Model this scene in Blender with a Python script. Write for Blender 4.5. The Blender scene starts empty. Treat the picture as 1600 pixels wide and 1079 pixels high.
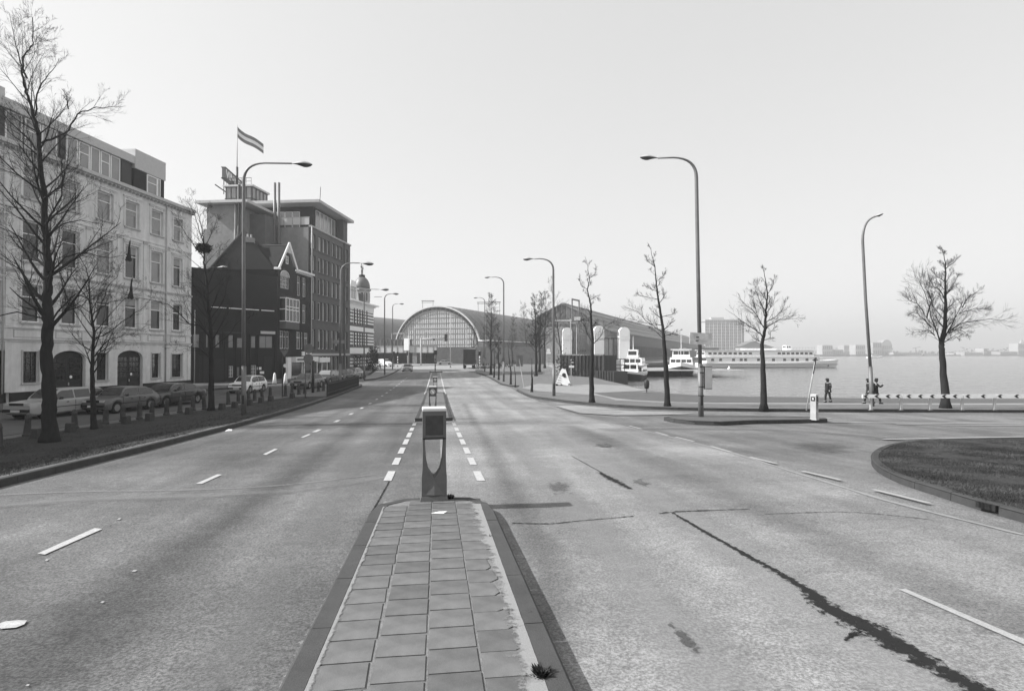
import bpy, bmesh, math, random
from mathutils import Vector, Matrix
R = math.radians
scene = bpy.context.scene
COL = scene.collection
rnd = random.Random(7)

# ---------------------------------------------------------------- camera, sky, sun, exposure
F=906.0; CX,CY=800.0,539.5; HZ=552.0
PITCH=math.atan((HZ-CY)/F); YAW=R(-7.42); EYE=3.25
cam=bpy.data.cameras.new('camera'); cam.sensor_width=36; cam.lens=F/1600*36; cam.clip_start=.1; cam.clip_end=9000
camo=bpy.data.objects.new('camera',cam); COL.objects.link(camo)
camo.location=(0,0,EYE); camo.rotation_euler=(math.pi/2+PITCH,0,YAW); scene.camera=camo
SUN_EL=R(38); TR=Vector((.9995*math.cos(SUN_EL),-.03*math.cos(SUN_EL),-math.sin(SUN_EL)))
sun=bpy.data.lights.new('sun','SUN'); sun.energy=3.2; sun.angle=R(.53); sun.color=(1,1,1)
suno=bpy.data.objects.new('sun',sun); COL.objects.link(suno); suno.rotation_euler=TR.to_track_quat('-Z','Y').to_euler()
W=bpy.data.worlds.new('World'); scene.world=W; W.use_nodes=True
nt=W.node_tree; bg=nt.nodes['Background']
sky=nt.nodes.new('ShaderNodeTexSky'); sky.sky_type='NISHITA'; sky.sun_disc=False
sky.sun_elevation=SUN_EL; sky.sun_rotation=math.atan2(-TR.x,-TR.y); sky.altitude=0; sky.air_density=1.0; sky.dust_density=2.5; sky.ozone_density=1.0
bw=nt.nodes.new('ShaderNodeRGBToBW'); nt.links.new(sky.outputs[0],bw.inputs[0])
pw=nt.nodes.new('ShaderNodeMath'); pw.operation='POWER'; nt.links.new(bw.outputs[0],pw.inputs[0]); pw.inputs[1].default_value=.3   # thin high veil evens the sky out
ml=nt.nodes.new('ShaderNodeMath'); ml.operation='MULTIPLY'; nt.links.new(pw.outputs[0],ml.inputs[0]); ml.inputs[1].default_value=1.88; nt.links.new(ml.outputs[0],bg.inputs[0])
bg.inputs[1].default_value=.15
scene.view_settings.view_transform='Standard'; scene.view_settings.look='None'; scene.view_settings.gamma=1
scene.view_settings.use_curve_mapping=False; scene.view_settings.exposure=1.15
scene.render.engine='CYCLES'; scene.cycles.volume_bounces=0

# ---------------------------------------------------------------- terrain and where things stand
_T=[(-40,1.9),(-6,1.80),(0,1.56),(5,1.31),(9,1.12),(15,.86),(22,.60),(28,.42),(35,.26),(45,.12),(58,.03),(75,0),(4000,0)]
def zr(s):
    for (a,b),(c,d) in zip(_T,_T[1:]):
        if s<=c:
            t=max(0,min(1,(s-a)/(c-a))); return b+(d-b)*t
    return 0
def sm(t): t=max(0,min(1,t)); return t*t*(3-2*t)
def Z(u,s):
    if u>=-7: return zr(s+.6*max(0,u-6))
    return zr(s)*(1-sm((-7-u)/6.))
def ray(px,py):
    x=(px-CX)/F; z=-(py-CY)/F; y=1.0
    c,s=math.cos(PITCH),math.sin(PITCH); y,z=y*c-z*s, y*s+z*c
    c,s=math.cos(YAW),math.sin(YAW)
    return (x*c-y*s, x*s+y*c, z)
def G(px,py,off=0):
    r=ray(px,py); t=2.0; f=lambda t: EYE+r[2]*t-(Z(r[0]*t,r[1]*t)+off)
    while f(t)>0 and t<3000: t*=1.02
    a,b=t/1.02,t
    for _ in range(30):
        m=(a+b)/2
        if f(m)>0:a=m
        else:b=m
    return Vector((r[0]*a,r[1]*a,Z(r[0]*a,r[1]*a)+off))
def D(px,py,d):
    r=ray(px,py); k=r[0]*math.sin(-YAW)+r[1]*math.cos(YAW); t=d/k
    return Vector((r[0]*t,r[1]*t,EYE+r[2]*t))
def dep(p): return p[0]*math.sin(-YAW)+p[1]*math.cos(YAW)
def RD(r,d,z=0):   # sideways and forward metres from the viewpoint
    c,s=math.cos(YAW),math.sin(YAW); return Vector((r*c-d*s, r*s+d*c, z))

# ---------------------------------------------------------------- materials (greys: the place is recorded in black and white)
def mat(name,v,rough=.8,amt=.15,scale=3.0,bump=0,bscale=None,spec=.3,metal=0,stretch=None,fine=0,fscale=120,v2=None):
    m=bpy.data.materials.new(name); m.use_nodes=True; n=m.node_tree.nodes; l=m.node_tree.links
    b=n['Principled BSDF']; b.inputs['Roughness'].default_value=rough; b.inputs['Specular IOR Level'].default_value=spec; b.inputs['Metallic'].default_value=metal
    tc=n.new('ShaderNodeTexCoord'); mp=n.new('ShaderNodeMapping'); l.new(tc.outputs['Object'],mp.inputs[0])
    if stretch: mp.inputs['Scale'].default_value=stretch
    ns=n.new('ShaderNodeTexNoise'); ns.inputs['Scale'].default_value=scale; ns.inputs['Detail'].default_value=7; ns.inputs['Roughness'].default_value=.62
    l.new(mp.outputs[0],ns.inputs['Vector'])
    cr=n.new('ShaderNodeValToRGB'); lo=v*(1-amt); hi=(v2 if v2 else v)*(1+amt)
    cr.color_ramp.elements[0].position=.3; cr.color_ramp.elements[1].position=.7
    cr.color_ramp.elements[0].color=(lo,lo,lo,1); cr.color_ramp.elements[1].color=(hi,hi,hi,1)
    l.new(ns.outputs[0],cr.inputs[0]); out=cr.outputs[0]
    if fine:
        f2=n.new('ShaderNodeTexNoise'); f2.inputs['Scale'].default_value=fscale; f2.inputs['Detail'].default_value=3; l.new(tc.outputs['Object'],f2.inputs['Vector'])
        mr=n.new('ShaderNodeMapRange'); mr.inputs[1].default_value=.3; mr.inputs[2].default_value=.7; mr.inputs[3].default_value=1-fine; mr.inputs[4].default_value=1+fine
        l.new(f2.outputs[0],mr.inputs[0]); mx=n.new('ShaderNodeMix'); mx.data_type='RGBA'; mx.blend_type='MULTIPLY'; mx.inputs[0].default_value=1
        l.new(out,mx.inputs[6]); l.new(mr.outputs[0],mx.inputs[7]); out=mx.outputs[2]
    l.new(out,b.inputs['Base Color'])
    if bump:
        bn=n.new('ShaderNodeTexNoise'); bn.inputs['Scale'].default_value=bscale or scale*4; bn.inputs['Detail'].default_value=5; l.new(tc.outputs['Object'],bn.inputs['Vector'])
        bp=n.new('ShaderNodeBump'); bp.inputs['Strength'].default_value=1; bp.inputs['Distance'].default_value=bump; l.new(bn.outputs[0],bp.inputs['Height']); l.new(bp.outputs[0],b.inputs['Normal'])
    return m
def brickmat(name,v,mortar,bw_=.22,bh=.065,amt=.2,vertical='XZ',rough=.9):
    m=mat(name,v,rough,amt,1.2); n=m.node_tree.nodes; l=m.node_tree.links; b=n['Principled BSDF']
    src=b.inputs['Base Color'].links[0].from_socket
    br=n.new('ShaderNodeTexBrick'); br.inputs['Scale'].default_value=1; br.inputs['Brick Width'].default_value=bw_; br.inputs['Row Height'].default_value=bh; br.inputs['Mortar Size'].default_value=.007
    tc=n.new('ShaderNodeTexCoord'); sp=n.new('ShaderNodeSeparateXYZ'); cb=n.new('ShaderNodeCombineXYZ'); ad=n.new('ShaderNodeMath'); ad.operation='ADD'
    l.new(tc.outputs['Object'],sp.inputs[0]); l.new(sp.outputs[0],ad.inputs[0]); l.new(sp.outputs[1],ad.inputs[1]); l.new(ad.outputs[0],cb.inputs[0]); l.new(sp.outputs[2],cb.inputs[1]); l.new(cb.outputs[0],br.inputs['Vector'])
    mo=n.new('ShaderNodeMix'); mo.data_type='RGBA'; l.new(br.outputs['Fac'],mo.inputs[0]); l.new(src,mo.inputs[6]); mo.inputs[7].default_value=(mortar,mortar,mortar,1)
    l.new(mo.outputs[2],b.inputs['Base Color']); return m
def asphalt(name,v,streak=.25,grain=.35,seed=0):
    m=bpy.data.materials.new(name); m.use_nodes=True; n=m.node_tree.nodes; l=m.node_tree.links; b=n['Principled BSDF']
    b.inputs['Roughness'].default_value=.75; b.inputs['Specular IOR Level'].default_value=.3
    tc=n.new('ShaderNodeTexCoord')
    def noise(sc,st,det,lo,hi,off=0,p0=.3,p1=.7):
        mp=n.new('ShaderNodeMapping'); mp.inputs['Scale'].default_value=st; mp.inputs['Location'].default_value=(off,off*1.7,0); l.new(tc.outputs['Object'],mp.inputs[0])
        q=n.new('ShaderNodeTexNoise'); q.inputs['Scale'].default_value=sc; q.inputs['Detail'].default_value=det; q.inputs['Roughness'].default_value=.6; l.new(mp.outputs[0],q.inputs['Vector'])
        mr=n.new('ShaderNodeMapRange'); mr.inputs[1].default_value=p0; mr.inputs[2].default_value=p1; mr.inputs[3].default_value=lo; mr.inputs[4].default_value=hi; l.new(q.outputs[0],mr.inputs[0]); return mr.outputs[0],q.outputs[0]
    a,_=noise(.9,(1,.07,1),5,1-streak,1+streak,seed)          # wheel tracks along the road
    c,_=noise(.35,(1,1,1),6,1-streak*.8,1+streak*.8,seed+3)     # big blotches
    e,_=noise(3.5,(1,1,1),6,1-.12,1+.12,seed+5)
    g,gh=noise(48,(1,1,1),4,1-grain,1+grain,seed+9,.38,.62); g3,_=noise(14,(1,1,1),6,1-grain*.35,1+grain*.35,seed+21,.35,.65)       # stones
    g2,gh2=noise(170,(1,1,1),2,1-grain*.9,1+grain*.9,seed+2)
    w,_=noise(.25,(.25,1,1),4,.86,1.14,seed+11,.4,.6)              # bands across
    o=a
    for s_ in (c,e,g,g2,g3,w):
        mu=n.new('ShaderNodeMath'); mu.operation='MULTIPLY'; l.new(o,mu.inputs[0]); l.new(s_,mu.inputs[1]); o=mu.outputs[0]
    mu=n.new('ShaderNodeMath'); mu.operation='MULTIPLY'; l.new(o,mu.inputs[0]); mu.inputs[1].default_value=v
    l.new(mu.outputs[0],b.inputs['Base Color'])
    bp=n.new('ShaderNodeBump'); bp.inputs['Strength'].default_value=.6; bp.inputs['Distance'].default_value=.004; l.new(gh,bp.inputs['Height']); l.new(bp.outputs[0],b.inputs['Normal'])
    return m
M={}
def softmat(name,v,soft=.3,scale=10,rough=.9,bias=1.0,amp=1.0,amax=1.0):
    m=bpy.data.materials.new(name); m.use_nodes=True; n=m.node_tree.nodes; l=m.node_tree.links; b=n['Principled BSDF']; b.inputs['Roughness'].default_value=rough; b.inputs['Specular IOR Level'].default_value=.2
    at=n.new('ShaderNodeAttribute'); at.attribute_name='edge'; tc=n.new('ShaderNodeTexCoord'); ns=n.new('ShaderNodeTexNoise'); ns.inputs['Scale'].default_value=scale; ns.inputs['Detail'].default_value=9; ns.inputs['Roughness'].default_value=.75; l.new(tc.outputs['Object'],ns.inputs['Vector'])
    a=n.new('ShaderNodeMath'); a.operation='ADD'; l.new(at.outputs['Fac'],a.inputs[0]); am=n.new('ShaderNodeMath'); am.operation='MULTIPLY_ADD'; l.new(ns.outputs[0],am.inputs[0]); am.inputs[1].default_value=amp; am.inputs[2].default_value=.5-.5*amp; l.new(am.outputs[0],a.inputs[1])
    mr=n.new('ShaderNodeMapRange'); mr.inputs[4].default_value=amax; mr.inputs[1].default_value=bias-soft*.5; mr.inputs[2].default_value=bias+soft*.5; l.new(a.outputs[0],mr.inputs[0]); l.new(mr.outputs[0],b.inputs['Alpha'])
    f=n.new('ShaderNodeTexNoise'); f.inputs['Scale'].default_value=220; l.new(tc.outputs['Object'],f.inputs['Vector']); m2=n.new('ShaderNodeMapRange'); m2.inputs[1].default_value=.3; m2.inputs[2].default_value=.7; m2.inputs[3].default_value=v*.75; m2.inputs[4].default_value=v*1.25; l.new(f.outputs[0],m2.inputs[0]); l.new(m2.outputs[0],b.inputs['Base Color'])
    return m
M['asph_l']=asphalt('asphalt_dark',.108,.32,.42,1)
M['asph_r']=asphalt('asphalt_worn_pale',.205,.24,.34,7)
M['asph_s']=asphalt('asphalt_side_road',.135,.3,.4,13)
M['asph_v']=asphalt('asphalt_service',.075,.12,.2,17)
M['tar']=mat('tar_crack',.018,.9,.3,30,.004,80)
M['paint']=mat('road_paint',.42,.6,.2,14,fine=.22,fscale=90)
M['paint_old']=mat('road_paint_worn',.33,.6,.14,18,fine=.2,fscale=90)
M['tile']=mat('concrete_tile',.128,.9,.28,4,.0015,90,fine=.22,fscale=260)
M['kerb']=mat('concrete_kerb',.062,.9,.16,4,.0025,120,fine=.32,fscale=190)
M['kerb_old']=mat('kerb_stained',.05,.9,.2,3,.003,60,fine=.2)
M['sand']=mat('sand_joint',.18,.95,.25,14,.006,120,fine=.25,fscale=300)
M['pave']=mat('promenade_paving',.135,.9,.14,1.5,fine=.12,fscale=9)
M['pave_l']=mat('pale_path',.24,.9,.12,1.2,fine=.08,fscale=20)
M['pave_d']=mat('dark_clinker',.095,.9,.14,2,fine=.15,fscale=9)
M['earth']=mat('earth',.035,.95,.3,1.3,.01,18,fine=.3,fscale=25)
M['turf']=mat('turf_soil',.03,.95,.3,1.0,.015,20,fine=.35,fscale=18)
M['grass']=mat('grass_blade',.03,.8,.35,6)
M['grass_dry']=mat('grass_dry',.08,.8,.35,6)
M['weed']=mat('weed_leaf',.035,.8,.3,10)
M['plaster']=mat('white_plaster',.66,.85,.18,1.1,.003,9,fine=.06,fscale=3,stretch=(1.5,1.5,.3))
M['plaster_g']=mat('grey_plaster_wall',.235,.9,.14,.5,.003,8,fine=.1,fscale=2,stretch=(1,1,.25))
M['stone']=mat('pale_stone_trim',.42,.85,.1,2)
M['plinth']=mat('dark_plinth',.018,.6,.2,2)
M['white']=mat('white_paint',.84,.5,.05,5)
M['cream']=mat('pale_panel',.50,.6,.06,3)
M['brick_d']=brickmat('dark_brick',.019,.03)
M['brick_m']=brickmat('brown_brick',.10,.14)
M['brick_b']=brickmat('banded_brick',.10,.16)
M['rooft']=brickmat('dark_roof_tile',.014,.006,.24,.28)
M['door']=mat('dark_door',.02,.55,.25,6)
M['frame_d']=mat('dark_frame',.03,.5,.2,5)
M['glass']=mat('window_glass',.02,.08,.2,.5,spec=.8)
M['glass_l']=mat('bright_glass',.22,.12,.2,.4,spec=.8)
M['curtain']=mat('net_curtain',.35,.9,.3,7,stretch=(6,6,.4))
M['metal']=mat('galvanised_pole',.15,.5,.15,3,metal=.2,spec=.5)
M['metal_l']=mat('painted_pole_pale',.42,.5,.1,3)
M['metal_d']=mat('dark_metal',.03,.5,.2,4)
M['lens']=mat('lamp_lens',.05,.25,.15,6,spec=.6)
M['bark']=mat('bark',.02,.95,.35,9,.01,25,stretch=(1,1,.3))
M['bark_l']=mat('bark_young',.03,.9,.3,8,.006,25,stretch=(1,1,.3))
M['twig']=mat('twig',.02,.9,.2,5)
M['bollard']=mat('cast_iron_bollard',.045,.6,.2,8)
M['beacon']=mat('beacon_plastic',.12,.55,.12,8,.001,40,fine=.06)
M['beacon_p']=mat('beacon_panel',.055,.35,.2,12)
M['beacon_top']=mat('beacon_cap',.60,.6,.08,8)
M['tyre']=mat('tyre',.018,.85,.2,9)
M['rim']=mat('wheel_rim',.25,.4,.1,9,metal=.5)
M['chrome']=mat('chrome',.5,.2,.05,9,metal=.8)
M['lampglass']=mat('headlight_glass',.45,.15,.1,20,spec=.8)
M['black']=mat('black_trim',.015,.6,.1,9)
for k,v in (('car_silver',.33),('car_grey',.09),('car_dark',.028),('car_white',.8),('car_black',.018),('car_mid',.12)):
    M[k]=mat(k,v,.3,.03,2,spec=.6); M[k].node_tree.nodes['Principled BSDF'].inputs['Coat Weight'].default_value=.4
M['cloth_d']=mat('dark_cloth',.022,.95,.2,9); M['cloth_m']=mat('grey_cloth',.07,.95,.2,9); M['skin']=mat('skin',.40,.7,.05,9); M['hair']=mat('hair',.02,.8,.2,20)
M['flag_d']=mat('flag_band',.16,.9,.05,3); M['flag_w']=mat('flag_white',.75,.9,.04,3)
M['shed']=mat('station_roof',.10,.7,.15,.3,fine=.12,fscale=1.2,stretch=(1,1,1)); M['shed_l']=mat('station_roof_pale',.17,.7,.15,.3,fine=.15,fscale=1)
M['shed_w']=mat('station_wall',.085,.9,.2,.4,fine=.2,fscale=1.5)
M['viaduct']=mat('viaduct_stone',.17,.9,.25,.5,fine=.2,fscale=2); M['dark']=mat('deep_dark',.02,.9,.2,2)
M['sheet']=mat('sheet_pile',.045,.8,.3,1.2,stretch=(1,1,.15)); M['hull_d']=mat('hull_dark',.02,.5,.2,2); M['hull_m']=mat('hull_mid',.12,.6,.2,2)
M['steel']=mat('weathered_steel',.16,.6,.2,4); M['far']=mat('far_wall',.36,.9,.2,.05); M['far_d']=mat('far_dark',.13,.9,.25,.05); M['far_w']=mat('far_pale',.42,.9,.1,.05)
M['tarp']=mat('tarpaulin',.035,.7,.3,1.5,.03,3,stretch=(1,1,.2)); M['tarp_top']=mat('tarpaulin_top',.35,.7,.15,2)

# ---------------------------------------------------------------- mesh helpers
class MB:
    def __init__(s): s.v=[]; s.f=[]
    def add(s,v,f):
        o=len(s.v); s.v+= [tuple(p) for p in v]; s.f+=[tuple(i+o for i in q) for q in f]; return s
    def box(s,x0,x1,y0,y1,z0,z1):
        return s.add([(x0,y0,z0),(x1,y0,z0),(x1,y1,z0),(x0,y1,z0),(x0,y0,z1),(x1,y0,z1),(x1,y1,z1),(x0,y1,z1)],
                     [(0,3,2,1),(4,5,6,7),(0,1,5,4),(1,2,6,5),(2,3,7,6),(3,0,4,7)])
    def taper(s,cx,cy,z0,z1,a0,b0,a1,b1):
        return s.add([(cx-a0,cy-b0,z0),(cx+a0,cy-b0,z0),(cx+a0,cy+b0,z0),(cx-a0,cy+b0,z0),(cx-a1,cy-b1,z1),(cx+a1,cy-b1,z1),(cx+a1,cy+b1,z1),(cx-a1,cy+b1,z1)],
                     [(0,3,2,1),(4,5,6,7),(0,1,5,4),(1,2,6,5),(2,3,7,6),(3,0,4,7)])
    def quad(s,*p): return s.add(p,[tuple(range(len(p)))])
    def tube(s,pts,rad,n=8,cap=True):
        pts=[Vector(p) for p in pts]; 
        if not hasattr(rad,'__len__'): rad=[rad]*len(pts)
        v=[];f=[];up=Vector((0,0,1))
        prev=None
        for i,p in enumerate(pts):
            t=(pts[min(i+1,len(pts)-1)]-pts[max(i-1,0)]).normalized()
            if prev is None:
                a=t.cross(up if abs(t.z)<.9 else Vector((1,0,0))).normalized()
            else: a=(prev-t*prev.dot(t)).normalized()
            prev=a; b=t.cross(a)
            for k in range(n):
                w=2*math.pi*k/n; v.append(p+(a*math.cos(w)+b*math.sin(w))*rad[i])
        for i in range(len(pts)-1):
            for k in range(n):
                k2=(k+1)%n; f.append((i*n+k,i*n+k2,(i+1)*n+k2,(i+1)*n+k))
        if cap: f.append(tuple(range(n-1,-1,-1))); f.append(tuple(range((len(pts)-1)*n,len(pts)*n)))
        return s.add(v,f)
    def lathe(s,prof,n=16,c=(0,0,0),axis='z'):
        v=[];f=[]
        for r,h in prof:
            for k in range(n):
                w=2*math.pi*k/n; x,y=r*math.cos(w),r*math.sin(w)
                v.append((c[0]+x,c[1]+y,c[2]+h) if axis=='z' else ((c[0]+x,c[1]+h,c[2]+y) if axis=='y' else (c[0]+h,c[1]+x,c[2]+y)))
        for i in range(len(prof)-1):
            for k in range(n):
                k2=(k+1)%n; f.append((i*n+k,i*n+k2,(i+1)*n+k2,(i+1)*n+k))
        f.append(tuple(range(n-1,-1,-1))); f.append(tuple(range((len(prof)-1)*n,len(prof)*n)))
        return s.add(v,f)
    def prism(s,poly,a0,a1,axis='y'):   # poly of 2-D points extruded along an axis
        n=len(poly)
        P=(lambda p,a:(p[0],a,p[1])) if axis=='y' else ((lambda p,a:(a,p[0],p[1])) if axis=='x' else (lambda p,a:(p[0],p[1],a)))
        v=[P(p,a0) for p in poly]+[P(p,a1) for p in poly]
        f=[tuple(range(n)),tuple(range(2*n-1,n-1,-1))]+[(i,n+i,n+(i+1)%n,(i+1)%n) for i in range(n)]
        return s.add(v,f)
    def xf(s,m): s.v=[tuple(m@Vector(p)) for p in s.v]; return s
    def mesh(s,name,m,smooth=False,fix=True):
        me=bpy.data.meshes.new(name); me.from_pydata(s.v,[],s.f); me.materials.append(M[m] if isinstance(m,str) else m)
        if fix:
            b=bmesh.new(); b.from_mesh(me); bmesh.ops.recalc_face_normals(b,faces=b.faces); b.to_mesh(me); b.free()
        if smooth:
            for p in me.polygons: p.use_smooth=True
        me.update(); return me
    def build(s,name,m,parent=None,smooth=False,fix=True,**kw):
        return link(name,s.mesh(name,m,smooth,fix),parent,**kw)
def link(name,me,parent=None,loc=None,rot=None,label=None,cat=None,group=None,kind=None):
    o=bpy.data.objects.new(name,me); COL.objects.link(o)
    if parent: o.parent=parent
    if loc is not None: o.location=loc
    if rot is not None: o.rotation_euler=rot if hasattr(rot,'__len__') else (0,0,rot)
    for k,v in (('label',label),('category',cat),('group',group),('kind',kind)):
        if v: o[k]=v
    return o
def thing(name,label,cat,loc=(0,0,0),rot=0,group=None,kind=None):
    return link(name,None,None,loc,rot,label,cat,group,kind)
def kids(o): return [c for c in COL.objects if c.parent==o]
def copy_tree(o,loc=None,rot=None,label=None,parent=None):
    c=o.copy(); COL.objects.link(c)
    if parent: c.parent=parent
    if loc is not None: c.location=loc
    if rot is not None: c.rotation_euler=(0,0,rot)
    if label: c['label']=label
    for ch in KID.get(o.name,[]): copy_tree(ch,parent=c)
    return c
KID={}
def index_kids():
    KID.clear()
    for o in COL.objects:
        if o.parent: KID.setdefault(o.parent.name,[]).append(o)
def bevel(o,w=.01,seg=2):
    b=bmesh.new(); b.from_mesh(o.data); bmesh.ops.bevel(b,geom=list(b.edges),offset=w,segments=seg,affect='EDGES',profile=.5); b.to_mesh(o.data); b.free(); return o
def drape(name,poly,off,m,step=2.0,parent=None,fix=True,skirt=0,**kw):
    """a flat outline (u,s) laid on the terrain, cut so that it follows the slope"""
    b=bmesh.new(); vs=[b.verts.new((p[0],p[1],0)) for p in poly]; b.faces.new(vs).normal_update()
    bmesh.ops.triangulate(b,faces=b.faces)
    us=[p[0] for p in poly]; ss=[p[1] for p in poly]
    cuts=[((0,1,0),s) for s in [x for x,_ in _T if min(ss)<x<max(ss)]]
    k=min(ss)
    while k<min(max(ss),62): cuts.append(((0,1,0),k)); k+=step
    k=max(min(us),-13.01)
    while k<=min(max(us),-6.9): cuts.append(((1,0,0),k)); k+=1.0
    k=5.99
    while k<min(max(us),60): 
        if k>min(us): cuts.append(((1,0,0),k))
        k+=step
    for nrm,val in cuts:
        bmesh.ops.bisect_plane(b,geom=list(b.verts)+list(b.edges)+list(b.faces),plane_co=Vector(nrm)*val,plane_no=nrm)
    bmesh.ops.triangulate(b,faces=b.faces)
    if skirt:
        ed=[e for e in b.edges if e.is_boundary]; r=bmesh.ops.extrude_edge_only(b,edges=ed)
        for v in r['geom']:
            if isinstance(v,bmesh.types.BMVert): v.co.z=-skirt
    for v in b.verts: v.co.z+=Z(v.co.x,v.co.y)+off
    for f in b.faces:
        f.normal_update()
        if abs(f.normal.z)>.5 and f.normal.z<0: f.normal_flip()
    me=bpy.data.meshes.new(name); b.to_mesh(me); b.free(); me.materials.append(M[m] if isinstance(m,str) else m)
    return link(name,me,parent,**kw)
def softstrip(name,line,wl,wr,zf,m,parent,kind=None,sub=4,k=1.0):
    # line in (u,s); wl/wr widths left and right (functions of 0..1); attribute falls from 1 on the line to 0 at the sides
    L=smoothline(line,sub); n=len(L); OL=offset(L,1); V=[];A=[]
    for i,(o,q) in enumerate(zip(OL,L)):
        t=i/(n-1); d=Vector(o)-Vector(q); q=Vector(q)
        for f_,a in ((wl(t),0),(wl(t)*.5,.5*k),(0,k),(-wr(t)*.5,.5*k),(-wr(t),0)):
            p=q+d*f_; V.append((p.x,p.y,zf(p.x,p.y))); A.append(a)
    Fc=[(i*5+j,(i+1)*5+j,(i+1)*5+j+1,i*5+j+1) for i in range(n-1) for j in range(4)]
    me=bpy.data.meshes.new(name); me.from_pydata(V,[],Fc); at=me.attributes.new('edge','FLOAT','POINT')
    for i,x in enumerate(A): at.data[i].value=x
    me.materials.append(m); return link(name,me,parent,kind=kind)
def px(*pts,off=0): return [tuple(G(a,b,off)[:2]) for a,b in pts]
def smoothline(p,n=6):
    out=[]
    for i in range(len(p)-1):
        a,b,c,d=[Vector(p[max(0,min(len(p)-1,j))]) for j in (i-1,i,i+1,i+2)]
        for k in range(n):
            t=k/n; out.append(tuple(.5*((2*b)+(c-a)*t+(2*a-5*b+4*c-d)*t*t+(3*b-a-3*c+d)*t**3)))
    out.append(tuple(p[-1])); return out
def offset(line,w):
    out=[]
    for i,p in enumerate(line):
        a=Vector(line[max(i-1,0)]); b=Vector(line[min(i+1,len(line)-1)]); t=(b-a).normalized(); out.append((p[0]-t.y*w,p[1]+t.x*w))
    return out
def kerb_run(parent,line,w,h,m,stone=1.0,label=None,base=0,maxn=200,far=None):
    """kerb stones one by one along a line; they stand h above the road"""
    pts=[Vector(p) for p in line]; seg=[];
    L=[0]
    for a,b in zip(pts,pts[1:]): L.append(L[-1]+(b-a).length)
    def at(t):
        for i in range(len(L)-1):
            if t<=L[i+1] or i==len(L)-2:
                k=(t-L[i])/max(1e-6,L[i+1]-L[i]); d=(pts[i+1]-pts[i]).normalized(); return pts[i]+(pts[i+1]-pts[i])*k,d
    t=0;n=0
    while t<L[-1]-.05:
        st=stone if n<maxn else stone*6
        e=min(t+st,L[-1]); g=.006; k=max(2,int((e-t)/.5)+1)
        mb=MB(); sec=[]
        for i in range(k+1):
            q,d=at(t+g+(e-t-2*g)*i/k); nrm=Vector((-d.y,d.x)); z=Z(q.x,q.y)+base+rnd.uniform(-.002,.002)
            sec+= [(q.x,q.y,z-.1),(q.x+nrm.x*.012,q.y+nrm.y*.012,z+h-.015),(q.x+nrm.x*.03,q.y+nrm.y*.03,z+h),(q.x+nrm.x*w,q.y+nrm.y*w,z+h),(q.x+nrm.x*w,q.y+nrm.y*w,z-.1)]
        f=[]
        for i in range(k):
            for j in range(4): f.append((i*5+j,i*5+j+1,i*5+j+6,i*5+j+5))
        f+=[(4,3,2,1,0),tuple(k*5+j for j in range(5))]
        mb.add(sec,f); mb.build('kerb_stone',m,parent); t=e; n+=1

# ================================================================ ground, roads, water
QUAY=[(1900,626),(1600,625.2),(1340,624),(1200,621.8),(1100,620),(1043,616),(1011,611),(977,602.5),(948,596),(930,591.5)]
quay=[tuple(RD(400,60)[:2]),tuple(RD(140,44)[:2])]+px(*QUAY)+[tuple(RD(12,95)[:2]),tuple(RD(20,125)[:2]),tuple(RD(34,165)[:2]),tuple(RD(34+.41*700,165+700)[:2])]
land=[(-900,-40),(400,-40)]+quay+[(-900,900)]
drape('ground',land,-.03,'asph_s',kind='structure',step=3)
# quay wall
mb=MB()
for a,b in zip(quay,quay[1:]):
    za,zb=Z(*a)-.02,Z(*b)-.02
    mb.quad((a[0],a[1],za),(b[0],b[1],zb),(b[0],b[1],-3),(a[0],a[1],-3))
mb.build('quay_wall','viaduct',kind='structure')
wm=bpy.data.materials.new('water'); wm.use_nodes=True; n=wm.node_tree.nodes; l=wm.node_tree.links; b=n['Principled BSDF']
b.inputs['Base Color'].default_value=(.11,.11,.11,1); b.inputs['Roughness'].default_value=.14; b.inputs['IOR'].default_value=1.33
tc=n.new('ShaderNodeTexCoord'); hs=[]
for sc_,st,wt in ((.9,(1,2.2,1),1.0),(.22,(1,2.5,1),1.6),(3.5,(1,1.6,1),.35)):
    mp=n.new('ShaderNodeMapping'); mp.inputs['Scale'].default_value=st; mp.inputs['Rotation'].default_value=(0,0,-.13); l.new(tc.outputs['Object'],mp.inputs[0])
    q=n.new('ShaderNodeTexNoise'); q.inputs['Scale'].default_value=sc_; q.inputs['Detail'].default_value=4; l.new(mp.outputs[0],q.inputs['Vector'])
    mu=n.new('ShaderNodeMath'); mu.operation='MULTIPLY'; mu.inputs[1].default_value=wt; l.new(q.outputs[0],mu.inputs[0]); hs.append(mu.outputs[0])
a1=n.new('ShaderNodeMath'); l.new(hs[0],a1.inputs[0]); l.new(hs[1],a1.inputs[1]); a2=n.new('ShaderNodeMath'); l.new(a1.outputs[0],a2.inputs[0]); l.new(hs[2],a2.inputs[1])
bp=n.new('ShaderNodeBump'); bp.inputs['Strength'].default_value=.9; bp.inputs['Distance'].default_value=.10; l.new(a2.outputs[0],bp.inputs['Height']); l.new(bp.outputs[0],b.inputs['Normal'])
M['water']=wm
import mathutils
N3=mathutils.noise.noise; V=[];Fc=[]; nd,na=400,430; ds=[38*math.exp(math.log(760/38)*i/nd) for i in range(nd+1)]
for i,d_ in enumerate(ds):
    st_=max(.25,d_*.0075); k1=max(0,min(1,1.6-st_/1.6))
    for j in range(na+1):
        q=RD(d_*(-.02+1.5*j/na),d_); edge=min(1,i/8,(nd-i)/8,j/6,(na-j)/6)
        h=(.07*N3((q.x*.32,q.y*.42,1.3))+.05*N3((q.x*.8,q.y*1.1,4.1))+.028*N3((q.x*2.1,q.y*2.4,7.7))*k1)
        V.append((q.x,q.y,-1.2+h*edge))
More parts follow.
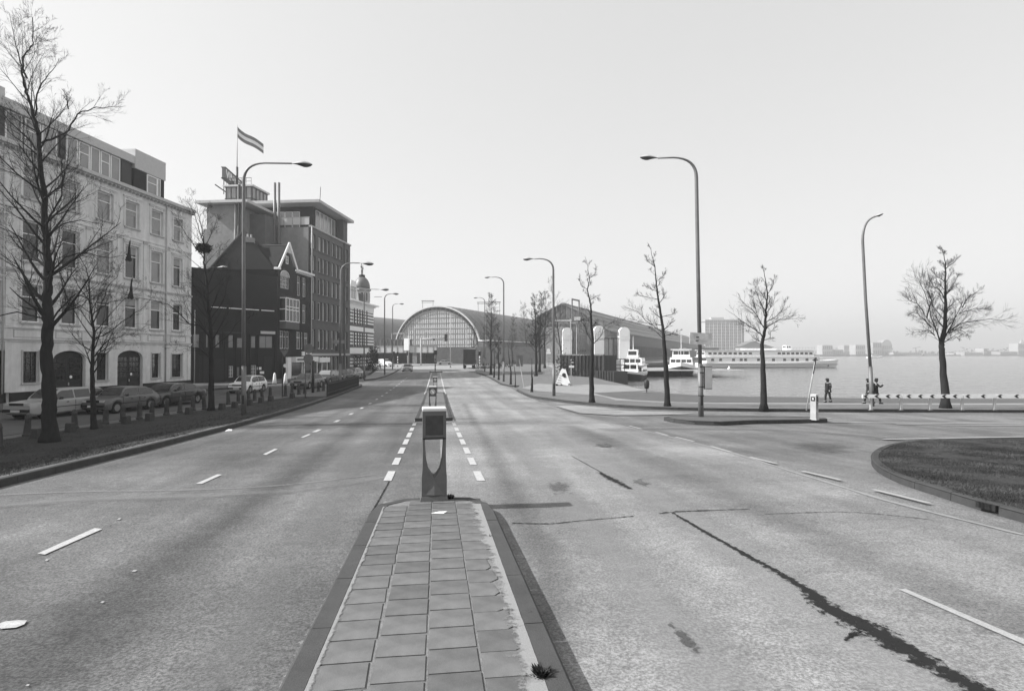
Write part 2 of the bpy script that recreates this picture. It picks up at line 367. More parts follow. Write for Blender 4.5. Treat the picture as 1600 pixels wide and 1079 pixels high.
for i in range(nd):
    for j in range(na):
        a=i*(na+1)+j; Fc.append((a,a+1,a+na+2,a+na+1))
wme=bpy.data.meshes.new('water'); wme.from_pydata(V,[],Fc); wme.materials.append(wm); wme.update()
wme.polygons.foreach_set('use_smooth',[True]*len(Fc)); wat=link('water',wme,kind='structure')
# the calm sheet round the ruffled part
cs=[RD(38*-.02,38),RD(38*1.48,38),RD(760*1.48,760),RD(760*-.02,760)]; o4=[(-200,20),(2800,20),(2800,2800),(-200,2800)]
mb=MB(); mb.add([(p[0],p[1],-1.2) for p in cs]+[(x,y,-1.2) for x,y in o4],[(0,4,5,1),(1,5,6,2),(2,6,7,3),(3,7,4,0)]); mb.build('water_far',wm,wat,fix=False)
MB().quad((-3500,-400,-3.2),(3500,-400,-3.2),(3500,4200,-3.2),(-3500,4200,-3.2)).build('river_bed','earth',fix=False,kind='structure')

road=drape('road',[(-7.12,-12),(.1,-12),(.1,104),(-7.12,104)],-.004,'asph_l',kind='structure')
SEAM=[(1600,835),(1500,811),(1385,781),(1253,741),(1167,714),(1130,703),(1075,689),(1003,672),(905,649),(858,634),(830,622),(807,611),(795,604),(783,601),(758.8,588),(745,583)]
seam=px(*SEAM)
sl=Vector(seam[0])-Vector(seam[2]); 
drape('carriageway',[(.1,-12),tuple(Vector(seam[0])+sl*3)]+seam+[(3.5,104),(.1,104)],-.003,'asph_r',kind='structure')
drape('junction',[(-60,104.2),(60,104.2),(60,190),(-60,190)],.0,asphalt('asphalt_junction',.27,.1,.1,31),kind='structure')
drape('service_road',[(-12.3,62),(-9,62),(-11.0,44),(-12.9,40),(-13.6,35.5),(-14.7,31),(-15.6,27.5),(-16.4,23),(-19,12),(-24,-10),(-60,-10),(-60,150),(-20,150),(-16,90)],-.006,'asph_v',kind='structure')
# seam of washed-out sand beside the joint of the two asphalts
def strip(name,line,w0,w1,off,m,parent,ragged=0,step=None,**kw):
    L=smoothline(line,5); n=len(L); a=[];b_=[]
    for i,(p,q) in enumerate(zip(offset(L,1),L)):
        d=Vector(p)-Vector(q); w=(w0+(w1-w0)*i/(n-1))*(1+ragged*rnd.uniform(-1,1)); a.append(tuple(Vector(q)+d*w*.5)); w=(w0+(w1-w0)*i/(n-1))*(1+ragged*rnd.uniform(-1,1)); b_.append(tuple(Vector(q)-d*w*.5))
    mb=MB(); V=[(p[0],p[1],Z(*p)+off) for p in a]+[(p[0],p[1],Z(*p)+off) for p in b_]
    mb.add(V,[(i,i+1,n+i+1,n+i) for i in range(n-1)]); return mb.build(name,m,parent,fix=False,**kw)
strip('sand_line',seam[:11],.10,.09,.004,'pave_l',road,.45)

def mark(name,pts,off,m,parent=road,**kw):
    """painted patch given by its corners on the ground"""
    P=px(*pts); mb=MB(); n=len(P)
    if n==4:
        a,b,c,d=[Vector(p) for p in P]; k=6; V=[]
        for i in range(k+1):
            for q in (a.lerp(d,i/k),b.lerp(c,i/k)): V.append((q.x,q.y,Z(q.x,q.y)+off))
        mb.add(V,[(2*i,2*i+1,2*i+3,2*i+2) for i in range(k)])
    else: mb.add([(p[0],p[1],Z(*p)+off) for p in P],[tuple(range(n))])
    o=mb.build(name,m,parent,fix=False); return o
def markus(name,u0,u1,s0,s1,m,off=.006,du=0,parent=road):
    k=max(2,int((s1-s0)/1.5)+1); V=[]
    for i in range(k+1):
        s=s0+(s1-s0)*i/k; 
        for u in (u0,u1): V.append((u+du*i/k,s,Z(u+du*i/k,s)+off))
    mb=MB(); mb.add(V,[(2*i,2*i+1,2*i+3,2*i+2) for i in range(k)]); return mb.build(name,m,parent,fix=False)
# lane dashes, left carriageway
for pts in ([(58,865),(70,866.5),(160,826.5),(148,825)],[(306,755.5),(315,756),(347,741.5),(339,741)],[(411,709.5),(416,710.5),(434,701.5),(429,701)],[(470,683),(474,683.5),(486,678.5),(482,678)]):
    mark('lane_dash',pts,.006,'paint')
s=19.6
for i in range(16):
    markus('lane_dash',-4.02,-3.87,s,s+.95,'paint'); s+=3.9
# the two dashed lines that run from island to island
ys=[(751,736),(726,715),(708.5,699),(694,686),(683,675.5),(673,668),(664.5,660.5),(657.5,655)]
for y0,y1 in ys:
    for sd in (-1,1):
        xf=lambda y,o:678.5+sd*(o)*(y-597)/(743-597)
        mark('edge_dash',[(xf(y0,75.5),y0),(xf(y0,63.5),y0),(xf(y1,63.5),y1),(xf(y1,75.5),y1)],.006,'paint')
# hatched ladder beyond the second island
uc=lambda s:-.06-.0*s
for sd in (-1,1):
    markus('hatch_line',-.1+sd*.78-.06,-.1+sd*.78+.06,45.3,98,'paint',du=sd*-.05)
s=47
while s<98:
    markus('hatch_bar',-.8,.6,s,s+.35,'paint_old',.004); s+=2.6
# side road markings on the right
for pts in ([(983,665),(1002,670)],[(1024.6,675),(1043,680)],[(1055.5,682.5),(1084,689.5)],[(1111,697),(1142,706)],[(1172,714),(1212,724)],[(1253.5,735.7),(1313,749.7)],[(1365,764.6),(1451.5,786)]):
    a,b=px(*pts); strip('give_way_dash',[a,tuple((Vector(a)+Vector(b))/2),b],.09,.10,.008,'paint_old',road)
mark('lane_dash',[(1404,921),(1414,920),(1612,1004),(1606,1010)],.006,'paint_old')
for pts in ([(930,642),(1000,646),(1090,647.3)],[(1130,651.5),(1250,653),(1300,653)],[(1300,659.5),(1440,660.5),(1600,661.5)],[(1400,662),(1500,663.5),(1600,664)],[(1380,686),(1480,684),(1600,682)]):
    strip('road_line',px(*pts),.16,.12,.006,'paint_old',road)
# sunlit triangle where the side road leaves, painted as paler asphalt
mark('sunlit_patch',[(905,645),(868,634),(905,633),(940,637),(1000,641.5),(1090,645.5),(1030,648),(960,648.5)],.003,asphalt('asphalt_sunlit_patch',.25,.1,.15,41))
# dark rubber stains in the mouth of the side road and on the carriageway
def stain(name,pts,off,v,soft=.35,parent=road,scale=1.6):
    """irregular stain: a patch whose edge breaks up in noise"""
    m=bpy.data.materials.new(name); m.use_nodes=True; n=m.node_tree.nodes; l=m.node_tree.links; b=n['Principled BSDF']
    b.inputs['Base Color'].default_value=(v,v,v,1); b.inputs['Roughness'].default_value=.8
    at=n.new('ShaderNodeAttribute'); at.attribute_name='edge'; tc=n.new('ShaderNodeTexCoord'); ns=n.new('ShaderNodeTexNoise'); ns.inputs['Scale'].default_value=scale; ns.inputs['Detail'].default_value=9; ns.inputs['Roughness'].default_value=.72
    mp=n.new('ShaderNodeMapping'); l.new(tc.outputs['Object'],mp.inputs[0]); l.new(mp.outputs[0],ns.inputs['Vector'])
    am=n.new('ShaderNodeMath'); am.operation='MULTIPLY_ADD'; am.inputs[1].default_value=2.4; am.inputs[2].default_value=-.75; l.new(ns.outputs[0],am.inputs[0]); a=n.new('ShaderNodeMath'); a.operation='ADD'; l.new(at.outputs['Fac'],a.inputs[0]); l.new(am.outputs[0],a.inputs[1])
    mr=n.new('ShaderNodeMapRange'); mr.inputs[1].default_value=1.0-soft*.3; mr.inputs[2].default_value=1.0+soft; mr.inputs[3].default_value=0; mr.inputs[4].default_value=1; l.new(a.outputs[0],mr.inputs[0])
    l.new(mr.outputs[0],b.inputs['Alpha'])
    P=px(*pts); c=Vector((sum(p[0] for p in P)/len(P),sum(p[1] for p in P)/len(P))); V=[(c.x,c.y,Z(c.x,c.y)+off)]; at_=[1.0]; k=5; nP=len(P)
    for j in range(1,k+1):
        for p in P:
            q=c.lerp(Vector(p),j/k); V.append((q.x,q.y,Z(q.x,q.y)+off)); at_.append(1-j/k)
    Fc=[(0,1+i,1+(i+1)%nP) for i in range(nP)]
    for j in range(k-1):
        for i in range(nP): Fc.append((1+j*nP+i,1+(j+1)*nP+i,1+(j+1)*nP+(i+1)%nP,1+j*nP+(i+1)%nP))
    me=bpy.data.meshes.new(name); me.from_pydata(V,[],Fc); A=me.attributes.new('edge','FLOAT','POINT')
    for i,x in enumerate(at_): A.data[i].value=x
    me.materials.append(m); return link(name,me,parent)
stain('rubber_stain',[(1195,687),(1250,683),(1330,688),(1365,696),(1350,712),(1300,716),(1240,707)],.005,.06,.9)
stain('rubber_stain',[(1260,684),(1420,680),(1600,683),(1600,688),(1430,688),(1380,690)],.0055,.08,.7)
stain('oil_stain',[(1025,962),(1050,960),(1085,990),(1118,1030),(1100,1040),(1060,1010)],.005,.06,.25,scale=14)
stain('oil_stain',[(835,755),(870,745),(905,752),(900,775),(860,778)],.005,.08,.45,scale=9)
stain('oil_stain',[(975,748),(1000,744),(1030,757),(1020,765),(990,760)],.005,.08,.3,scale=12)
stain('tar_patch',[(915,691),(945,690),(973,694),(968,704),(930,703)],.005,.07,.25,scale=4)
stain('wet_patch',[(900,640),(985,638),(1040,640),(1000,643)],.005,.10,.5)
# tyre sweeps and worn bands
def sweep(pts,w,v,amax,name='tyre_band'):
    softstrip(name,px(*pts),lambda t:w,lambda t:w,lambda x,y:Z(x,y)+.003,softmat('tyre_band_%d'%int(v*1000),v,.9,2.2,.85,1.05,1.6,amax),road,sub=8)
sweep([(-40,793),(150,779),(330,774),(480,764),(600,745)],.28,.24,.55)
sweep([(-40,775),(120,768),(300,765),(450,757),(585,741)],.10,.26,.5)
sweep([(0,1079),(150,960),(330,830),(470,730),(560,665),(610,630)],.6,.05,.22)
sweep([(330,1079),(420,920),(500,800),(560,715),(615,650)],.4,.2,.35)
sweep([(1450,1079),(1240,930),(1060,800),(930,715),(830,650),(770,615)],.5,.30,.45)
sweep([(1130,1079),(1010,930),(900,800),(830,715),(770,650),(735,610)],.45,.29,.4)
sweep([(1600,990),(1380,880),(1180,790),(1010,715),(890,665)],.6,.10,.22)
sweep([(1600,720),(1450,690),(1250,672),(1050,668),(950,672)],.8,.22,.4)
sweep([(820,1079),(860,900),(800,770),(760,690),(725,630)],.3,.10,.25)
# cracks
CR=softmat('tar_crack_soft',.016,.2,15,.9,1.14,2.8)
def crack(line,widths,ragged=.6,blobs=True):
    n_=len(widths)-1
    def w(t): k=min(int(t*n_),n_-1); return widths[k]+(widths[k+1]-widths[k])*(t*n_-k)
    L=px(*line); L=[L[0]]+[(q[0]+rnd.gauss(0,.008),q[1]+rnd.gauss(0,.008)) for q in L[1:-1]]+[L[-1]]
    softstrip('road_crack',L,lambda t:w(t)*1.7+.012,lambda t:w(t)*(2.3 if blobs else 1.3)+.012,lambda x,y:Z(x,y)+.0045,CR,road,sub=12)
crack([(1051,801),(1121,842),(1196,883),(1253,916),(1295,948),(1352,978),(1400,1005),(1455,1036),(1534,1079),(1620,1125)],[.02,.028,.035,.045,.09,.12,.11,.09,.07,.06])
crack([(1320,1001),(1335,990),(1352,984)],[.006,.02,.01])
crack([(1029,802),(1060,799),(1110,797),(1171,795)],[.02,.03,.014,.008],blobs=False)
crack([(800,817),(860,818),(905,813),(990,806)],[.012,.014,.008],blobs=False)
crack([(938,738),(960,750),(987,764)],[.04,.08,.03])
crack([(893,712),(915,724),(940,738)],[.008,.01],blobs=False)
crack([(1195,803),(1330,800),(1460,812)],[.004,.006],blobs=False)
crack([(608,752),(585,792),(560,835)],[.010,.008],blobs=False)
# white flattened thing and litter on the left carriageway
mark('paint_spot',[(-8,977),(8,971.5),(28,969.5),(42,970),(38,976),(25,981),(2,983)],.007,'paint')
for q in [(73,875),(210,892),(160,941),(43,1071),(186,811)]:
    a=rnd.uniform(3,5); mark('paint_speck',[(q[0]-a,q[1]+1),(q[0]-a*.2,q[1]-1.4),(q[0]+a,q[1]-1.2),(q[0]+a*.3,q[1]+1.4)],.006,'paint_old')

# ---------------------------------------------------------------- near traffic island
isl=thing('traffic_island',None,None,(0,0,0),kind='structure')
C0=-.05
def islz(s): return Z(0,s)+.12
hw=.77
out=[(C0-hw,.9),(C0-hw,7.35),(C0-hw+.07,7.7),(C0-hw+.24,7.95),(C0-hw+.5,8.05),(C0,8.08),(C0+hw-.5,8.05),(C0+hw-.24,7.95),(C0+hw-.07,7.7),(C0+hw,7.35),(C0+hw,.9)]
kerb_run(isl,list(reversed(out)),.15,.125,'kerb',.95)
inner=[(p[0]*.80 if abs(p[0])>.3 else p[0],min(p[1],7.9)) for p in out]
mb=MB(); k=30
for i in range(k):
    s0,s1=.9+(7.0)*i/k,.9+7.0*(i+1)/k
    mb.quad((C0-.64,s0,islz(s0)-.007),(C0+.64,s0,islz(s0)-.007),(C0+.64,s1,islz(s1)-.007),(C0-.64,s1,islz(s1)-.007))
mb.build('sand_bed','sand',isl)
tm=[]
for v in range(5):
    t=MB().taper(0,0,-.04,0,.1455,.1455,.1455,.1455); me=t.mesh('paving_tile','tile'); 
    b=bmesh.new(); b.from_mesh(me); ed=[e for e in b.edges if all(x.co.z>-.01 for x in e.verts)]; bmesh.ops.bevel(b,geom=ed,offset=.006,segments=2,affect='EDGES')
    for x in b.verts: x.co.x+=rnd.uniform(-.0015,.0015); x.co.y+=rnd.uniform(-.0015,.0015)
    b.to_mesh(me); b.free(); tm.append(me)
M2=[M['tile'].copy() for _ in range(3)]
for i,m_ in enumerate(M2):
    cr=[x for x in m_.node_tree.nodes if x.type=='VALTORGB'][0]; f_=(.84,1.08,.95)[i]
    for e in cr.color_ramp.elements: c=e.color[0]*f_; e.color=(c,c,c,1)
for c in range(4):
    s=1.0+(.0,.04,.10,.02)[c]
    while s<7.78:
        if s>7.3 and c in (0,3): break
        xx=C0+(-.455,-.151,.152,.452)[c]+(.0 if c!=0 else -.006*(7-s)*.3)
        if c==3:
            # outer row: broken or cut tiles with a wavy edge
            wv=.27+.035*math.sin(s*2.3)+rnd.uniform(-.05,.02); n_=5
            pts=[(-.145,-.145),( -.145+wv-rnd.uniform(.02,.09),-.145)]+[(-.145+wv+.012*math.sin(j*1.1)-rnd.uniform(0,.012),-.145+.29*j/n_) for j in range(1,n_)]+[(-.145+wv-rnd.uniform(0,.05),.145),(-.145,.145)]
            me=MB().prism(pts,-.04,0,'z').mesh('paving_tile','tile')
        else: me=tm[rnd.randrange(5)]
        o=link('paving_tile',me,isl,(xx+rnd.uniform(-.003,.003),s+.1455,islz(s+.145)+rnd.uniform(-.001,.0015)),(math.atan(-.05)+rnd.uniform(-.003,.004),rnd.uniform(-.004,.004),(.035 if c==0 else 0)+rnd.uniform(-.01,.01)))
        o.data=o.data; 
        if rnd.random()<.8:
            o.material_slots[0].link='OBJECT'; o.material_slots[0].material=M2[rnd.randrange(3)]
        s+=.2975
# sand washed against the kerbs
SD=softmat('sand_drift_soft',.25,.3,8,.95,1.08,2.0)
ir=[(C0+.615,s_) for s_ in [1+.5*i for i in range(14)]]; il=[(C0-.615,s_) for s_ in [1+.5*i for i in range(14)]]
softstrip('sand_drift',ir,lambda t:.20+.05*math.sin(t*9),lambda t:.004,lambda x,y:islz(y)+.0045,SD,isl,kind='stuff')
softstrip('sand_drift',il,lambda t:.004,lambda t:.05,lambda x,y:islz(y)+.0045,SD,isl,kind='stuff')
el=[(C0-hw-.004,1+.5*i) for i in range(13)]
softstrip('sand_drift',el,lambda t:.08,lambda t:.002,lambda x,y:Z(x,y)+.005,SD,isl,kind='stuff')
# weeds
def weed(u,s,z,r,n,label,name='weed_tuft'):
    mb=MB()
    for i in range(n):
        a=rnd.random()*6.3; l_=r*rnd.uniform(.4,1); e=rnd.uniform(.15,1.1); w=r*.08
        d=Vector((math.cos(a)*math.cos(e),math.sin(a)*math.cos(e),math.sin(e)))*l_; q=Vector((-math.sin(a),math.cos(a),0))*w; o=Vector((rnd.uniform(-.3,.3)*r,rnd.uniform(-.3,.3)*r,0))
        mb.add([o-q,o+q,o+d*.6+q*1.6,o+d,o+d*.6-q*1.6],[(0,1,2,3,4)])
    mb.build(name,'weed',loc=(u,s,z),fix=False,label=label,cat='weed')
p=G(846,1054,.12); weed(p.x,p.y,p.z-.01,.075,240,'round tuft of weeds by the inner kerb in the near right foreground')
p=G(703,778,.12); weed(p.x,p.y,p.z-.01,.09,90,'dark weeds growing at the right foot of the nearest traffic beacon')
p=G(830,958,.12); weed(p.x,p.y,p.z-.01,.03,30,'tiny sprig of weed in the sand halfway along the right kerb')
p=G(767,838,.12); weed(p.x,p.y,p.z-.01,.04,30,'tiny sprig of weed in the sand near the far end of the right kerb')
# crumpled paper on the tiles
p=G(686,801,.12); o=MB().add([(-.1,-.03,.01),(-.03,.035,.004),(.1,.03,.012),(.05,-.04,.003),(.0,0,.02)],[(0,3,4),(3,2,4),(2,1,4),(1,0,4)]).build('paper_scrap','white',loc=p,fix=False,label='crumpled white paper scrap lying on the tiles in front of the beacon',cat='litter')
p=G(357,673.5); MB().add([(-.1,-.05,0),(.12,-.04,.01),(.1,.06,.05),(-.08,.04,.03),(0,0,.07)],[(0,1,4),(1,2,4),(2,3,4),(3,0,4)]).build('paper_scrap','white',loc=p+Vector((0,0,.01)),fix=False,label='small white scrap on the road close to the left kerb',cat='litter')

# second island with its kerb
isl2=thing('traffic_island',None,None,(0,0,0),kind='structure')
o2=[(-.85,23.3),(-.85,45.5),(.65,45.5),(.65,23.3)]
kerb_run(isl2,[(.65,45.5),(-.85,45.5)],.15,.125,'kerb_old',1)
kerb_run(isl2,[(-.85,23.3),(.65,23.3)],.15,.125,'kerb_old',.5)
kerb_run(isl2,[(.65,23.3),(.65,45.5)],.15,.125,'kerb_old',1,maxn=30)
kerb_run(isl2,[(-.85,45.5),(-.85,23.3)],.15,.125,'kerb_old',1,maxn=30)
import mathutils
drape('island_paving',[(-.7,23.4),(.5,23.4),(.5,45.4),(-.7,45.4)],.115,'tile',parent=isl2)
isl3=thing('traffic_island',None,None,(0,0,0),kind='structure')
kerb_run(isl3,[(1.0,100),(-1.2,100),(-1.2,105),(1.0,105),(1.0,100)][::-1],.2,.14,'kerb_old',2)
drape('island_paving',[(-1.1,100.1),(.9,100.1),(.9,104.9),(-1.1,104.9)],.13,'tile',parent=isl3)

# ---------------------------------------------------------------- left verge, footpath, kerbs
inn=[(-10.3,42.9),(-11.0,40.5),(-12.2,36),(-13.4,32.6),(-14.1,29.5),(-14.9,26.5),(-15.6,24),(-17,17),(-19,8),(-22,-8)]
KL=-7.12
drape('verge',[(KL-.14,-8),(KL-.14,41.6)]+inn,.11,'turf',kind='structure')
bol=[(-9.3,56),(-10.2,51.9),(-11.2,46),(-12.6,43.2),(-13.3,38.8),(-14.1,35),(-14.6,32.6),(-15.0,30.6),(-15.4,28.9),(-16.1,26),(-16.9,22.5),(-19,12),(-24,-8)]
drape('footpath',[(KL-.14,41.6),(KL-.14,57),(-7.6,60.5),(-8.6,62)]+bol+list(reversed(inn)),.10,mat('clinker_path',.12,.9,.15,2,fine=.15,fscale=8),kind='structure',step=3)
lk=thing('kerb',None,None,kind='structure')
kerb_run(lk,[(KL,-6),(KL,12),(KL,40),(KL,57),(-7.5,60.5),(-8.6,62.3)],.15,.13,'kerb_old',1.0,maxn=60)
sb=thing('kerb',None,None,kind='structure'); kerb_run(sb,bol,.12,.11,'kerb_old',1.5,maxn=60)
# strip of dry sand and leaf litter behind the kerb
softstrip('sand_drift',[(KL-.15,s_) for s_ in range(-4,41,2)],lambda t:.35+.12*math.sin(t*60),lambda t:.01,lambda x,y:Z(x,y)+.128,softmat('dry_sand_soft',.13,.4,5,.95,1.05,2.0),lk,kind='stuff')
def grass(name,inside,n,h0,h1,m,box,dense=None,seed=3,off=.11):
    r=random.Random(seed); V=[];Fc=[]; k=0
    while k<n:
        u,s=r.uniform(box[0],box[1]),r.uniform(box[2],box[3])
        if dense and r.random()>dense(u,s): continue
        if not inside(u,s): continue
        z=Z(u,s)+off; cn=mathutils.noise.noise((u*.9,s*.9,seed))+.5*mathutils.noise.noise((u*3.1,s*3.1,seed+4)); 
        if cn<-.28 and r.random()<.75: k+=1; continue
        h=r.uniform(h0,h1)*(1+1.1*max(-.7,cn)); a=r.random()*6.3; w=h*.1+.0025; lx,ly=r.gauss(0,h*.7),r.gauss(0,h*.7); b=len(V)
        V+=[(u-w*math.cos(a),s-w*math.sin(a),z-.01),(u+w*math.cos(a),s+w*math.sin(a),z-.01),(u+lx,s+ly,z+h)]; Fc.append((b,b+1,b+2)); k+=1
    me=bpy.data.meshes.new(name); me.from_pydata(V,[],Fc); me.materials.append(M[m]); return link(name,me,kind='stuff')
def pip(poly):
    def f(x,y):
        c=False; j=len(poly)-1
        for i in range(len(poly)):
            a,b_=poly[i],poly[j]
            if (a[1]>y)!=(b_[1]>y) and x<(b_[0]-a[0])*(y-a[1])/(b_[1]-a[1])+a[0]: c=not c
            j=i
        return c
    return f
vp=pip([(KL-.2,8),(KL-.2,41)]+inn[:8]+[(-19,8)])
near=lambda u,s:min(1,(14/max(8,dep((u,s))))**2)
grass('grass',vp,60000,.012,.045,'grass',(-19,-7.2,8,43),near,3)
grass('grass',vp,16000,.012,.05,'grass_dry',(-19,-7.2,8,43),near,4)
# pavement in front of the houses
A_=RD(-35.8+.094*20,20); B_=RD(-35.8+.094*130,130); fd=(Vector(B_[:2])-Vector(A_[:2])).normalized(); fn=Vector((fd.y,-fd.x))
fa=Vector(A_[:2]); 
pv=[tuple(fa+fn*4.5),tuple(fa+fn*0),tuple(fa+fd*75),tuple(fa+fd*75+fn*3.0),tuple(fa+fd*40+fn*4.5)]
drape('pavement',[(p[0],p[1]) for p in pv],.10,'pave_d',kind='structure',step=5)
# far left: pale pavement island with the lamp, and the corner behind it
q=px((571,594),(588,592.4),(604.5,588),(615,583),(624,578),(628,574),(600,573.5),(585,578),(572,589))
drape('pavement',q,.12,'pave_l',kind='structure',step=5); fk=thing('kerb',None,None,kind='structure'); kerb_run(fk,q[:5],.2,.125,'kerb_old',2)
q=px((545,596),(560,590.6),(578.5,587),(588,580),(590,574),(560,575),(530,582))
drape('pavement',q,.12,'pave_d',kind='structure',step=5); fk=thing('kerb',None,None,kind='structure'); kerb_run(fk,q[:4],.2,.125,'kerb_old',2)
# far side of the junction
q=px((628,572.2),(660,571),(700,570.2),(745,569),(745,566),(628,567.5)); drape('pavement',q,.12,'pave_l',kind='structure',step=20)

# ---------------------------------------------------------------- promenade on the right
K2=[(807,610),(815,615),(831,621.2),(880,628),(927,632.6),(970,636),(1015,638.6),(1060,640),(1120,641.2),(1250,642.6),(1400,643.2),(1600,643.8),(1900,645)]
k2=px(*K2); 
drape('promenade',k2+[tuple(p) for p in px(*QUAY)]+px((905,589),(880,586),(850,592),(822,600),(812,604)),.12,'pave',kind='structure',step=3)
pk=thing('kerb',None,None,kind='structure'); kerb_run(pk,k2,.15,.125,'kerb_old',1.0,maxn=120)
k1=px((744,582.5),(758.8,587),(772,594),(783,601),(797,603.6),(812,604))
drape('promenade',k1+px((822,600),(850,592),(880,586),(860,574),(840,566),(745,568),(742,575)),.12,'pave',kind='structure',step=4)
pk=thing('kerb',None,None,kind='structure'); kerb_run(pk,k1,.15,.125,'kerb_old',1.2)
drape('pale_path',px((815,608),(840,613),(884,616.5),(927,619.6),(945,623),(962,628),(1032,632.2),(1120,634),(1300,635),(1600,635.6),(1600,632),(1300,631.3),(1120,630.6),(1032,629),(989,626.5),(962,623),(927,616),(989,613.4),(1011,611.6),(975,604),(930,602),(892,603.5),(840,601)),.128,'pave_l',kind='structure',step=3)
drape('dark_paving',px((927,616),(938,619.4),(962,624.6),(989,627.6),(1032,630),(1120,631.8),(1300,632.6),(1600,632.8),(1900,633),(1900,627),(1600,626.4),(1340,625.2),(1200,623),(1100,621.4),(1050,617.6),(989,614)),.134,'pave_d',kind='structure',step=3)
# grassed island on the right
GI=[(1700,840),(1600,813),(1526,792),(1455.7,769.5),(1406,753),(1373,736.5),(1362,725),(1361,717),(1366,710),(1377,703),(1389,699),(1405,695.8),(1429,692.6),(1470,690.2),(1551,688.2),(1700,686)]
gi=px(*GI); gi_s=smoothline(gi,3)
drape('grass_island',gi_s,.085,'turf',kind='structure',step=2)
gk=thing('kerb',None,None,kind='structure'); kerb_run(gk,list(reversed(gi_s)),.14,.10,'kerb_old',.95,maxn=200)
gc=[sum(p[0] for p in gi)/len(gi),sum(p[1] for p in gi)/len(gi)]
gin=[(p[0]+(gc[0]-p[0])*.03,p[1]+(gc[1]-p[1])*.03) for p in gi_s]; gp=pip(gin); bx=(min(p[0] for p in gin),max(p[0] for p in gin),min(p[1] for p in gin),max(p[1] for p in gin))
cl=lambda u,s: near(u,s)*(.35+.65*(math.sin(u*1.7+s)*math.sin(s*2.3-u*.6)>-.1))
grass('grass',gp,150000,.008,.03,'grass',bx,near,5,.08)
grass('grass',gp,60000,.008,.034,'grass_dry',bx,cl,6,.08)
# drain openings in its kerb
dr=thing('kerb_drain','dark slotted drain opening in the kerb of the grassed island','drain',G(1542,798))
a=G(1529,794.2); b_=G(1556,801); v=(b_-a); n_=Vector((v.y,-v.x,0)).normalized()
for i in range(5):
    q=a+v*(i+.5)/5+n_*.004-a.lerp(b_,.5); mb=MB().box(-.045,.045,-.02,.02,.02,.10); mb.build('drain_slot','dark',dr,loc=(q+(a.lerp(b_,.5)-dr.location)),rot=math.atan2(v.y,v.x))
# small island with the lamp post and the white beacon
SI=[(1037,655.8),(1048,653.9),(1075,653),(1150,653.2),(1262,655),(1287,656.5),(1296,658.4),(1250,660),(1175,661),(1125,663.5),(1082,662),(1052,659)]
si=px(*SI); drape('traffic_island',si,.115,'pave_d',kind='structure'); sk=thing('kerb',None,None,kind='structure'); kerb_run(sk,list(reversed(si+[si[0]])),.12,.125,'kerb_old',1.0)

# ================================================================ buildings
PH=math.atan2(fd.y,fd.x)      # direction of the street front on the left
def front_origin(p,d): q=D(p,HZ,d); return (q.x,q.y,0)
def frame_of(a,b): 
    A=D(a[0],HZ,a[1]);B=D(b[0],HZ,b[1]); return (A.x,A.y,0),math.atan2(B.y-A.y,B.x-A.x),math.hypot(B.x-A.x,B.y-A.y)
def wall_open(mb,x0,x1,z0,z1,ops,y=0,dp=.22):
    xs=sorted(set([x0,x1]+[v for o in ops for v in (o[0],o[1]) if x0<v<x1])); zs=sorted(set([z0,z1]+[v for o in ops for v in (o[2],o[3]) if z0<v<z1]))
    for a,b in zip(xs,xs[1:]):
        run=None
        for c,d in zip(zs,zs[1:]):
            mx,mz=(a+b)/2,(c+d)/2
            if any(o[0]<mx<o[1] and o[2]<mz<o[3] for o in ops): continue
            mb.quad((a,y,c),(b,y,c),(b,y,d),(a,y,d))
    for o in ops:
        a,b,c,d=o[:4]
        mb.quad((a,y,c),(a,y,d),(a,y+dp,d),(a,y+dp,c)); mb.quad((b,y,c),(b,y+dp,c),(b,y+dp,d),(b,y,d)); mb.quad((a,y,d),(b,y,d),(b,y+dp,d),(a,y+dp,d)); mb.quad((a,y,c),(a,y+dp,c),(b,y+dp,c),(b,y,c))
_wc={}
def window(par,x0,x1,z0,z1,y=.18,style='sash',fm='white',gm='glass',nx=0,nz=0,fw=.07,curtain=0):
    w,h=round(x1-x0,2),round(z1-z0,2); key=(w,h,style,fm,nx,nz,fw,gm)
    if key not in _wc:
        f=MB(); f.box(0,fw,0,.07,0,h); f.box(w-fw,w,0,.07,0,h); f.box(fw,w-fw,0,.07,0,fw); f.box(fw,w-fw,0,.07,h-fw,h)
        if style=='sash': f.box(fw,w-fw,.0,.06,h*.66,h*.66+.07)
        if style=='cross': f.box(fw,w-fw,.0,.06,h*.7,h*.7+.08); f.box(w/2-.03,w/2+.03,.01,.06,fw,h*.7)
        for i in range(1,nx): f.box(w*i/nx-.015,w*i/nx+.015,.015,.05,fw,h-fw)
        for i in range(1,nz): f.box(fw,w-fw,.018,.048,h*i/nz-.015,h*i/nz+.015)
        g=MB().quad((fw*.5,.045,fw*.5),(w-fw*.5,.045,fw*.5),(w-fw*.5,.045,h-fw*.5),(fw*.5,.045,h-fw*.5))
        _wc[key]=(f.mesh('window',fm,fix=True),g.mesh('pane',gm,fix=False))
    a,b=_wc[key]; o=link('window',a,par,(x0,y,z0)); link('pane',b,o)
    if curtain: MB().quad((fw,.042,h*(1-curtain)),(w-fw,.042,h*(1-curtain)),(w-fw,.042,h-fw),(fw,.042,h-fw)).build('blind','curtain',o,fix=False)
    return o
def back_box(mb,x0,x1,y0,y1,z0,z1):   # side, back and top of a block whose front is open-work
    mb.quad((x0,y0,z0),(x0,y1,z0),(x0,y1,z1),(x0,y0,z1)); mb.quad((x1,y0,z0),(x1,y0,z1),(x1,y1,z1),(x1,y1,z0)); mb.quad((x0,y1,z0),(x1,y1,z0),(x1,y1,z1),(x0,y1,z1)); mb.quad((x0,y0,z1),(x1,y0,z1),(x1,y1,z1),(x0,y1,z1))

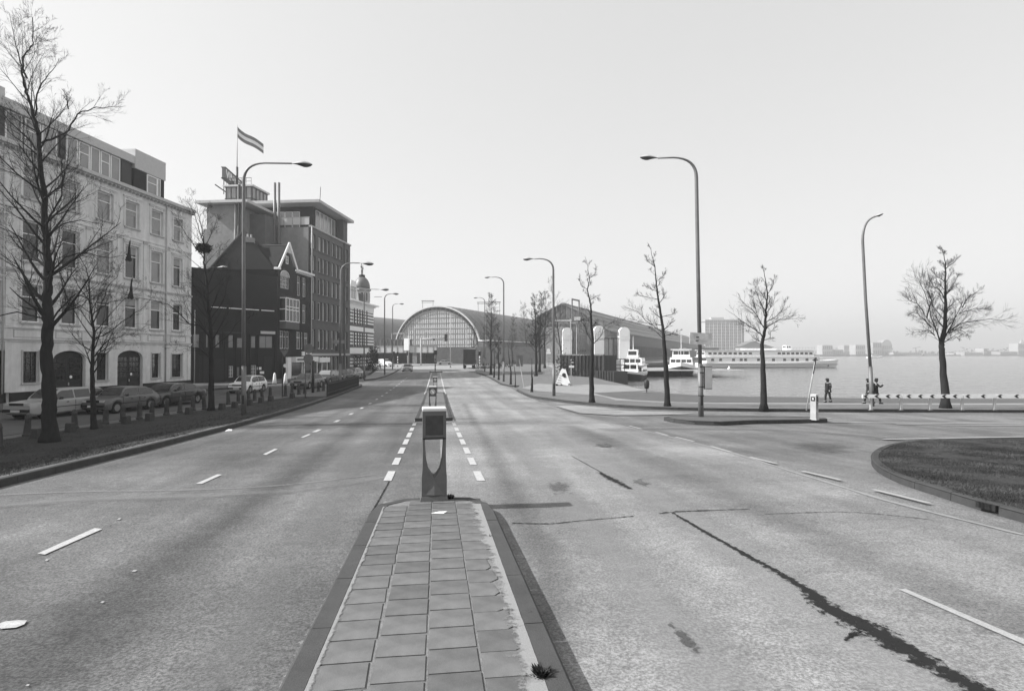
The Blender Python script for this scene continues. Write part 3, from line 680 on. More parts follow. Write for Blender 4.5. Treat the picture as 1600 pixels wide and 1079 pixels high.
# ---- white plastered warehouse house
b1=thing('plaster_building','long white plastered four storey house with arched cart doors and a set-back top floor','building',front_origin(14.8,37.3),PH)
colsx={'Y':(-5.0,-3.55),'A':(-2.05,-.62),'B':(.79,2.23),'C':(3.8,5.25),'D':(6.85,8.4),'E':(9.72,11.2),'F':(12.65,14.1),'G':(15.5,16.75)}
ops=[]; wins=[]
for k,(a,b) in colsx.items():
    for z0,z1,st in ((5.33,7.85,1),(9.4,12.12,2),(13.6,15.75,3)):
        if k=='G' : z1-=.1
        ops.append((a,b,z0,z1)); wins.append((a,b,z0,z1,st,k))
gw={'B':(.93,2.05,1.3,3.38),'D':(6.95,8.0,1.2,3.3),'F':(12.85,13.85,1.15,3.25),'G':(15.4,16.8,1.1,3.2)}
for k,v in gw.items(): ops.append(v); wins.append(v+(0,k))
ops+= [(3.2,5.95,.02,3.45),(9.02,11.8,.02,3.5),(-1.6,0.0,.02,3.45)]
mb=MB(); wall_open(mb,-9,18.08,0,16.6,ops,dp=.26); back_box(mb,-9,18.08,0,13,0,16.6)
for xa,xb,zt in ((3.2,5.95,3.45),(9.02,11.8,3.5)):      # segmental heads
    c=(xa+xb)/2; hw_=(xb-xa)/2; rise=.62; n_=10
    top=[(c-hw_*math.cos(math.pi*i/n_), zt-rise+rise*math.sin(math.pi*i/n_)) for i in range(n_+1)]
    for i in range(n_):
        p,q=top[i],top[i+1]; mb.quad((p[0],0.0,p[1]),(q[0],0.0,q[1]),(q[0],0.0,zt+.001),(p[0],0.0,zt+.001)); mb.quad((p[0],0,p[1]),(p[0],.26,p[1]),(q[0],.26,q[1]),(q[0],0,q[1]))
wl=mb.build('wall','plaster',b1,fix=False)
def arch_door(par,xa,xb,zt,rise=.62):
    w=xb-xa; d=link('cart_door',None,par,(xa,.24,0)); c=w/2; n_=10
    top=[(c-c*math.cos(math.pi*i/n_), zt-rise+rise*math.sin(math.pi*i/n_)) for i in range(n_+1)]
    for sd in (0,1):
        pts=[p for p in top if (p[0]<=c+1e-6 if sd==0 else p[0]>=c-1e-6)]
        e0=pts[0][0]+.02 if sd==0 else c+.012; e1=c-.012 if sd==0 else pts[-1][0]-.02
        MB().prism([(e0,.03)]+[(min(max(x,e0),e1),z) for x,z in pts]+[(e1,.03)],-.0,.06,'y').build('door_leaf','door',d)
        m_=MB(); ww=(e1-e0)
        for i in range(3):
            for j in range(4):
                x=e0+.12+(ww-.24)*i/3+.03; z=1.35+j*.42
                if z+.3< zt-.12: m_.box(x,x+(ww-.24)/3-.06,-.012,.0,z,z+.33)
        m_.build('pane','glass',d)
        m_=MB().box(e0+.12,e1-.12,-.02,0,.25,.95); m_.build('panel','frame_d',d)
    MB().lathe([(.001,0),(.11,.0),(.11,.02),(.001,.02)],14,(c+.35*(1 if xa>7 else .9),-.035,1.55),'y').build('round_sign','white',d)
    MB().box(c+.1,c+.16,-.05,0,.95,1.15).build('handle','metal_l',d)
arch_door(b1,3.2,5.95,3.45); arch_door(b1,9.02,11.8,3.5)
MB().box(-1.58,-.02,.2,.26,.02,3.43).build('door','frame_d',b1)
for a,b,z0,z1,st,k in wins:
    if st==0: window(b1,a,b,z0,z1,.16,'plain','frame_d','glass',3,5,.06)
    else:
        window(b1,a,b,z0,z1,.17,'sash','white',('glass_l' if (k in 'DF' and st==2) or st==3 else 'glass'),0,0,.09,curtain=(0 if rnd.random()<.45 else rnd.choice((.25,.34,.5,.8))))
    m_=MB(); m_.box(a-.14,b+.14,-.10,.03,z0-.12,z0)
    if st==0: m_.box(a-.12,a,-.035,.02,z0,z1+.1); m_.box(b,b+.12,-.035,.02,z0,z1+.1)
    m_.build('sill','stone',b1)
    if st:
        m_=MB(); m_.box(a-.2,a-.01,-.05,.02,z0,z1+.14); m_.box(b+.01,b+.2,-.05,.02,z0,z1+.14); m_.box(a-.01,b+.01,-.05,.02,z1+.01,z1+.14)
        m_.build('window_surround','plaster',b1)
        m_=MB(); zz=z1+.34 if st<3 else z1+.3
        m_.box(a-.28,b+.28,-.13,.0,zz,zz+.09); m_.box(a-.22,b+.22,-.07,.0,zz-.1,zz)
        if st==2:
            for i in range(9): x=a-.2+(b-a+.4)*i/8.6; m_.box(x,x+.1,-.11,-.0,zz-.2,zz-.1)
        if st==3:
            for x in (a+.25,b-.25): m_.box(x-.07,x+.07,-.1,0,zz-.24,zz-.1)
        m_.build('window_hood','plaster',b1)
for xa,xb in ((-9,-1.62),(0,3.18),(5.97,9.0),(11.82,18.1)): MB().box(xa,xb,-.05,.01,0,.72).build('plinth','plinth',b1)
def course(z0,z1,pr,m='plaster',x0=-9,x1=18.1,par=b1): MB().box(x0,x1,-pr,.0,z0,z1).build('string_course',m,par)
course(4.02,4.12,.07); course(4.12,4.2,.12,'stone'); course(4.92,5.0,.07); course(8.55,8.63,.06); course(8.63,8.75,.14,'stone'); course(12.75,12.85,.06); 
for x in (-.35,2.75,5.85,8.85,11.75,14.55,17.55):
    w_=.34
    if x in (-.35,14.55,17.55): MB().box(x,x+w_+.1,-.055,0,.75,4.0).build('pilaster','plaster',b1)
    MB().box(x,x+w_,-.055,0,5.02,8.5).build('pilaster','plaster',b1); MB().box(x,x+w_,-.055,0,8.8,12.7).build('pilaster','plaster',b1)
    MB().box(x-.05,x+w_+.05,-.1,0,12.5,12.72).build('capital','stone',b1)
for i in range(7):   # recessed-look panels between the floors
    x=(-.35,2.75,5.85,8.85,11.75,14.55,17.55)[i]
    if i<6:
        x2=(-.35,2.75,5.85,8.85,11.75,14.55,17.55)[i+1]; m_=MB(); a,b=x+.6,x2-.25
        for z0,z1 in ((4.3,4.85),): m_.box(a,b,-.03,0,z0,z0+.05); m_.box(a,b,-.03,0,z1-.05,z1); m_.box(a,a+.05,-.03,0,z0+.05,z1-.05); m_.box(b-.05,b,-.03,0,z0+.05,z1-.05)
        m_.build('panel_moulding','stone',b1)
MB().box(-9,18.2,-.22,0,16.55,16.66).build('cornice','stone',b1); MB().box(-9,18.25,-.36,.1,16.66,16.92).build('gutter','cream',b1)
m_=MB(); x=-8.9
while x<18: m_.box(x,x+.1,-.3,-.0,16.42,16.549); x+=.42
m_.build('modillion','stone',b1,kind='stuff')
MB().tube([(14.5,-.09,.7),(14.5,-.09,16.4)],.055,8).build('downpipe','cream',b1,smooth=True)
MB().tube([(-.55,-.09,.7),(-.55,-.09,16.4)],.055,8).build('downpipe','cream',b1,smooth=True)
# set-back top floor
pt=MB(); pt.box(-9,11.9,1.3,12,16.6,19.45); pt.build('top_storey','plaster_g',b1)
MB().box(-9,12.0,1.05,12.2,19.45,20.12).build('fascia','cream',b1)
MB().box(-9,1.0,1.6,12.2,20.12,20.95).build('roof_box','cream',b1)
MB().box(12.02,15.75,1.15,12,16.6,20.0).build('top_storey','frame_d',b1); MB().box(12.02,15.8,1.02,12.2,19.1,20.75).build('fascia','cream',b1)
x=-8.6
for i,(x0,x1,kind_) in enumerate([(-8.4,-7.2,'g'),(-7,-5.2,'d'),(-5,-3.8,'g'),(-3.6,-2.4,'g'),(-2.2,-1.0,'g'),(-.6,.6,'d'),(.7,1.9,'g'),(2.1,3.3,'g'),(3.4,4.6,'g'),(4.8,5.3,'d'),(5.4,6.4,'g'),(6.5,7.5,'g'),(7.6,8.5,'g'),(8.6,9.5,'g'),(9.6,10.6,'g'),(10.7,11.85,'d')]):
    if kind_=='g': window(b1,x0,x1,16.95,19.4,1.22,'sash' if i%2 else 'plain','white','glass_l',0,0,.08)
    else: 
        MB().box(x0,x1,1.2,1.298,16.95,19.4).build('panel','frame_d',b1)
window(b1,13.5,14.8,16.95,19.05,1.06,'sash','white','glass_l',0,0,.1); window(b1,14.82,15.2,16.95,19.05,1.06,'plain','white','glass_l',0,0,.07)
m_=MB()
for x0,x1 in ((12.05,13.45),(15.25,15.74)):
    x=x0
    while x<x1: m_.box(x,x+.05,1.08,1.148,16.95,19.05); x+=.13
m_.build('cladding_ribs','metal_d',b1,kind='stuff')

# ---- dark brick house with hipped roof
O2,PH2,L2=frame_of((298,63.3),(433,71.7)); 
b2=thing('brick_house','dark brick corner house with steep hipped roof, white-edged gable and shop front','building',O2,PH2)
sops=[(.11,1.0,3.9,5.4),(1.65,1.95,3.9,5.4),(2.7,3.25,3.9,5.4),(3.4,3.5,3.9,5.4),(4.2,4.85,3.9,5.4),(5.2,5.95,3.9,5.1),(6.95,7.6,3.9,5.35),(8.0,9.8,3.9,5.4),(4.25,4.8,.5,1.8),(5.2,5.65,.55,1.7),(6.95,7.65,.6,1.85)]
mb=MB(); wall_open(mb,0,L2,0,12.7,sops); mb.quad((0,0,0),(0,9,0),(0,9,12.7),(0,0,12.7)); wl=mb.build('wall','brick_d',b2,fix=False)
for i,o in enumerate(sops):
    window(b2,*o,.12,'plain','white' if i in (8,10) else 'frame_d','glass_l',2 if i in(8,10) else (2 if o[1]-o[0]>1.2 else 0),3 if i in (8,10) else 0,.05)
MB().box(8.1,10.0,-.12,-.0,5.62,5.95).build('lintel','cream',b2); MB().box(1.0,3.0,-.06,-.0,5.7,5.85).build('lintel','metal_d',b2); MB().box(3.6,6.0,-.06,0,5.6,5.75).build('lintel','metal_d',b2)
for i in range(4): MB().box(2.2+i*2.0,3.9+i*2.0,-.05,0,8.42,8.52).build('white_band','white',b2)
for x in (.02,1.2,2.1,3.7,5.02,6.2,6.7,7.75,9.95): MB().box(x,x+.16,-.07,0,.1,5.5).build('pilaster','brick_d',b2)
for x0,x1,z1 in ((.9,2.2,3.0),(2.6,4.0,2.7),(8.6,9.7,2.9)): MB().box(x0,x1,-.03,.0,.05,z1).build('door','door',b2)
MB().box(7.7,8.25,-.05,-.01,1.3,1.62).build('notice_board','white',b2); MB().box(8.05,8.6,-.05,-.01,.8,1.1).build('notice_board','white',b2)
MB().tube([(.35,-.12,0),(.35,-.12,8)],.05,6).build('drainpipe','metal_l',b2,smooth=True)
FO=front_origin(433,71.7); 
import mathutils
MF=Matrix.Translation(FO)@Matrix.Rotation(PH,4,'Z'); MI=(Matrix.Translation(O2)@Matrix.Rotation(PH2,4,'Z')).inverted()
def fl(x,y,z): return MI@(MF@Vector((x,y,z)))     # street-front coordinates -> this house's own
facp=link('street_front',None,b2,MI@Vector(FO),(0,0,PH-PH2))
# front wall is a part of its own, windows hang on the front
fops=[(.7,3.0,11.5,13.0),(5.25,6.15,10.95,13.55),(6.85,7.85,10.95,13.55),(5.15,6.1,7.35,9.9),(6.85,7.85,7.35,9.9),(.65,1.6,3.85,6.1),(1.65,2.3,3.85,6.1),(2.35,3.1,3.85,6.1),(5.1,6.3,3.85,6.1),(6.5,7.0,3.85,6.1),(7.4,8.5,3.85,6.05)]
mb=MB(); wall_open(mb,0,9.45,0,14.1,fops)
mb.quad((-.05,0,14.1),(4.65,0,14.1),(2.32,0,17.1)); n_=10
fw_=mb.build('front_wall','brick_d',facp,fix=False)
for i,o in enumerate(fops): 
    window(facp,*o,.1,'sash' if i else 'plain','white','glass',3 if i==0 else 0,3 if i==0 else 0,.07)
m_=MB(); pts=[(1.85+1.15*math.cos(math.pi*i/12),.05,13.0+.75*math.sin(math.pi*i/12)) for i in range(13)]
m_.add([(x,-.01,z) for x,_,z in pts],[tuple(range(13))]); m_.build('arch_window','glass_l',facp,fix=False); MB().tube([(x,-.02,z) for x,_,z in pts],.05,5).build('arch_frame','white',facp)
o=window(facp,2.05,2.7,14.7,15.7,-.05,'plain','white','glass',2,2,.08)
# bargeboards and eaves
m_=MB()
for a,b in (((-.35,13.75),(2.32,17.35)),((2.32,17.35),(4.75,14.0))):
    dx,dz=b[0]-a[0],b[1]-a[1]; L_=math.hypot(dx,dz); nx_,nz_=-dz/L_*.16,dx/L_*.16
    m_.add([(a[0]-nx_,-.42,a[1]-nz_),(b[0]-nx_,-.42,b[1]-nz_),(b[0]+nx_,-.42,b[1]+nz_),(a[0]+nx_,-.42,a[1]+nz_),(a[0]-nx_,-.3,a[1]-nz_),(b[0]-nx_,-.3,b[1]-nz_),(b[0]+nx_,-.3,b[1]+nz_),(a[0]+nx_,-.3,a[1]+nz_)],[(0,1,2,3),(7,6,5,4),(0,4,5,1),(1,5,6,2),(2,6,7,3),(3,7,4,0)])
m_.box(-.75,-.1,-.5,.1,13.6,13.85); m_.build('bargeboard','white',facp)
MB().prism([(1.55,16.05),(3.1,16.05),(2.32,17.2)],-.38,-.3,'y').build('gable_board','cream',facp)
MB().box(4.7,9.6,-.5,.0,14.1,14.32).build('eaves_gutter','white',facp)
m_=MB(); x=4.9
while x<9.4: m_.box(x,x+.12,-.4,-.01,13.85,14.1); x+=.5
m_.build('bracket','white',facp)
# bay window
by=link('bay_window',None,facp,(.6,-.8,7.25)); MB().box(0,3.7,0,.8,-.9,0).build('bay_base','brick_m',by); MB().box(0,3.7,0,.8,3.0,3.15).build('bay_roof','brick_m',by)
m_=MB()
for i in range(5): m_.box(i*3.6/4,i*3.6/4+.1,-.01,.07,0.0,3.0)
for z in (0,1.45,1.85,2.9): m_.box(.1,3.6,.0,.06,z,z+.1)
m_.box(0,.07,.1,.8,0,.1); m_.box(0,.07,.1,.8,2.9,3.0); m_.box(0,.07,.1,.8,1.5,1.6); m_.build('bay_frame','white',by)
MB().box(.03,3.65,.05,.78,.01,2.99).build('bay_glass','glass',by)
# shop front
sh=link('shop_front',None,facp,(0.2,-1.3,0))
MB().box(-.05,.85,0,.25,.1,2.75).build('white_panel','white',sh); MB().box(2.0,8.6,-.1,1.29,2.15,2.8).build('awning_box','white',sh); MB().box(9.2,12.6,-.1,1.29,2.0,2.7).build('awning_box','white',sh)
MB().box(1.2,12.4,.3,1.28,.4,2.14).build('shop_glass','glass',sh); MB().box(1.2,12.4,.25,1.28,.05,.4).build('shop_sill','metal_l',sh)
m_=MB()
for x in (1.2,4.3,4.9,7.2,8.9,10.5,12.3): m_.box(x,x+.14,.2,.3,.4,2.14)
m_.build('shop_frame','white',sh)
MB().box(2.3,5.6,-.115,-.1,2.35,2.6).build('fascia_lettering','steel',sh)
MB().box(3.6,6.2,-.2,-.05,2.95,3.5).build('sign_box','white',sh)
# roofs
A_=MI@D(381,359,74.5); C0=Vector((1.9,0,12.7)); C1=Vector((L2,0,12.7)); Q0=Vector((1.9,9,12.7)); Lf=fl(-.4,.1,13.6); Gp=fl(2.32,0,17.1); Rf=fl(4.65,0,14.1); E=fl(9.45,0,14.2); B_=fl(2.32,6,17.1); E2=fl(9.45,6,17.1); vs_=(RD(-.47,1)-RD(0,0)).normalized()*7.5; vs_=MI.to_3x3()@vs_; Bk=A_+vs_; Q0=C0+vs_
Wm=Vector((0,.0,12.7))
mb=MB(); mb.quad(C0,C1,Lf,A_); mb.quad(A_,Lf,Gp,B_); mb.quad(Gp,Rf,E,E2,B_); mb.quad(A_,B_,E2,Bk); mb.quad(A_,Bk,Q0,C0)
mb.quad(C0,Q0,Vector((0,9,12.69)),Vector((0,0,12.69)))
mb.build('roof','rooft',b2,fix=False)
mb=MB(); mb.tube([C1,A_],.09,6); mb.tube([A_,C0],.09,6); mb.tube([A_,B_],.09,6); mb.tube([B_,Gp],.09,6); mb.build('ridge_tiles','metal_d',b2)
ch=link('chimney',None,b2,fl(1.2,4.6,16.2)); MB().box(-.7,.7,-.5,.5,-1.5,1.7).build('stack','plaster_g',ch)
for i in (-.45,0,.45): MB().lathe([(.14,0),(.12,.5),(.15,.5)],8,(i,0,1.7)).build('chimney_pot','stone',ch)
ch=link('chimney',None,b2,fl(5.6,1.6,14.2)); MB().box(-.5,.5,-.3,.3,0,1.4).build('stack','white',ch)

# ---- big brown block beyond
b3=thing('office_block','tall brown brick office block with overhanging flat roof and roof terrace','building',FO,PH)
rows=[(18.07,20.13),(15.0,17.1),(11.8,14.12),(8.05,10.7),(3.9,6.7)]; cx=[(9.95,10.97),(11.82,13.1),(13.3,14.4),(14.7,15.8),(16.6,17.7),(18.2,19.3),(19.65,20.7),(22.05,23.16)]
ops=[(a,b,c,d) for c,d in rows for a,b in cx]+[(a,b,.6,2.75) for a,b in cx[0:8]]
mb=MB(); wall_open(mb,9.46,24.16,0,21.0,ops,dp=.4); mb.build('wall','brick_m',b3,fix=False)
mb=MB(); mb.box(9.47,24.15,.42,16,0,21.0); mb.build('side_wall','plaster_g',b3)
for (a,b,c,d) in ops: window(b3,a,b,c,d,.3,'plain','white','glass',0,0,.13,curtain=(0 if rnd.random()<.5 else rnd.choice((.2,.4,.6,.9))))
for c,d in rows:
    for a,b in ((9.8,11.1),(11.7,15.95),(16.5,20.85),(21.9,23.3)): MB().box(a,b,-.12,0,c-.22,c-.04).build('sill','brick_m',b3)
MB().box(9.3,24.3,-.15,.3,21.0,21.22).build('parapet','stone',b3); MB().box(21.3,21.65,-.25,-.0,0,21.0).build('pilaster','brick_m',b3)
MB().tube([(9.35,-.12,0),(9.35,-.12,21)],.09,8).build('downpipe','cream',b3,smooth=True)
MB().box(9.3,24.2,-.08,0,2.95,3.25).build('string_course','stone',b3)
# terrace balustrade
m_=MB()
tr=link('terrace_railing',None,b3,(9.5,.3,21.22)); 
for i in range(9): MB().box(0,.06,i*1.25+.05,i*1.25+1.2,.12,1.15).build('panel','cream',tr)
MB().box(-.03,.09,0,11.3,1.15,1.22).build('rail','stone',tr)
m_=MB(); m_.box(13.6,24.0,1.6,12,21.0,24.9); m_.build('penthouse_wall','brick_d',b3)
for i in range(5): window(b3,14.3+i*1.45,15.7+i*1.45,21.6,24.6,1.5,'plain','white','glass_l',0,0,.07)
for i in range(7): 
    o=window(b3,0,1.1,21.5,24.2,.0,'plain','white','glass_l',0,0,.07); o.location=(13.52,3.6+i*1.15,21.5); o.rotation_euler=(0,0,math.pi/2); o.location.z=21.5
MB().box(13.3,23.2,1.3,1.5,21.2,21.75).build('penthouse_sill','white',b3)
MB().box(11.2,24.9,-.35,12.5,24.95,25.35).build('roof_slab','metal_l',b3)
MB().box(22.2,23.9,.4,1.5,21.2,24.94).build('roof_pier','brick_m',b3)
# left wing
MB().box(3.8,15,7.4,11.8,0,22.9).build('wing_wall','plaster_g',b3); MB().box(2.7,15.5,5.6,12.7,22.9,23.25).build('roof_slab','cream',b3)
MB().box(6.5,9.44,5.2,7.38,0,22.2).build('wing_wall','brick_m',b3)
MB().tube([(3.6,7.2,10),(3.6,7.2,25.4)],.2,8).build('flue','metal_d',b3,smooth=True); MB().tube([(3.6,7.75,14),(3.6,7.75,23)],.1,8).build('flue','cream',b3,smooth=True)
for y in (4.55,5.15): MB().tube([(9.2,y,14.5),(9.2,y+.1,20),(9.0,y,21),(9.0,y,27.2)],.2,8).build('flue','metal',b3,smooth=True)
MB().box(9.0,9.45,4.2,5.6,18.4,18.6).build('flue_bracket','metal_d',b3)
MB().box(15.6,22,7.4,15.2,0,24.2).build('rear_wing','plaster_g',b3); tb=MB().box(13,17.4,10.8,14.9,23.26,28.0).build('lift_house','glass_l',b3)
m_=MB()
for i in range(6): m_.box(12.93,12.99,10.8+i*.79,10.92+i*.79,23.3,28.0)
for z in (24.3,26.2,27.9): m_.box(12.93,12.99,10.7,15.0,z,z+.12); m_.box(12.9,17.5,10.68,10.74,z,z+.12)
for i in range(5): m_.box(13+i*1.05,13.12+i*1.05,10.68,10.74,23.3,28.0)
m_.build('lift_house_frame','metal_d',b3)
MB().box(12.7,17.7,10.5,15.2,28.0,28.25).build('lift_house_roof','cream',b3)
m_=MB()
for i in range(6): m_.tube([(13,10.9+i*.78,28.2),(13,10.9+i*.78,29.3)],.03,4)
m_.tube([(13,10.9,29.3),(13,14.8,29.3)],.04,4); m_.tube([(13,10.9,28.8),(13,14.8,28.8)],.03,4); m_.build('roof_rail','metal_d',b3)
MB().tube([D(500,312,100)-Vector((0,0,0)),D(501,292,100)],.05,5).xf(Matrix.Rotation(-PH,4,'Z')@Matrix.Translation(-Vector(FO))).build('antenna','metal_d',b3)
# rooftop sign: lettering on a long double panel
p0=D(352,262,93); p1=D(352,277.5,93); q0=D(392,282.5,106); 
sg=thing('roof_sign','long rooftop sign board with slanted row of large letters VINKE on the office block','sign',(p0.x,p0.y,p1.z),math.atan2(q0.y-p0.y,q0.x-p0.x))
SL=math.hypot(q0.x-p0.x,q0.y-p0.y); SH=p0.z-p1.z
MB().box(0,SL,.0,.5,0,SH).build('sign_board','steel',sg); MB().box(-.1,SL+.1,-.1,.6,SH,SH+.12).build('sign_frame','metal_d',sg); MB().box(-.1,SL+.1,-.1,.6,-.15,-.0).build('sign_frame','metal_d',sg)
m_=MB(); 
for i in range(5): m_.tube([(i*SL/4.2+.3,.3,-.15),(i*SL/4.2+.3,.3,-2.6)],.07,5)
m_.tube([(0,1.5,-1.2),(SL,1.0,-1.2)],.1,5); m_.tube([(0,-1.2,-.6),(SL*.5,.2,-1.6)],.15,5); m_.build('sign_support','metal_d',sg)
def text(body,size,m,parent,loc,rot,name='lettering',sx=1,ext=.02,bold=0):
    c=bpy.data.curves.new(name,'FONT'); c.body=body; c.size=size; c.extrude=ext; c.offset=bold; c.align_x='LEFT'
    t=bpy.data.objects.new(name,c); COL.objects.link(t); dg=bpy.context.evaluated_depsgraph_get(); me=bpy.data.meshes.new_from_object(t.evaluated_get(dg)); bpy.data.objects.remove(t)
    me.materials.clear(); me.materials.append(M[m]); o=link(name,me,parent,loc,rot); o.scale=(sx,1,1); return o
text('VINKE & Co',SH*1.12,'white',sg,(.25,-.03,SH*.12),(math.pi/2,0,0),sx=SL/(SH*1.12*5.45),ext=.03,bold=.02)
# flag and flagpole
fb=D(370.5,262,97); ft=D(370.5,195,97)
fp=thing('flagpole','tall slender flagpole standing above the rooftop sign','flagpole',(fb.x,fb.y,fb.z-3.5))
MB().tube([(0,0,0),(0,0,3.6)],.2,8).build('pole_socket','metal_d',fp,smooth=True); MB().tube([(0,0,3.5),(0,0,ft.z-fb.z+3.5)],[.08,.04],8).build('pole','metal_l',fp,smooth=True)
fl_=thing('flag','three-banded flag with a pale middle stripe flying from the rooftop pole','flag',(fb.x,fb.y,fb.z))
def flagpt(t,v):   # t along, v 0 bottom 1 top
    x=370.8+41*t; ytop=197.5+27*t**.85+1.2*math.sin(t*7); h=16.5-1.5*t; p=D(x,ytop+h*(1-v),97+1.2*t+.35*math.sin(t*9)); return p-Vector((fb.x,fb.y,fb.z))
for j,mm in ((0,'flag_d'),(1,'flag_w'),(2,'flag_d')):
    m_=MB(); V=[]
    for i in range(15):
        for v in (j/3,(j+1)/3): V.append(flagpt(i/14,v))
    m_.add(V,[(2*i,2*i+2,2*i+3,2*i+1) for i in range(14)]); m_.build('stripe',mm,fl_,smooth=True,fix=False)

# two limp flags on the white building
for (x,z,nm) in ((9.35,10.6,'drooping dark flag on the upper pole of the white plastered house'),(9.6,7.6,'drooping dark flag on the lower pole of the white plastered house')):
    f1=thing('facade_flag',nm,'flag',( (Matrix.Translation(front_origin(14.8,37.3))@Matrix.Rotation(PH,4,'Z'))@Vector((x,0,z))),PH); f1.scale=(.42,.6,.85)
    MB().tube([(0,0,0),(-.5,-1.6,2.2)],.025,6).build('staff','metal_l',f1)
    m_=MB(); V=[]
    for i in range(9):
        t=i/8; w=.12+.42*t
        for k in range(5): V.append((-.45-w*(k/4-.5)*1.3,-1.45+.12*math.sin(k*2.2+i*.5)+.5*t*(k/4),2.0-1.9*t-(k%2)*.1))
    for i in range(8):
        for k in range(4): m_.f.append((i*5+k,i*5+k+1,(i+1)*5+k+1,(i+1)*5+k))
    m_.v=V; m_.build('cloth','cloth_d',f1,fix=False,smooth=True)

# ---- ornate corner house with dome
O4,PH4,L4=frame_of((546,103),(582,116)); 
b4=thing('domed_house','ornate corner house with light and dark banded brick, white cornice and domed turret','building',O4,PH4)
L4e=L4+.6
ops=[(x,x+.75,z,z+2.5) for z in (4.6,8.6) for x in (2.0,3.6,5.0,6.4,9.0)]+[(1.6,3.2,.3,2.8),(4.2,6.2,.3,2.8)]
mb=MB(); wall_open(mb,-1,L4+.5,0,12.6,ops,dp=.3); mb.quad((L4+.5,0,0),(L4+.5,12,0),(L4+.5,12,12.6),(L4+.5,0,12.6)); mb.quad((-1,0,12.6),(L4+.5,0,12.6),(L4+.5,12,12.6),(-1,12,12.6)); mb.build('wall','brick_b',b4,fix=False)
for o in ops: window(b4,*o,.2,'sash','white','glass',0,0,.1)
bands=[.9,1.5,2.1,4.9,5.5,6.1,6.7,8.9,9.5,10.1,10.7,11.2]
for z in bands:
    for a,b in ((-1,0),(.3,1.3),(1.5,1.95),(2.8,3.55),(4.4,4.95),(5.8,6.35),(7.2,8.0),(8.2,8.95),(9.8,L4+.5)):
        MB().box(a,b,-.05,0,z,z+.32).build('stone_band','white',b4)
for z0,z1,pr in ((3.2,3.6,.2),(3.6,4.3,.06),(7.35,7.65,.14),(7.65,8.2,.06),(11.5,12.3,.08),(12.3,12.6,.35),(12.6,12.85,.9)): MB().box(-1,L4+.5+pr,-pr,.01,z0,z1).build('cornice','white',b4)
m_=MB().prism([(-.9,12.85),(4.6,12.85),(4.2,14.2),(3.4,15.0),(2.8,16.4),(.6,16.4),(0,15.2),(-.7,14.2)],-.1,.5,'y'); m_.build('attic_gable','white',b4)
for x in (.55,1.45,2.35): window(b4,x,x+.6,13.2,15.3,-.14,'sash','frame_d','glass',0,0,.06)
tx=11.0
MB().lathe([(1.5,12.85),(1.5,15.5),(1.75,15.6),(1.75,15.95),(1.45,16.0)],16,(tx,1.5,0)).build('turret','stone',b4,smooth=False)
for k in range(5):
    a=-math.pi/2+(k-2)*.62; o=window(b4,0,.55,13.4,15.2,0,'plain','white','glass',0,0,.06); o.location=(tx+1.56*math.cos(a)-.27*math.cos(a+math.pi/2),1.5+1.56*math.sin(a)-.27*math.sin(a+math.pi/2),13.4); o.rotation_euler=(0,0,a+math.pi/2)
MB().lathe([(1.5,15.95),(1.55,16.4),(1.42,17.1),(1.15,17.7),(.8,18.1),(.5,18.3)],20,(tx,1.5,0)).build('dome','metal',b4,smooth=True)
MB().lathe([(.6,18.25),(.6,18.7),(.4,18.75)],12,(tx,1.5,0)).build('dome_platform','metal_d',b4)
m_=MB()
for a,h in ((-.6,2.3),(.0,1.1),(.65,2.0)): m_.tube([(tx+a*.7,1.5,18.7),(tx+a*.7,1.5,18.7+h)],.06,5); m_.box(tx+a*.7-.15,tx+a*.7+.15,1.4,1.6,18.7+h*.6,18.7+h*.75)
m_.build('finial','metal_d',b4)
MB().box(4.9,9.3,.3,3.5,12.85,14.6).build('attic_roof','metal_d',b4)
MB().box(2,7,-1.4,0,2.9,3.1).build('canopy','metal',b4)
m_=MB().tube([(L4+.4,-.2,14.6),(L4+2.2,-1.2,14.8)],.05,5); m_.build('hoist_beam','metal',b4)

# the row of houses goes on beside and behind the viewer
bN=thing('plaster_building','plain plastered row house continuing the row beyond the left picture edge','building',(Matrix.Translation(front_origin(14.8,37.3))@Matrix.Rotation(PH,4,'Z'))@Vector((-9.02,0,0)),PH)
ops=[(-x,-x+1.4,z,z+2.5) for x in range(3,42,3) for z in (1.0,5.2,9.4,13.2)]
mb=MB(); wall_open(mb,-42,0,0,16.6,ops); back_box(mb,-42,0,0,13,0,16.6); mb.build('wall','plaster',bN,fix=False)
for o in ops: window(bN,*o,.17,'sash','white','glass',0,0,.09)
MB().box(-42,0,-.36,.1,16.6,16.9).build('gutter','cream',bN); MB().box(-42,0,1.3,12,16.9,20.2).build('top_storey','plaster_g',bN)

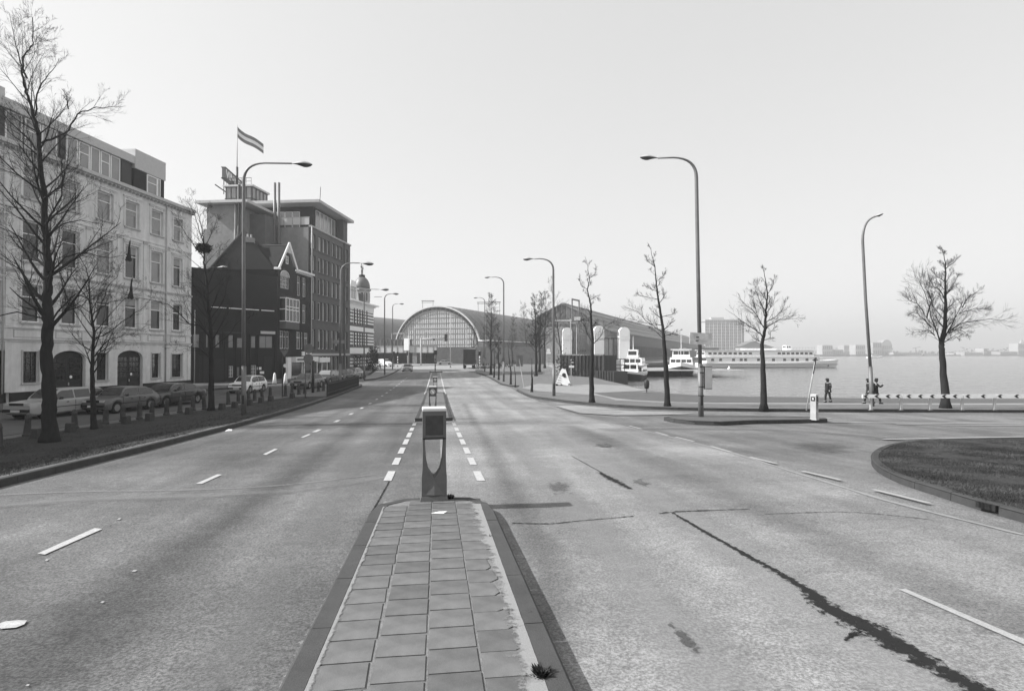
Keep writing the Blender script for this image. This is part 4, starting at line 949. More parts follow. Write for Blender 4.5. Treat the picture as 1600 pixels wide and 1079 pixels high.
# ================================================================ railway station, viaduct
AX=R(-29.8)
def arch_pts(a,b,z0,n=28): return [(-a*math.cos(math.pi*i/n),z0+b*math.sin(math.pi*i/n)) for i in range(n+1)]
o_=RD(-31.2,240); st=thing('station_hall','great arched glass and iron railway station hall at the end of the road','station',o_,AX)
P=arch_pts(20,17.9,5)
m_=MB(); L_=185
V=[(x,0,z) for x,z in P]+[(x,L_,z) for x,z in P]; n_=len(P); m_.add(V,[(i,i+1,n_+i+1,n_+i) for i in range(n_-1)]); m_.build('roof','shed',st,fix=False,smooth=True)
m_=MB()
for y in [i*6.2 for i in range(1,30)]: m_.tube([(x*1.006,y,5+(z-5)*1.012) for x,z in P],.12,4,cap=False)
m_.build('roof_rib','metal',st)
m_=MB(); Q=arch_pts(20.3,18.2,4.8); Q2=arch_pts(19.85,17.7,4.8)
V=[(x,-.6,z) for x,z in Q]+[(x,-.6,z) for x,z in Q2]+[(x,.4,z) for x,z in Q]; m_.add(V,[(i,i+1,n_+i+1,n_+i) for i in range(n_-1)]+[(i,2*n_+i,2*n_+i+1,i+1) for i in range(n_-1)]); m_.build('arch_rim','cream',st,fix=False)
m_=MB(); Q3=arch_pts(18.6,16.2,4.8); m_.tube([(x,-.3,z) for x,z in Q3],.2,5)
for i in range(2,n_-2): m_.tube([(Q2[i][0],-.3,Q2[i][1]),(Q3[i][0],-.3,Q3[i][1])],.1,4)
m_.build('arch_truss','metal',st)
gl=mat('station_glazing',.46,.5,.12,.35,spec=.5)
m_=MB(); m_.add([(x,.5,z) for x,z in Q3],[tuple(range(n_))]); m_.build('glazing',gl,st,fix=False)
m_=MB()
for i in range(-17,18):
    x=i*1.05; z=4.8+16.2*math.sqrt(max(0,1-(x/18.6)**2)); w=.13 if i%4==0 else .05
    m_.box(x-w,x+w,.3,.45,4.8,z)
for z in (7,9.2,11.4,13.6,15.8,18): 
    x=18.6*math.sqrt(max(0,1-((z-4.8)/16.2)**2)); m_.box(-x,x,.25,.4,z-.1,z+.1)
m_.build('glazing_bars','metal',st)
MB().box(-20,20,-.2,.6,4.2,5.2).build('transom','stone',st)
MB().box(-19.5,19.5,.5,3,0,4.2).build('lower_front','shed_w',st)
m_=MB()
for i in range(14): m_.box(-18+i*2.7,-17+i*2.7,.2,.49,.3,3.9)
m_.build('lower_openings','dark',st)
MB().box(19.6,24,-1,L_,0,8.2).build('side_wall','shed_w',st); MB().box(19.6,24.4,-1.2,L_,8.2,8.6).build('side_cornice','white',st)
m_=MB()
for i in range(55): m_.box(24,24.08,1+i*3.2,2.6+i*3.2,1.4,6.4)
m_.build('side_windows','glass_l',st)
# walkway gantries on the roof
def gantry(name,x0,x1,y,z0,z1,lab):
    q=Matrix.Translation(o_)@Matrix.Rotation(AX,4,'Z')@Vector((x0,y,z0)); g=thing(name,lab,'gantry',q,AX)
    [MB().tube([(0,0,0),(0,0,z1-z0)],.1,5).build('post','metal',g,loc=(xx,0,0)) for xx in (0,x1-x0)]; MB().tube([(-.5,0,z1-z0),(x1-x0+.5,0,z1-z0-.2)],.16,5).tube([(-.5,0,z1-z0-.7),(x1-x0+.5,0,z1-z0-.8)],.08,4).build('beam','metal_d',g)
gantry('roof_gantry',-6.5,-1.5,-.4,20,25.2,'small maintenance gantry left of the top of the station arch')
gantry('roof_gantry',7,17.5,25,17,26.2,'wide maintenance gantry on the roof behind the station arch')
# left far hall
o2_=RD(-91.7,275); s2=thing('station_hall','low dark hall roof to the left behind the station arch','station',o2_,AX)
P2=arch_pts(22,10.9,12,16); V=[(x,0,z) for x,z in P2]+[(x,240,z) for x,z in P2]; n2=len(P2)
MB().add(V,[(i,i+1,n2+i+1,n2+i) for i in range(n2-1)]).build('roof','shed',s2,fix=False,smooth=True); MB().box(-22,22,0,240,0,12).build('wall','shed_w',s2)
# right hall
o3_=RD(19.6,228); s3=thing('station_hall','very long dark pitched hall stretching away along the waterside','station',o3_,AX); L3=500
pr=[(-11.5,8),(-11.2,17.4),(-9,18.8),(0,22.9),(9,18.8),(19,12),(20,8)]
def band(a,b,m,nm,y0=0,y1=L3,dz=0): 
    k=40; mb=MB()
    for i in range(k):
        ya,yb=y0+(y1-y0)*i/k,y0+(y1-y0)*(i+1)/k-.25
        mb.quad((a[0],ya,a[1]+dz),(a[0],yb,a[1]+dz),(b[0],yb,b[1]+dz),(b[0],ya,b[1]+dz))
    mb.build(nm,m,s3,fix=False)
MB().prism([(p[0]*.995,p[1]-.1) for p in pr]+[(19.8,0),(-11.4,0)],.6,L3,'y').build('hall_body','shed_w',s3)
band(pr[3],pr[4],'shed','roof_slope'); band(pr[2],pr[3],'shed','roof_slope'); band(pr[4],pr[5],'shed_l','roof_skylight'); band(pr[1],pr[2],'shed_l','roof_skylight')
m_=MB()
for t in (.33,.66): 
    a=Vector(pr[4]).lerp(Vector(pr[5]),t); m_.box(a.x-.2,a.x+.2,0,L3,a.y,a.y+.25)
m_.box(-.5,.5,0,L3,22.8,23.2); m_.box(8.8,9.3,0,L3,18.7,19.2); m_.box(18.8,19.6,0,L3,11.6,12.1); m_.build('roof_purlin','metal',s3)
m_=MB()
for i in range(100): m_.box(20.0,20.12,2+i*5,5+i*5,1.5,6.5)
m_.build('side_windows','dark',s3)
m_=MB()
for a,b in zip(pr[1:-2],pr[2:-1]): m_.tube([(a[0],-.1,a[1]),(b[0],-.1,b[1])],.3,5)
for i in range(-5,9):
    x=i*2.1; z=22.9-abs(x)*.46 if abs(x)<9 else 18.8-(abs(x)-9)*.68; m_.tube([(x,-.1,15.2 if i%2 else 11),(x,-.1,z)],.12,4)
for z in (15.2,): m_.tube([(-11,-.15,z),(14.5,-.15,z)],.2,4)
m_.build('front_truss','metal',s3)
m_=MB()
for i in range(6): m_.box(-10+i*4.2,-7.2+i*4.2,.4,.58,4,10.5)
m_.build('front_windows','glass',s3)
MB().box(-6,3,-6,.5,0,13.5).build('front_annex','viaduct',s3)
# viaduct over the street
a_=RD(-52,180); b_=RD(-5,172); vd=thing('railway_viaduct','railway viaduct with ribbed steel girder over a dark underpass in front of the station','viaduct',a_,math.atan2(b_.y-a_.y,b_.x-a_.x)); VL=(b_-a_).length
MB().box(0,VL,.3,10,3.5,4.0).build('deck','viaduct',vd); MB().box(0,VL-18,0,.3,3.5,5.6).build('girder','stone',vd)
m_=MB(); i=0
while i<VL-18: m_.box(i,i+.18,-.12,0,3.5,5.6); i+=1.9
m_.box(0,VL-18,-.18,0,5.5,5.7); m_.box(0,VL-18,-.18,0,3.4,3.55); m_.build('stiffener','viaduct',vd)
MB().box(0,21.5,1,1.5,5.6,7.6).build('parapet_wall','shed_w',vd)
m_=MB()
i=.5
while i<21: m_.tube([(i,.95,5.7),(i+rnd.uniform(-.6,.6),.9,7.8)],.09,4); i+=1.1
m_.build('fence_post','steel',vd,kind='stuff')
MB().box(4,6.5,.2,9.8,0,3.5).build('pier','viaduct',vd); MB().box(22,23.4,.1,9,0,3.5).build('pier','viaduct',vd); MB().box(30,VL,.35,9,0,3.5).build('abutment','viaduct',vd); MB().box(VL-18,VL+14,-.2,9,0,5.2).build('abutment','shed_w',vd)
MB().box(0,VL,9.5,9.9,0,3.5).build('underpass_shade','dark',vd)  # dark plane behind the openings, painted in for the shade under the deck
MB().box(19.5,21.2,-.5,0,4.2,7.8).build('white_hut','white',vd)
def portal(p0,p1,d,y0,y1,lab,nm='catenary_portal'):
    A,B=D(p0,y1,d),D(p1,y1,d); C,E_=D(p0,y0,d),D(p1,y0,d); g=thing(nm,lab,'catenary',(A.x,A.y,C.z-2)); o=Vector((A.x,A.y,C.z-2))
    MB().tube([Vector((0,0,0)),A-o],.14,5).build('post','metal_l',g); MB().tube([Vector((B.x,B.y,E_.z-2))-o,B-o],.14,5).build('post','metal_l',g); MB().tube([A-o,B-o],.14,5).build('beam','metal_l',g)
portal(648,729,185,531,512,'pale catenary portal in front of the lower half of the station arch')
portal(612,632,185,531,521,'small catenary frame over the left end of the station arch')
portal(665,699,184,531,518,'narrow catenary frame in the middle of the station arch')
for i,x in enumerate((704.5,709,758)):
    p=G(x,564 if i<2 else 566); h=(552-(512 if i<2 else 500))/906*dep(p)+3.25
    t=thing('mast',('thin pale mast, left one of the pair beside the station arch','thin pale mast, right one of the pair beside the station arch','thin pale mast right of the truck')[i],'mast',p); MB().tube([(0,0,0),(0,0,h)],[.16,.1],6).build('pole','white',t); MB().box(-.3,.3,-.3,.3,0,.3).build('base','steel',t)
# low hedges, bicycles of clutter right of the truck
for i,(x0,x1,y0,y1,lab) in enumerate([(745,800,568,577,'low dark hedge right of the truck'),(800,838,562,570,'low dark hedge further right behind the young trees')]):
    p=G(x0,y1); q=G(x1,y1-2); mb=MB(); L=(q-p).length
    for k in range(260):
        c=p.lerp(q,rnd.random()); r=rnd.uniform(.15,.4); z=rnd.uniform(.1,1.1); mb.add([(c.x-p.x+rnd.uniform(-r,r),c.y-p.y+rnd.uniform(-r,r),z+rnd.uniform(-r,r)) for _ in range(3)],[(0,1,2)])
    mb.box(0,1,0,.1,0,.01); mb.build('hedge','weed',loc=p,fix=False,label=lab,cat='hedge')

# ================================================================ ferry landing
jt=RD(7.2,84); jd=RD(12.6,80); jy=thing('ferry_jetty','dark sheet-piled jetty wall at the ferry landing','jetty',jt,math.atan2(jd.y-jt.y,jd.x-jt.x)); JL=(jd-jt).length
MB().box(0,JL,0,4,-3,3.0).build('pile_wall','sheet',jy)
m_=MB(); i=0
while i<JL: m_.box(i,i+.3,-.14,0,-3,2.95); i+=.6
m_.build('pile_rib','sheet',jy); MB().box(-.1,JL+.1,-.2,.3,2.95,3.15).build('capping','steel',jy)
MB().box(JL-.3,JL+2.2,-1.5,3,-3,.8).build('fender','hull_d',jy)
m_=MB(); i=0
while i<2.5: m_.box(JL-.2+i,JL+i,-1.58,-1.5,-3,.95); i+=.4
m_.build('fender_board','sheet',jy)
bsh=MB(); 
for k in range(420):
    r=.16; c=Vector((rnd.gauss(0,.5),rnd.gauss(0,.4),abs(rnd.gauss(1.6,.9)))); bsh.add([c+Vector((rnd.uniform(-r,r),rnd.uniform(-r,r),rnd.uniform(-r,r))) for _ in range(3)],[(0,1,2)])
bsh.build('ivy_bush','weed',loc=RD(7.0,82.5),fix=False,label='dark ivy bush at the left end of the ferry jetty wall',cat='bush')
for i,(x0,x1,y0,y1,d) in enumerate([(879,893,510,590,97),(928,943,507,578,90),(967,983,511,568,104)]):
    a=D(x0,y0,d); b=D(x1,y1,d); w=(b-a).xy.length; zb=min(b.z,-.5); c=(a+b)/2
    t=thing('pylon',('leftmost white ferry bridge pylon, rising behind the dark jetty','middle white ferry bridge pylon between the jetty and the ferry bridge','rightmost white ferry bridge pylon beside the small tour boat')[i],'pylon',(c.x,c.y,-3),YAW)
    H=a.z+3; MB().box(-w/2,w/2,-.6,.9,0,H-.9).build('shaft','white',t); MB().box(-w/2-.04,w/2+.04,-.64,.94,H*.80,H-.85).build('head','white',t)
    MB().lathe([(w*.5,-.66),(w*.5,.96)],20,(0,0,H-.9),'y').build('sheave_cover','white',t,smooth=False); MB().box(-w/2-.3,-w/2-.12,-.2,.2,H*.86,H*.93).build('bracket','steel',t)
    MB().box(-w/2-.15,w/2+.15,-.8,1.1,0,2.6).build('pylon_base','viaduct',t)
fb_=thing('ferry_bridge','dark steel ferry bridge with railings between the white pylons','bridge',RD(13.8,93,.3),YAW)
MB().box(0,4.4,0,12,-1.3,.0).build('deck','hull_d',fb_); m_=MB()
for i in range(7): m_.box(i*.7,i*.7+.1,-.1,.0,0,2.1)
for z in (.5,1.1,2.0): m_.box(0,4.4,-.12,0.02,z,z+.12)
m_.build('railing','metal_d',fb_)
for i in range(3): MB().box(.9+i*1.1,1.55+i*1.1,1,1.1,.2,1.9).build('panel','cream',fb_)
m_=MB()
for i in range(6): m_.tube([(i*.85,5,0),(i*.85,5,5.5)],.07,5)
m_.tube([(0,5,5.5),(4.3,5,5.5)],.1,5); m_.build('lifting_frame','metal_d',fb_)
# portal frame over the landing
p=D(894,520,100); g=thing('lifting_portal','tall thin steel portal frame above the ferry landing','portal',(p.x,p.y,0),YAW)
hh=D(894,467,100).z; MB().tube([(0,0,0),(0,0,hh)],.13,6).build('post','steel',g); MB().tube([(1.2,0,0),(1.2,0,hh-.3)],.13,6).build('post','steel',g); MB().tube([(-.1,0,hh),(1.3,0,hh-.3)],.15,6).build('beam','steel',g); MB().box(.4,1.4,-.2,.1,hh-3.7,hh-3.1).build('sign_plate','white',g); MB().tube([(-3.3,0,8.9),(0,0,8.9)],.09,5).build('cross_arm','white',g)
for i,(x,y0,d) in enumerate(((891.5,496,92),(901,506,92))):
    p=D(x,590,d); h=D(x,y0,d).z; g=thing('thin_mast',('thin pale mast behind the dark jetty','thin hooked lamp mast behind the dark jetty')[i],'mast',(p.x,p.y,-1.5)); pts=[(0,0,0),(0,0,h+1.3)]+([(-.2,0,h+1.6),(-.9,0,h+1.7)] if i else []); MB().tube(pts,.07,6).build('pole','metal_l',g)

# ================================================================ boats
def hull(L,W,zt,zbow,n=20,bow=.28,stern=.15):
    """closed hull: x forward, deck height rises to the bow"""
    mb=MB(); V=[];rows=6
    for i in range(n+1):
        t=i/n; x=L*(t-.5); w=W/2*(1-max(0,(t-(1-bow))/bow)**1.8)*(1-.18*max(0,(stern-t)/stern)**1.5); w=max(w,.02); zd=zt+(zbow-zt)*max(0,(t-.45)/.55)**2
        xo=(zd*.25*max(0,(t-(1-bow))/bow))
        V+=[(x-xo*.6,0,-.6),(x-xo*.4,w*.75,-.4),(x,w*.93,zd*.3),(x+xo,w,zd),(x+xo,-w,zd),(x,-w*.93,zd*.3),(x-xo*.4,-w*.75,-.4)]
    f=[]
    for i in range(n):
        for j in range(7): f.append((i*7+j,i*7+(j+1)%7,(i+1)*7+(j+1)%7,(i+1)*7+j))
    f+=[tuple(range(7)),tuple(n*7+j for j in range(6,-1,-1))]
    return mb.add(V,f)
def cut_z(mb,z):   # upper strake copied as a slightly larger shell between two heights
    return mb
def boatcabin(par,name,x0,x1,w,z0,z1,m='white',tp=.12,wins=None,wz=(0,0),ends=True):
    MB().add([(x0,-w,z0),(x1,-w,z0),(x1,w,z0),(x0,w,z0),(x0+tp,-w+tp,z1),(x1-tp,-w+tp,z1),(x1-tp,w-tp,z1),(x0+tp,w-tp,z1)],[(0,3,2,1),(4,5,6,7),(0,1,5,4),(1,2,6,5),(2,3,7,6),(3,0,4,7)]).build(name,m,par)
    if wins:
        for a,b in wins:
            for sd in (-1,1):
                h0=(wz[0]-z0)/(z1-z0); h1=(wz[1]-z0)/(z1-z0); y0,y1=w-tp*h0+.015,w-tp*h1+.015
                MB().quad((a,sd*y0,wz[0]),(b,sd*y0,wz[0]),(b,sd*y1,wz[1]),(a,sd*y1,wz[1])).build('window','glass',par,fix=False)
        if ends:
            for e,sg_ in ((x0,1),(x1,-1)):
                n_=max(1,int(w*2/1.0)); h0=(wz[0]-z0)/(z1-z0); h1=(wz[1]-z0)/(z1-z0)
                for i in range(n_):
                    ya=-w+.2+(2*w-.4)*i/n_+.06; yb=-w+.2+(2*w-.4)*(i+1)/n_-.06
                    MB().quad((e+sg_*(tp*h0-.015),ya,wz[0]),(e+sg_*(tp*h0-.015),yb,wz[0]),(e+sg_*(tp*h1-.015),yb,wz[1]),(e+sg_*(tp*h1-.015),ya,wz[1])).build('window','glass',par,fix=False)
WZ=-1.2
# passenger ship, side on
pc=RD((1192-800)/906*183+2,184,WZ); ps=thing('passenger_ship','long white two-deck passenger ship lying side-on behind the pontoon','ship',pc,YAW+R(1.0))
hull(44,8.5,1.5,2.6,24,.25).build('hull','white',ps,smooth=False,fix=True)
MB().box(-21.5,20,-4.32,-4.27,.95,1.12).build('rubbing_strake','metal_d',ps); MB().box(-21.8,19,-4.3,-4.2,-.5,.15).build('boot_topping','hull_m',ps)
boatcabin(ps,'main_deck',-21,14.5,3.9,1.5,3.3,'white',.05,[(x,x+.9) for x in (-19.5,-17,-13,-10.6,-9.2,-5.2,-.5,3,5.5,7,10,12.5)],(2.1,2.9))
boatcabin(ps,'upper_deck',-21.5,12.8,3.7,3.42,5.4,'white',.1,[(-20.3+i*1.58,-19.3+i*1.58) for i in range(9)]+[(-4.2,-3.1)]+[(1.4+i*1.42,2.35+i*1.42) for i in range(8)],(4.15,4.8))
MB().box(-22,15,-4.1,4.1,3.3,3.42).build('deck_edge','white',ps); MB().box(-22,13.5,-4.0,4.0,5.4,5.52).build('deck_edge','white',ps)
boatcabin(ps,'pilot_house',5.2,7.0,1.2,5.52,7.0,'white',.1,[(5.5,6.0),(6.2,6.7)],(6.2,6.75)); m_=MB()
for i in range(24): m_.tube([(-9+i*.95,-3.9,5.5),(-9+i*.95,-3.9,6.3)],.03,4)
m_.tube([(-9,-3.9,6.3),(13,-3.9,6.3)],.04,4); 
for i in range(8): m_.tube([(15+i*.9,-3+i*.3,1.9+i*.08),(15+i*.9,-3+i*.3,2.8+i*.08)],.03,4)
m_.tube([(15,-3,2.8),(21.3,-.9,3.4)],.04,4); m_.tube([(6.1,0,7),(6.1,0,9)],.06,5); m_.build('railing','metal_l',ps)
MB().box(-8,2,-1.5,1.5,5.52,6.0).build('roof_canopy','white',ps)
pn=thing('pontoon','long low dark landing pontoon in front of the passenger ship','pontoon',RD((1098-800)/906*181,181,WZ),YAW+R(1))
MB().box(0,25,0,1.8,-.3,.9).build('float','hull_m',pn); MB().box(25,40,.4,1.4,.45,.85).build('gangway','hull_d',pn); MB().box(-.1,25.1,-.1,1.9,.9,1.02).build('deck','steel',pn)
MB().lathe([(.5,-.3),(.55,.3),(.3,.6)],10,(38.5,.9,.7)).build('buoy','white',pn)
bu=RD((1139-800)/906*165,165,WZ); tb_=thing('mooring_buoy','small white buoy floating in front of the pontoon','buoy',bu); MB().lathe([(.05,-.3),(.4,-.1),(.45,.2),(.2,.45),(.08,.9)],10).build('float','white',tb_,smooth=True)
# work ship with white bulwark and derrick
wc=RD((1071-800)/906*121,124,WZ); ws=thing('work_ship','white topped work ship with dark hull, wheelhouse and derrick, moored bow towards the quay','ship',wc,YAW+R(253))
hull(15,5.2,1.15,1.9,20,.35).build('hull','hull_d',ws); 
hb=hull(15.1,5.3,1.9,2.7,20,.35); hb.v=[(x,y,max(z,1.2)) for x,y,z in hb.v]; hb.build('bulwark','white',ws)
boatcabin(ws,'deckhouse',-3,4.5,2.3,2.0,3.6,'white',.1,[(-2.3,-1.4),(-.6,.3),(1.2,2.1),(2.8,3.7)],(2.6,3.2)); boatcabin(ws,'wheelhouse',-.5,3.8,1.8,3.6,5.2,'white',.15,[(0,.7),(.9,1.6),(1.8,2.5),(2.7,3.3)],(4.2,4.95)); MB().box(-.8,4.2,-2.1,2.1,5.2,5.35).build('wheelhouse_roof','white',ws)
m_=MB(); m_.tube([(-4.5,-1.4,1.9),(-5.6,0,5.6)],.14,6); m_.tube([(-4.5,1.4,1.9),(-5.6,0,5.6)],.14,6); m_.tube([(-5.6,0,5.6),(-9.5,0,5.2)],.12,6); m_.tube([(-9.4,0,5.2),(-7,0,1.9)],.08,5); m_.build('derrick','metal_d',ws)
for x,h in ((2.5,8.3),(.6,7.2),(7.5,5.0)): MB().tube([(x,0,2.0 if x>5 else 5.2),(x,0,h)],.05,5).build('mast','white',ws)
# dark barge behind
bg_=thing('barge','low dark barge moored between the tour boat and the work ship','barge',RD((1032-800)/906*134,138,WZ),YAW+R(25)); hull(16,5,1.6,2.2,14,.2).build('hull','hull_d',bg_); MB().box(-6,5,-1.8,1.8,1.6,2.3).build('hatch','hull_m',bg_)
# tour boat
tc_=RD((990-800)/906*98,98.5,WZ); tt=thing('tour_boat','small white harbour tour boat with windowed saloon and raised wheelhouse by the ferry pylons','boat',tc_,YAW+R(250))
hull(10.5,3.9,.75,1.25,18,.22).build('hull','hull_d',tt); hb=hull(10.6,4.0,1.15,1.6,18,.22); hb.v=[(x,y,max(z,.72)) for x,y,z in hb.v]; hb.build('bulwark','white',tt)
boatcabin(tt,'saloon',-4.8,1.4,1.85,1.1,2.5,'white',.12,[(-4.4+i*.95,-3.65+i*.95) for i in range(6)],(1.45,2.2)); boatcabin(tt,'upper_saloon',-3.8,.8,1.6,2.55,3.7,'white',.1,[(-3.4+i*1.0,-2.65+i*1.0) for i in range(4)],(2.9,3.5)); boatcabin(tt,'wheelhouse',-1.0,.8,.95,3.7,5.1,'white',.1,[(-.7,.5)],(4.2,4.85)); boatcabin(tt,'foredeck_house',1.9,3.6,1.3,1.2,2.9,'white',.1,[(2.2,3.2)],(1.9,2.6))
MB().box(-5,1.6,-2.0,2.0,2.5,2.58).build('deck_edge','white',tt); MB().tube([(-.2,0,5.1),(-.2,0,7.4)],[.06,.03],5).tube([(-.6,0,5.1),(-.2,0,6.6)],.03,4).build('mast','white',tt)
m_=MB()
for i in range(7): m_.tube([(-4.7+i*.5,-1.7,2.58),(-4.7+i*.5,-1.7,3.3)],.025,4)
m_.build('railing','white',tt)
# small craft far out
fbt=RD((1366-800)/906*560,560,WZ); ft_=thing('motor_boat','small white motor boat far out on the water beside the leaning lamp post','boat',fbt,YAW); hull(14,4,1.2,2.2,10).build('hull','white',ft_); MB().box(-3,2,-1.2,1.2,1.2,3.2).build('cabin','cream',ft_)

# ================================================================ far side of the water
def farbox(name,lab,cat,x0,x1,y0,d,m='far',z0=-1,dep_=18,floors=0,bays=0,extra=None):
    a=D(x0,HZ,d); b=D(x1,HZ,d); w=(b-a).xy.length; h=D(x0,y0,d).z-z0
    t=thing(name,lab,cat,(a.x,a.y,z0),YAW); MB().box(0,w,0,dep_,0,h).build('wall',m,t)
    if floors:
        for i in range(floors):
            z=h*(i+.25)/floors; m_=MB()
            for j in range(bays): m_.box(w*(j+.2)/bays,w*(j+.8)/bays,-.15,-.02,z,z+h/floors*.55)
            m_.build('window_row','far_d',t)
    if extra: extra(t,w,h)
    return t
def hb_extra(t,w,h):
    m_=MB()
    for i in range(10): m_.box(w*i/9-.4,w*i/9+.4,-.9,-.1,0,h-2)
    m_.build('pillar','cream',t)
    MB().box(-.6,w+.6,-1.0,19,h-3.2,h-2.2).build('cornice','far_d',t); MB().box(w*.2,w*.55,4,14,h,h+3).build('roof_house','far_w',t); MB().box(w-.1,w+3.5,1,15,0,h-3).build('stair_wing','far_d',t)
farbox('tower_block','pale twelve storey waterside block with grid facade behind the passenger ship','building',1102,1159,499,760,'far_w',0,20,12,18,hb_extra)
def roof_extra(t,w,h): MB().add([(-2,-1,h),(w*.35,-1,h+6),(w+3,-1,h-1),(-2,20,h),(w*.35,20,h+6),(w+3,20,h-1)],[(0,1,4,3),(1,2,5,4),(0,2,1),(3,4,5)]).build('roof','far_d',t)
farbox('dock_shed','grey dock shed with shallow pitched roof right of the tower block','shed',1160,1206,541,640,'far',0,20,0,0,roof_extra)
farbox('quay_shed','low dark flat-roofed quay shed left of the tower block','shed',1072,1124,543,330,'far_d',0,14)
fb2=thing('far_bank',None,None,kind='structure'); mb=MB()
fp0=[RD(r,1010+60*math.sin(r*.01)) for r in range(250,1900,60)]; V=[(p.x,p.y,-1.9) for p in fp0]+[(p.x,p.y,.8) for p in fp0]+[tuple((p+RD(0,900)).xy)+(1.5,) for p in fp0]; n_=len(fp0)
mb.add(V,[(i,i+1,n_+i+1,n_+i) for i in range(n_-1)]+[(n_+i,n_+i+1,2*n_+i+1,2*n_+i) for i in range(n_-1)]); mb.build('far_bank_ground','earth',fb2,fix=False)
FARB=[(1285,1301,539,'far_w','white warehouse on the far bank beyond the ship bow'),(1303,1318,546,'far','low grey shed on the far bank right of the white warehouse'),(1319,1334,539,'far','grey block on the far bank, left of the leaning lamp post'),(1337,1352,538.5,'far_w','pale block on the far bank just left of the leaning lamp post'),(1364,1378,534.5,'far','tall grey factory on the far bank right of the leaning lamp post'),(1379,1394,538,'far','rounded grey factory hall on the far bank'),(1396,1440,550,'far_w','long pale low shed on the far bank'),(1442,1466,552,'far_w','low white quay building on the far bank left of the big bare tree'),(1490,1506,551.5,'far_w','low white quay building on the far bank right of the big bare tree'),(1507,1536,550,'far','long grey shed on the far bank'),(1537,1542,544,'far_w','small white block standing on the grey shed of the far bank'),(1543,1562,548,'far_d','dark low hall on the far bank'),(1563,1590,549,'far','grey low hall on the far bank near the right edge'),(1591,1606,536,'far_w','white building with small spire on the far bank at the right edge'),(1640,1690,545,'far','grey hall on the far bank')]
for i,(x0,x1,y0,m_n,lab) in enumerate(FARB):
    ex=None
    if 'rounded' in lab: ex=lambda t,w,h: MB().lathe([(w/2,0),(w/2,16)],16,(w/2,1,h),'y').build('round_roof','far',t)
    if 'spire' in lab: ex=lambda t,w,h: MB().add([(w*.3,0,h),(w*.7,0,h),(w*.7,5,h),(w*.3,5,h),(w*.5,2.5,h+9)],[(0,1,4),(1,2,4),(2,3,4),(3,0,4)]).build('spire','far_w',t)
    farbox('far_building',lab,'building',x0,x1,y0,1055+10*(i%3),m_n,-1,20,2 if y0<545 else 1,max(3,(x1-x0)//3),ex)
# far wood
r2=random.Random(11); mb=MB()
for k in range(2600):
    r=r2.uniform(300,1750); d=1130+r2.uniform(0,40); h=9+4*math.sin(r*.021)+3*math.sin(r*.07+1)+2.5*math.sin(r*.19); z=r2.uniform(0,1)**.7*max(4,h); s_=r2.uniform(1.5,4.5); c=RD(r,d)
    mb.add([(c.x+r2.uniform(-s_,s_),c.y+r2.uniform(-2,2),z+r2.uniform(-s_,s_)*.7) for _ in range(4)],[(0,1,2,3)])
mb.build('far_wood','far_d',kind='stuff',fix=False)
cn=RD((1311+120-800)/906*1100,1100); ct=thing('harbour_crane','thin harbour crane rising over the far bank left of the big bare tree','crane',(cn.x,cn.y,0),YAW); MB().tube([(0,0,0),(0,0,14)],.6,5).build('tower','far_d',ct); MB().tube([(-6,0,13),(9,0,16)],.4,5).build('jib','far_d',ct)

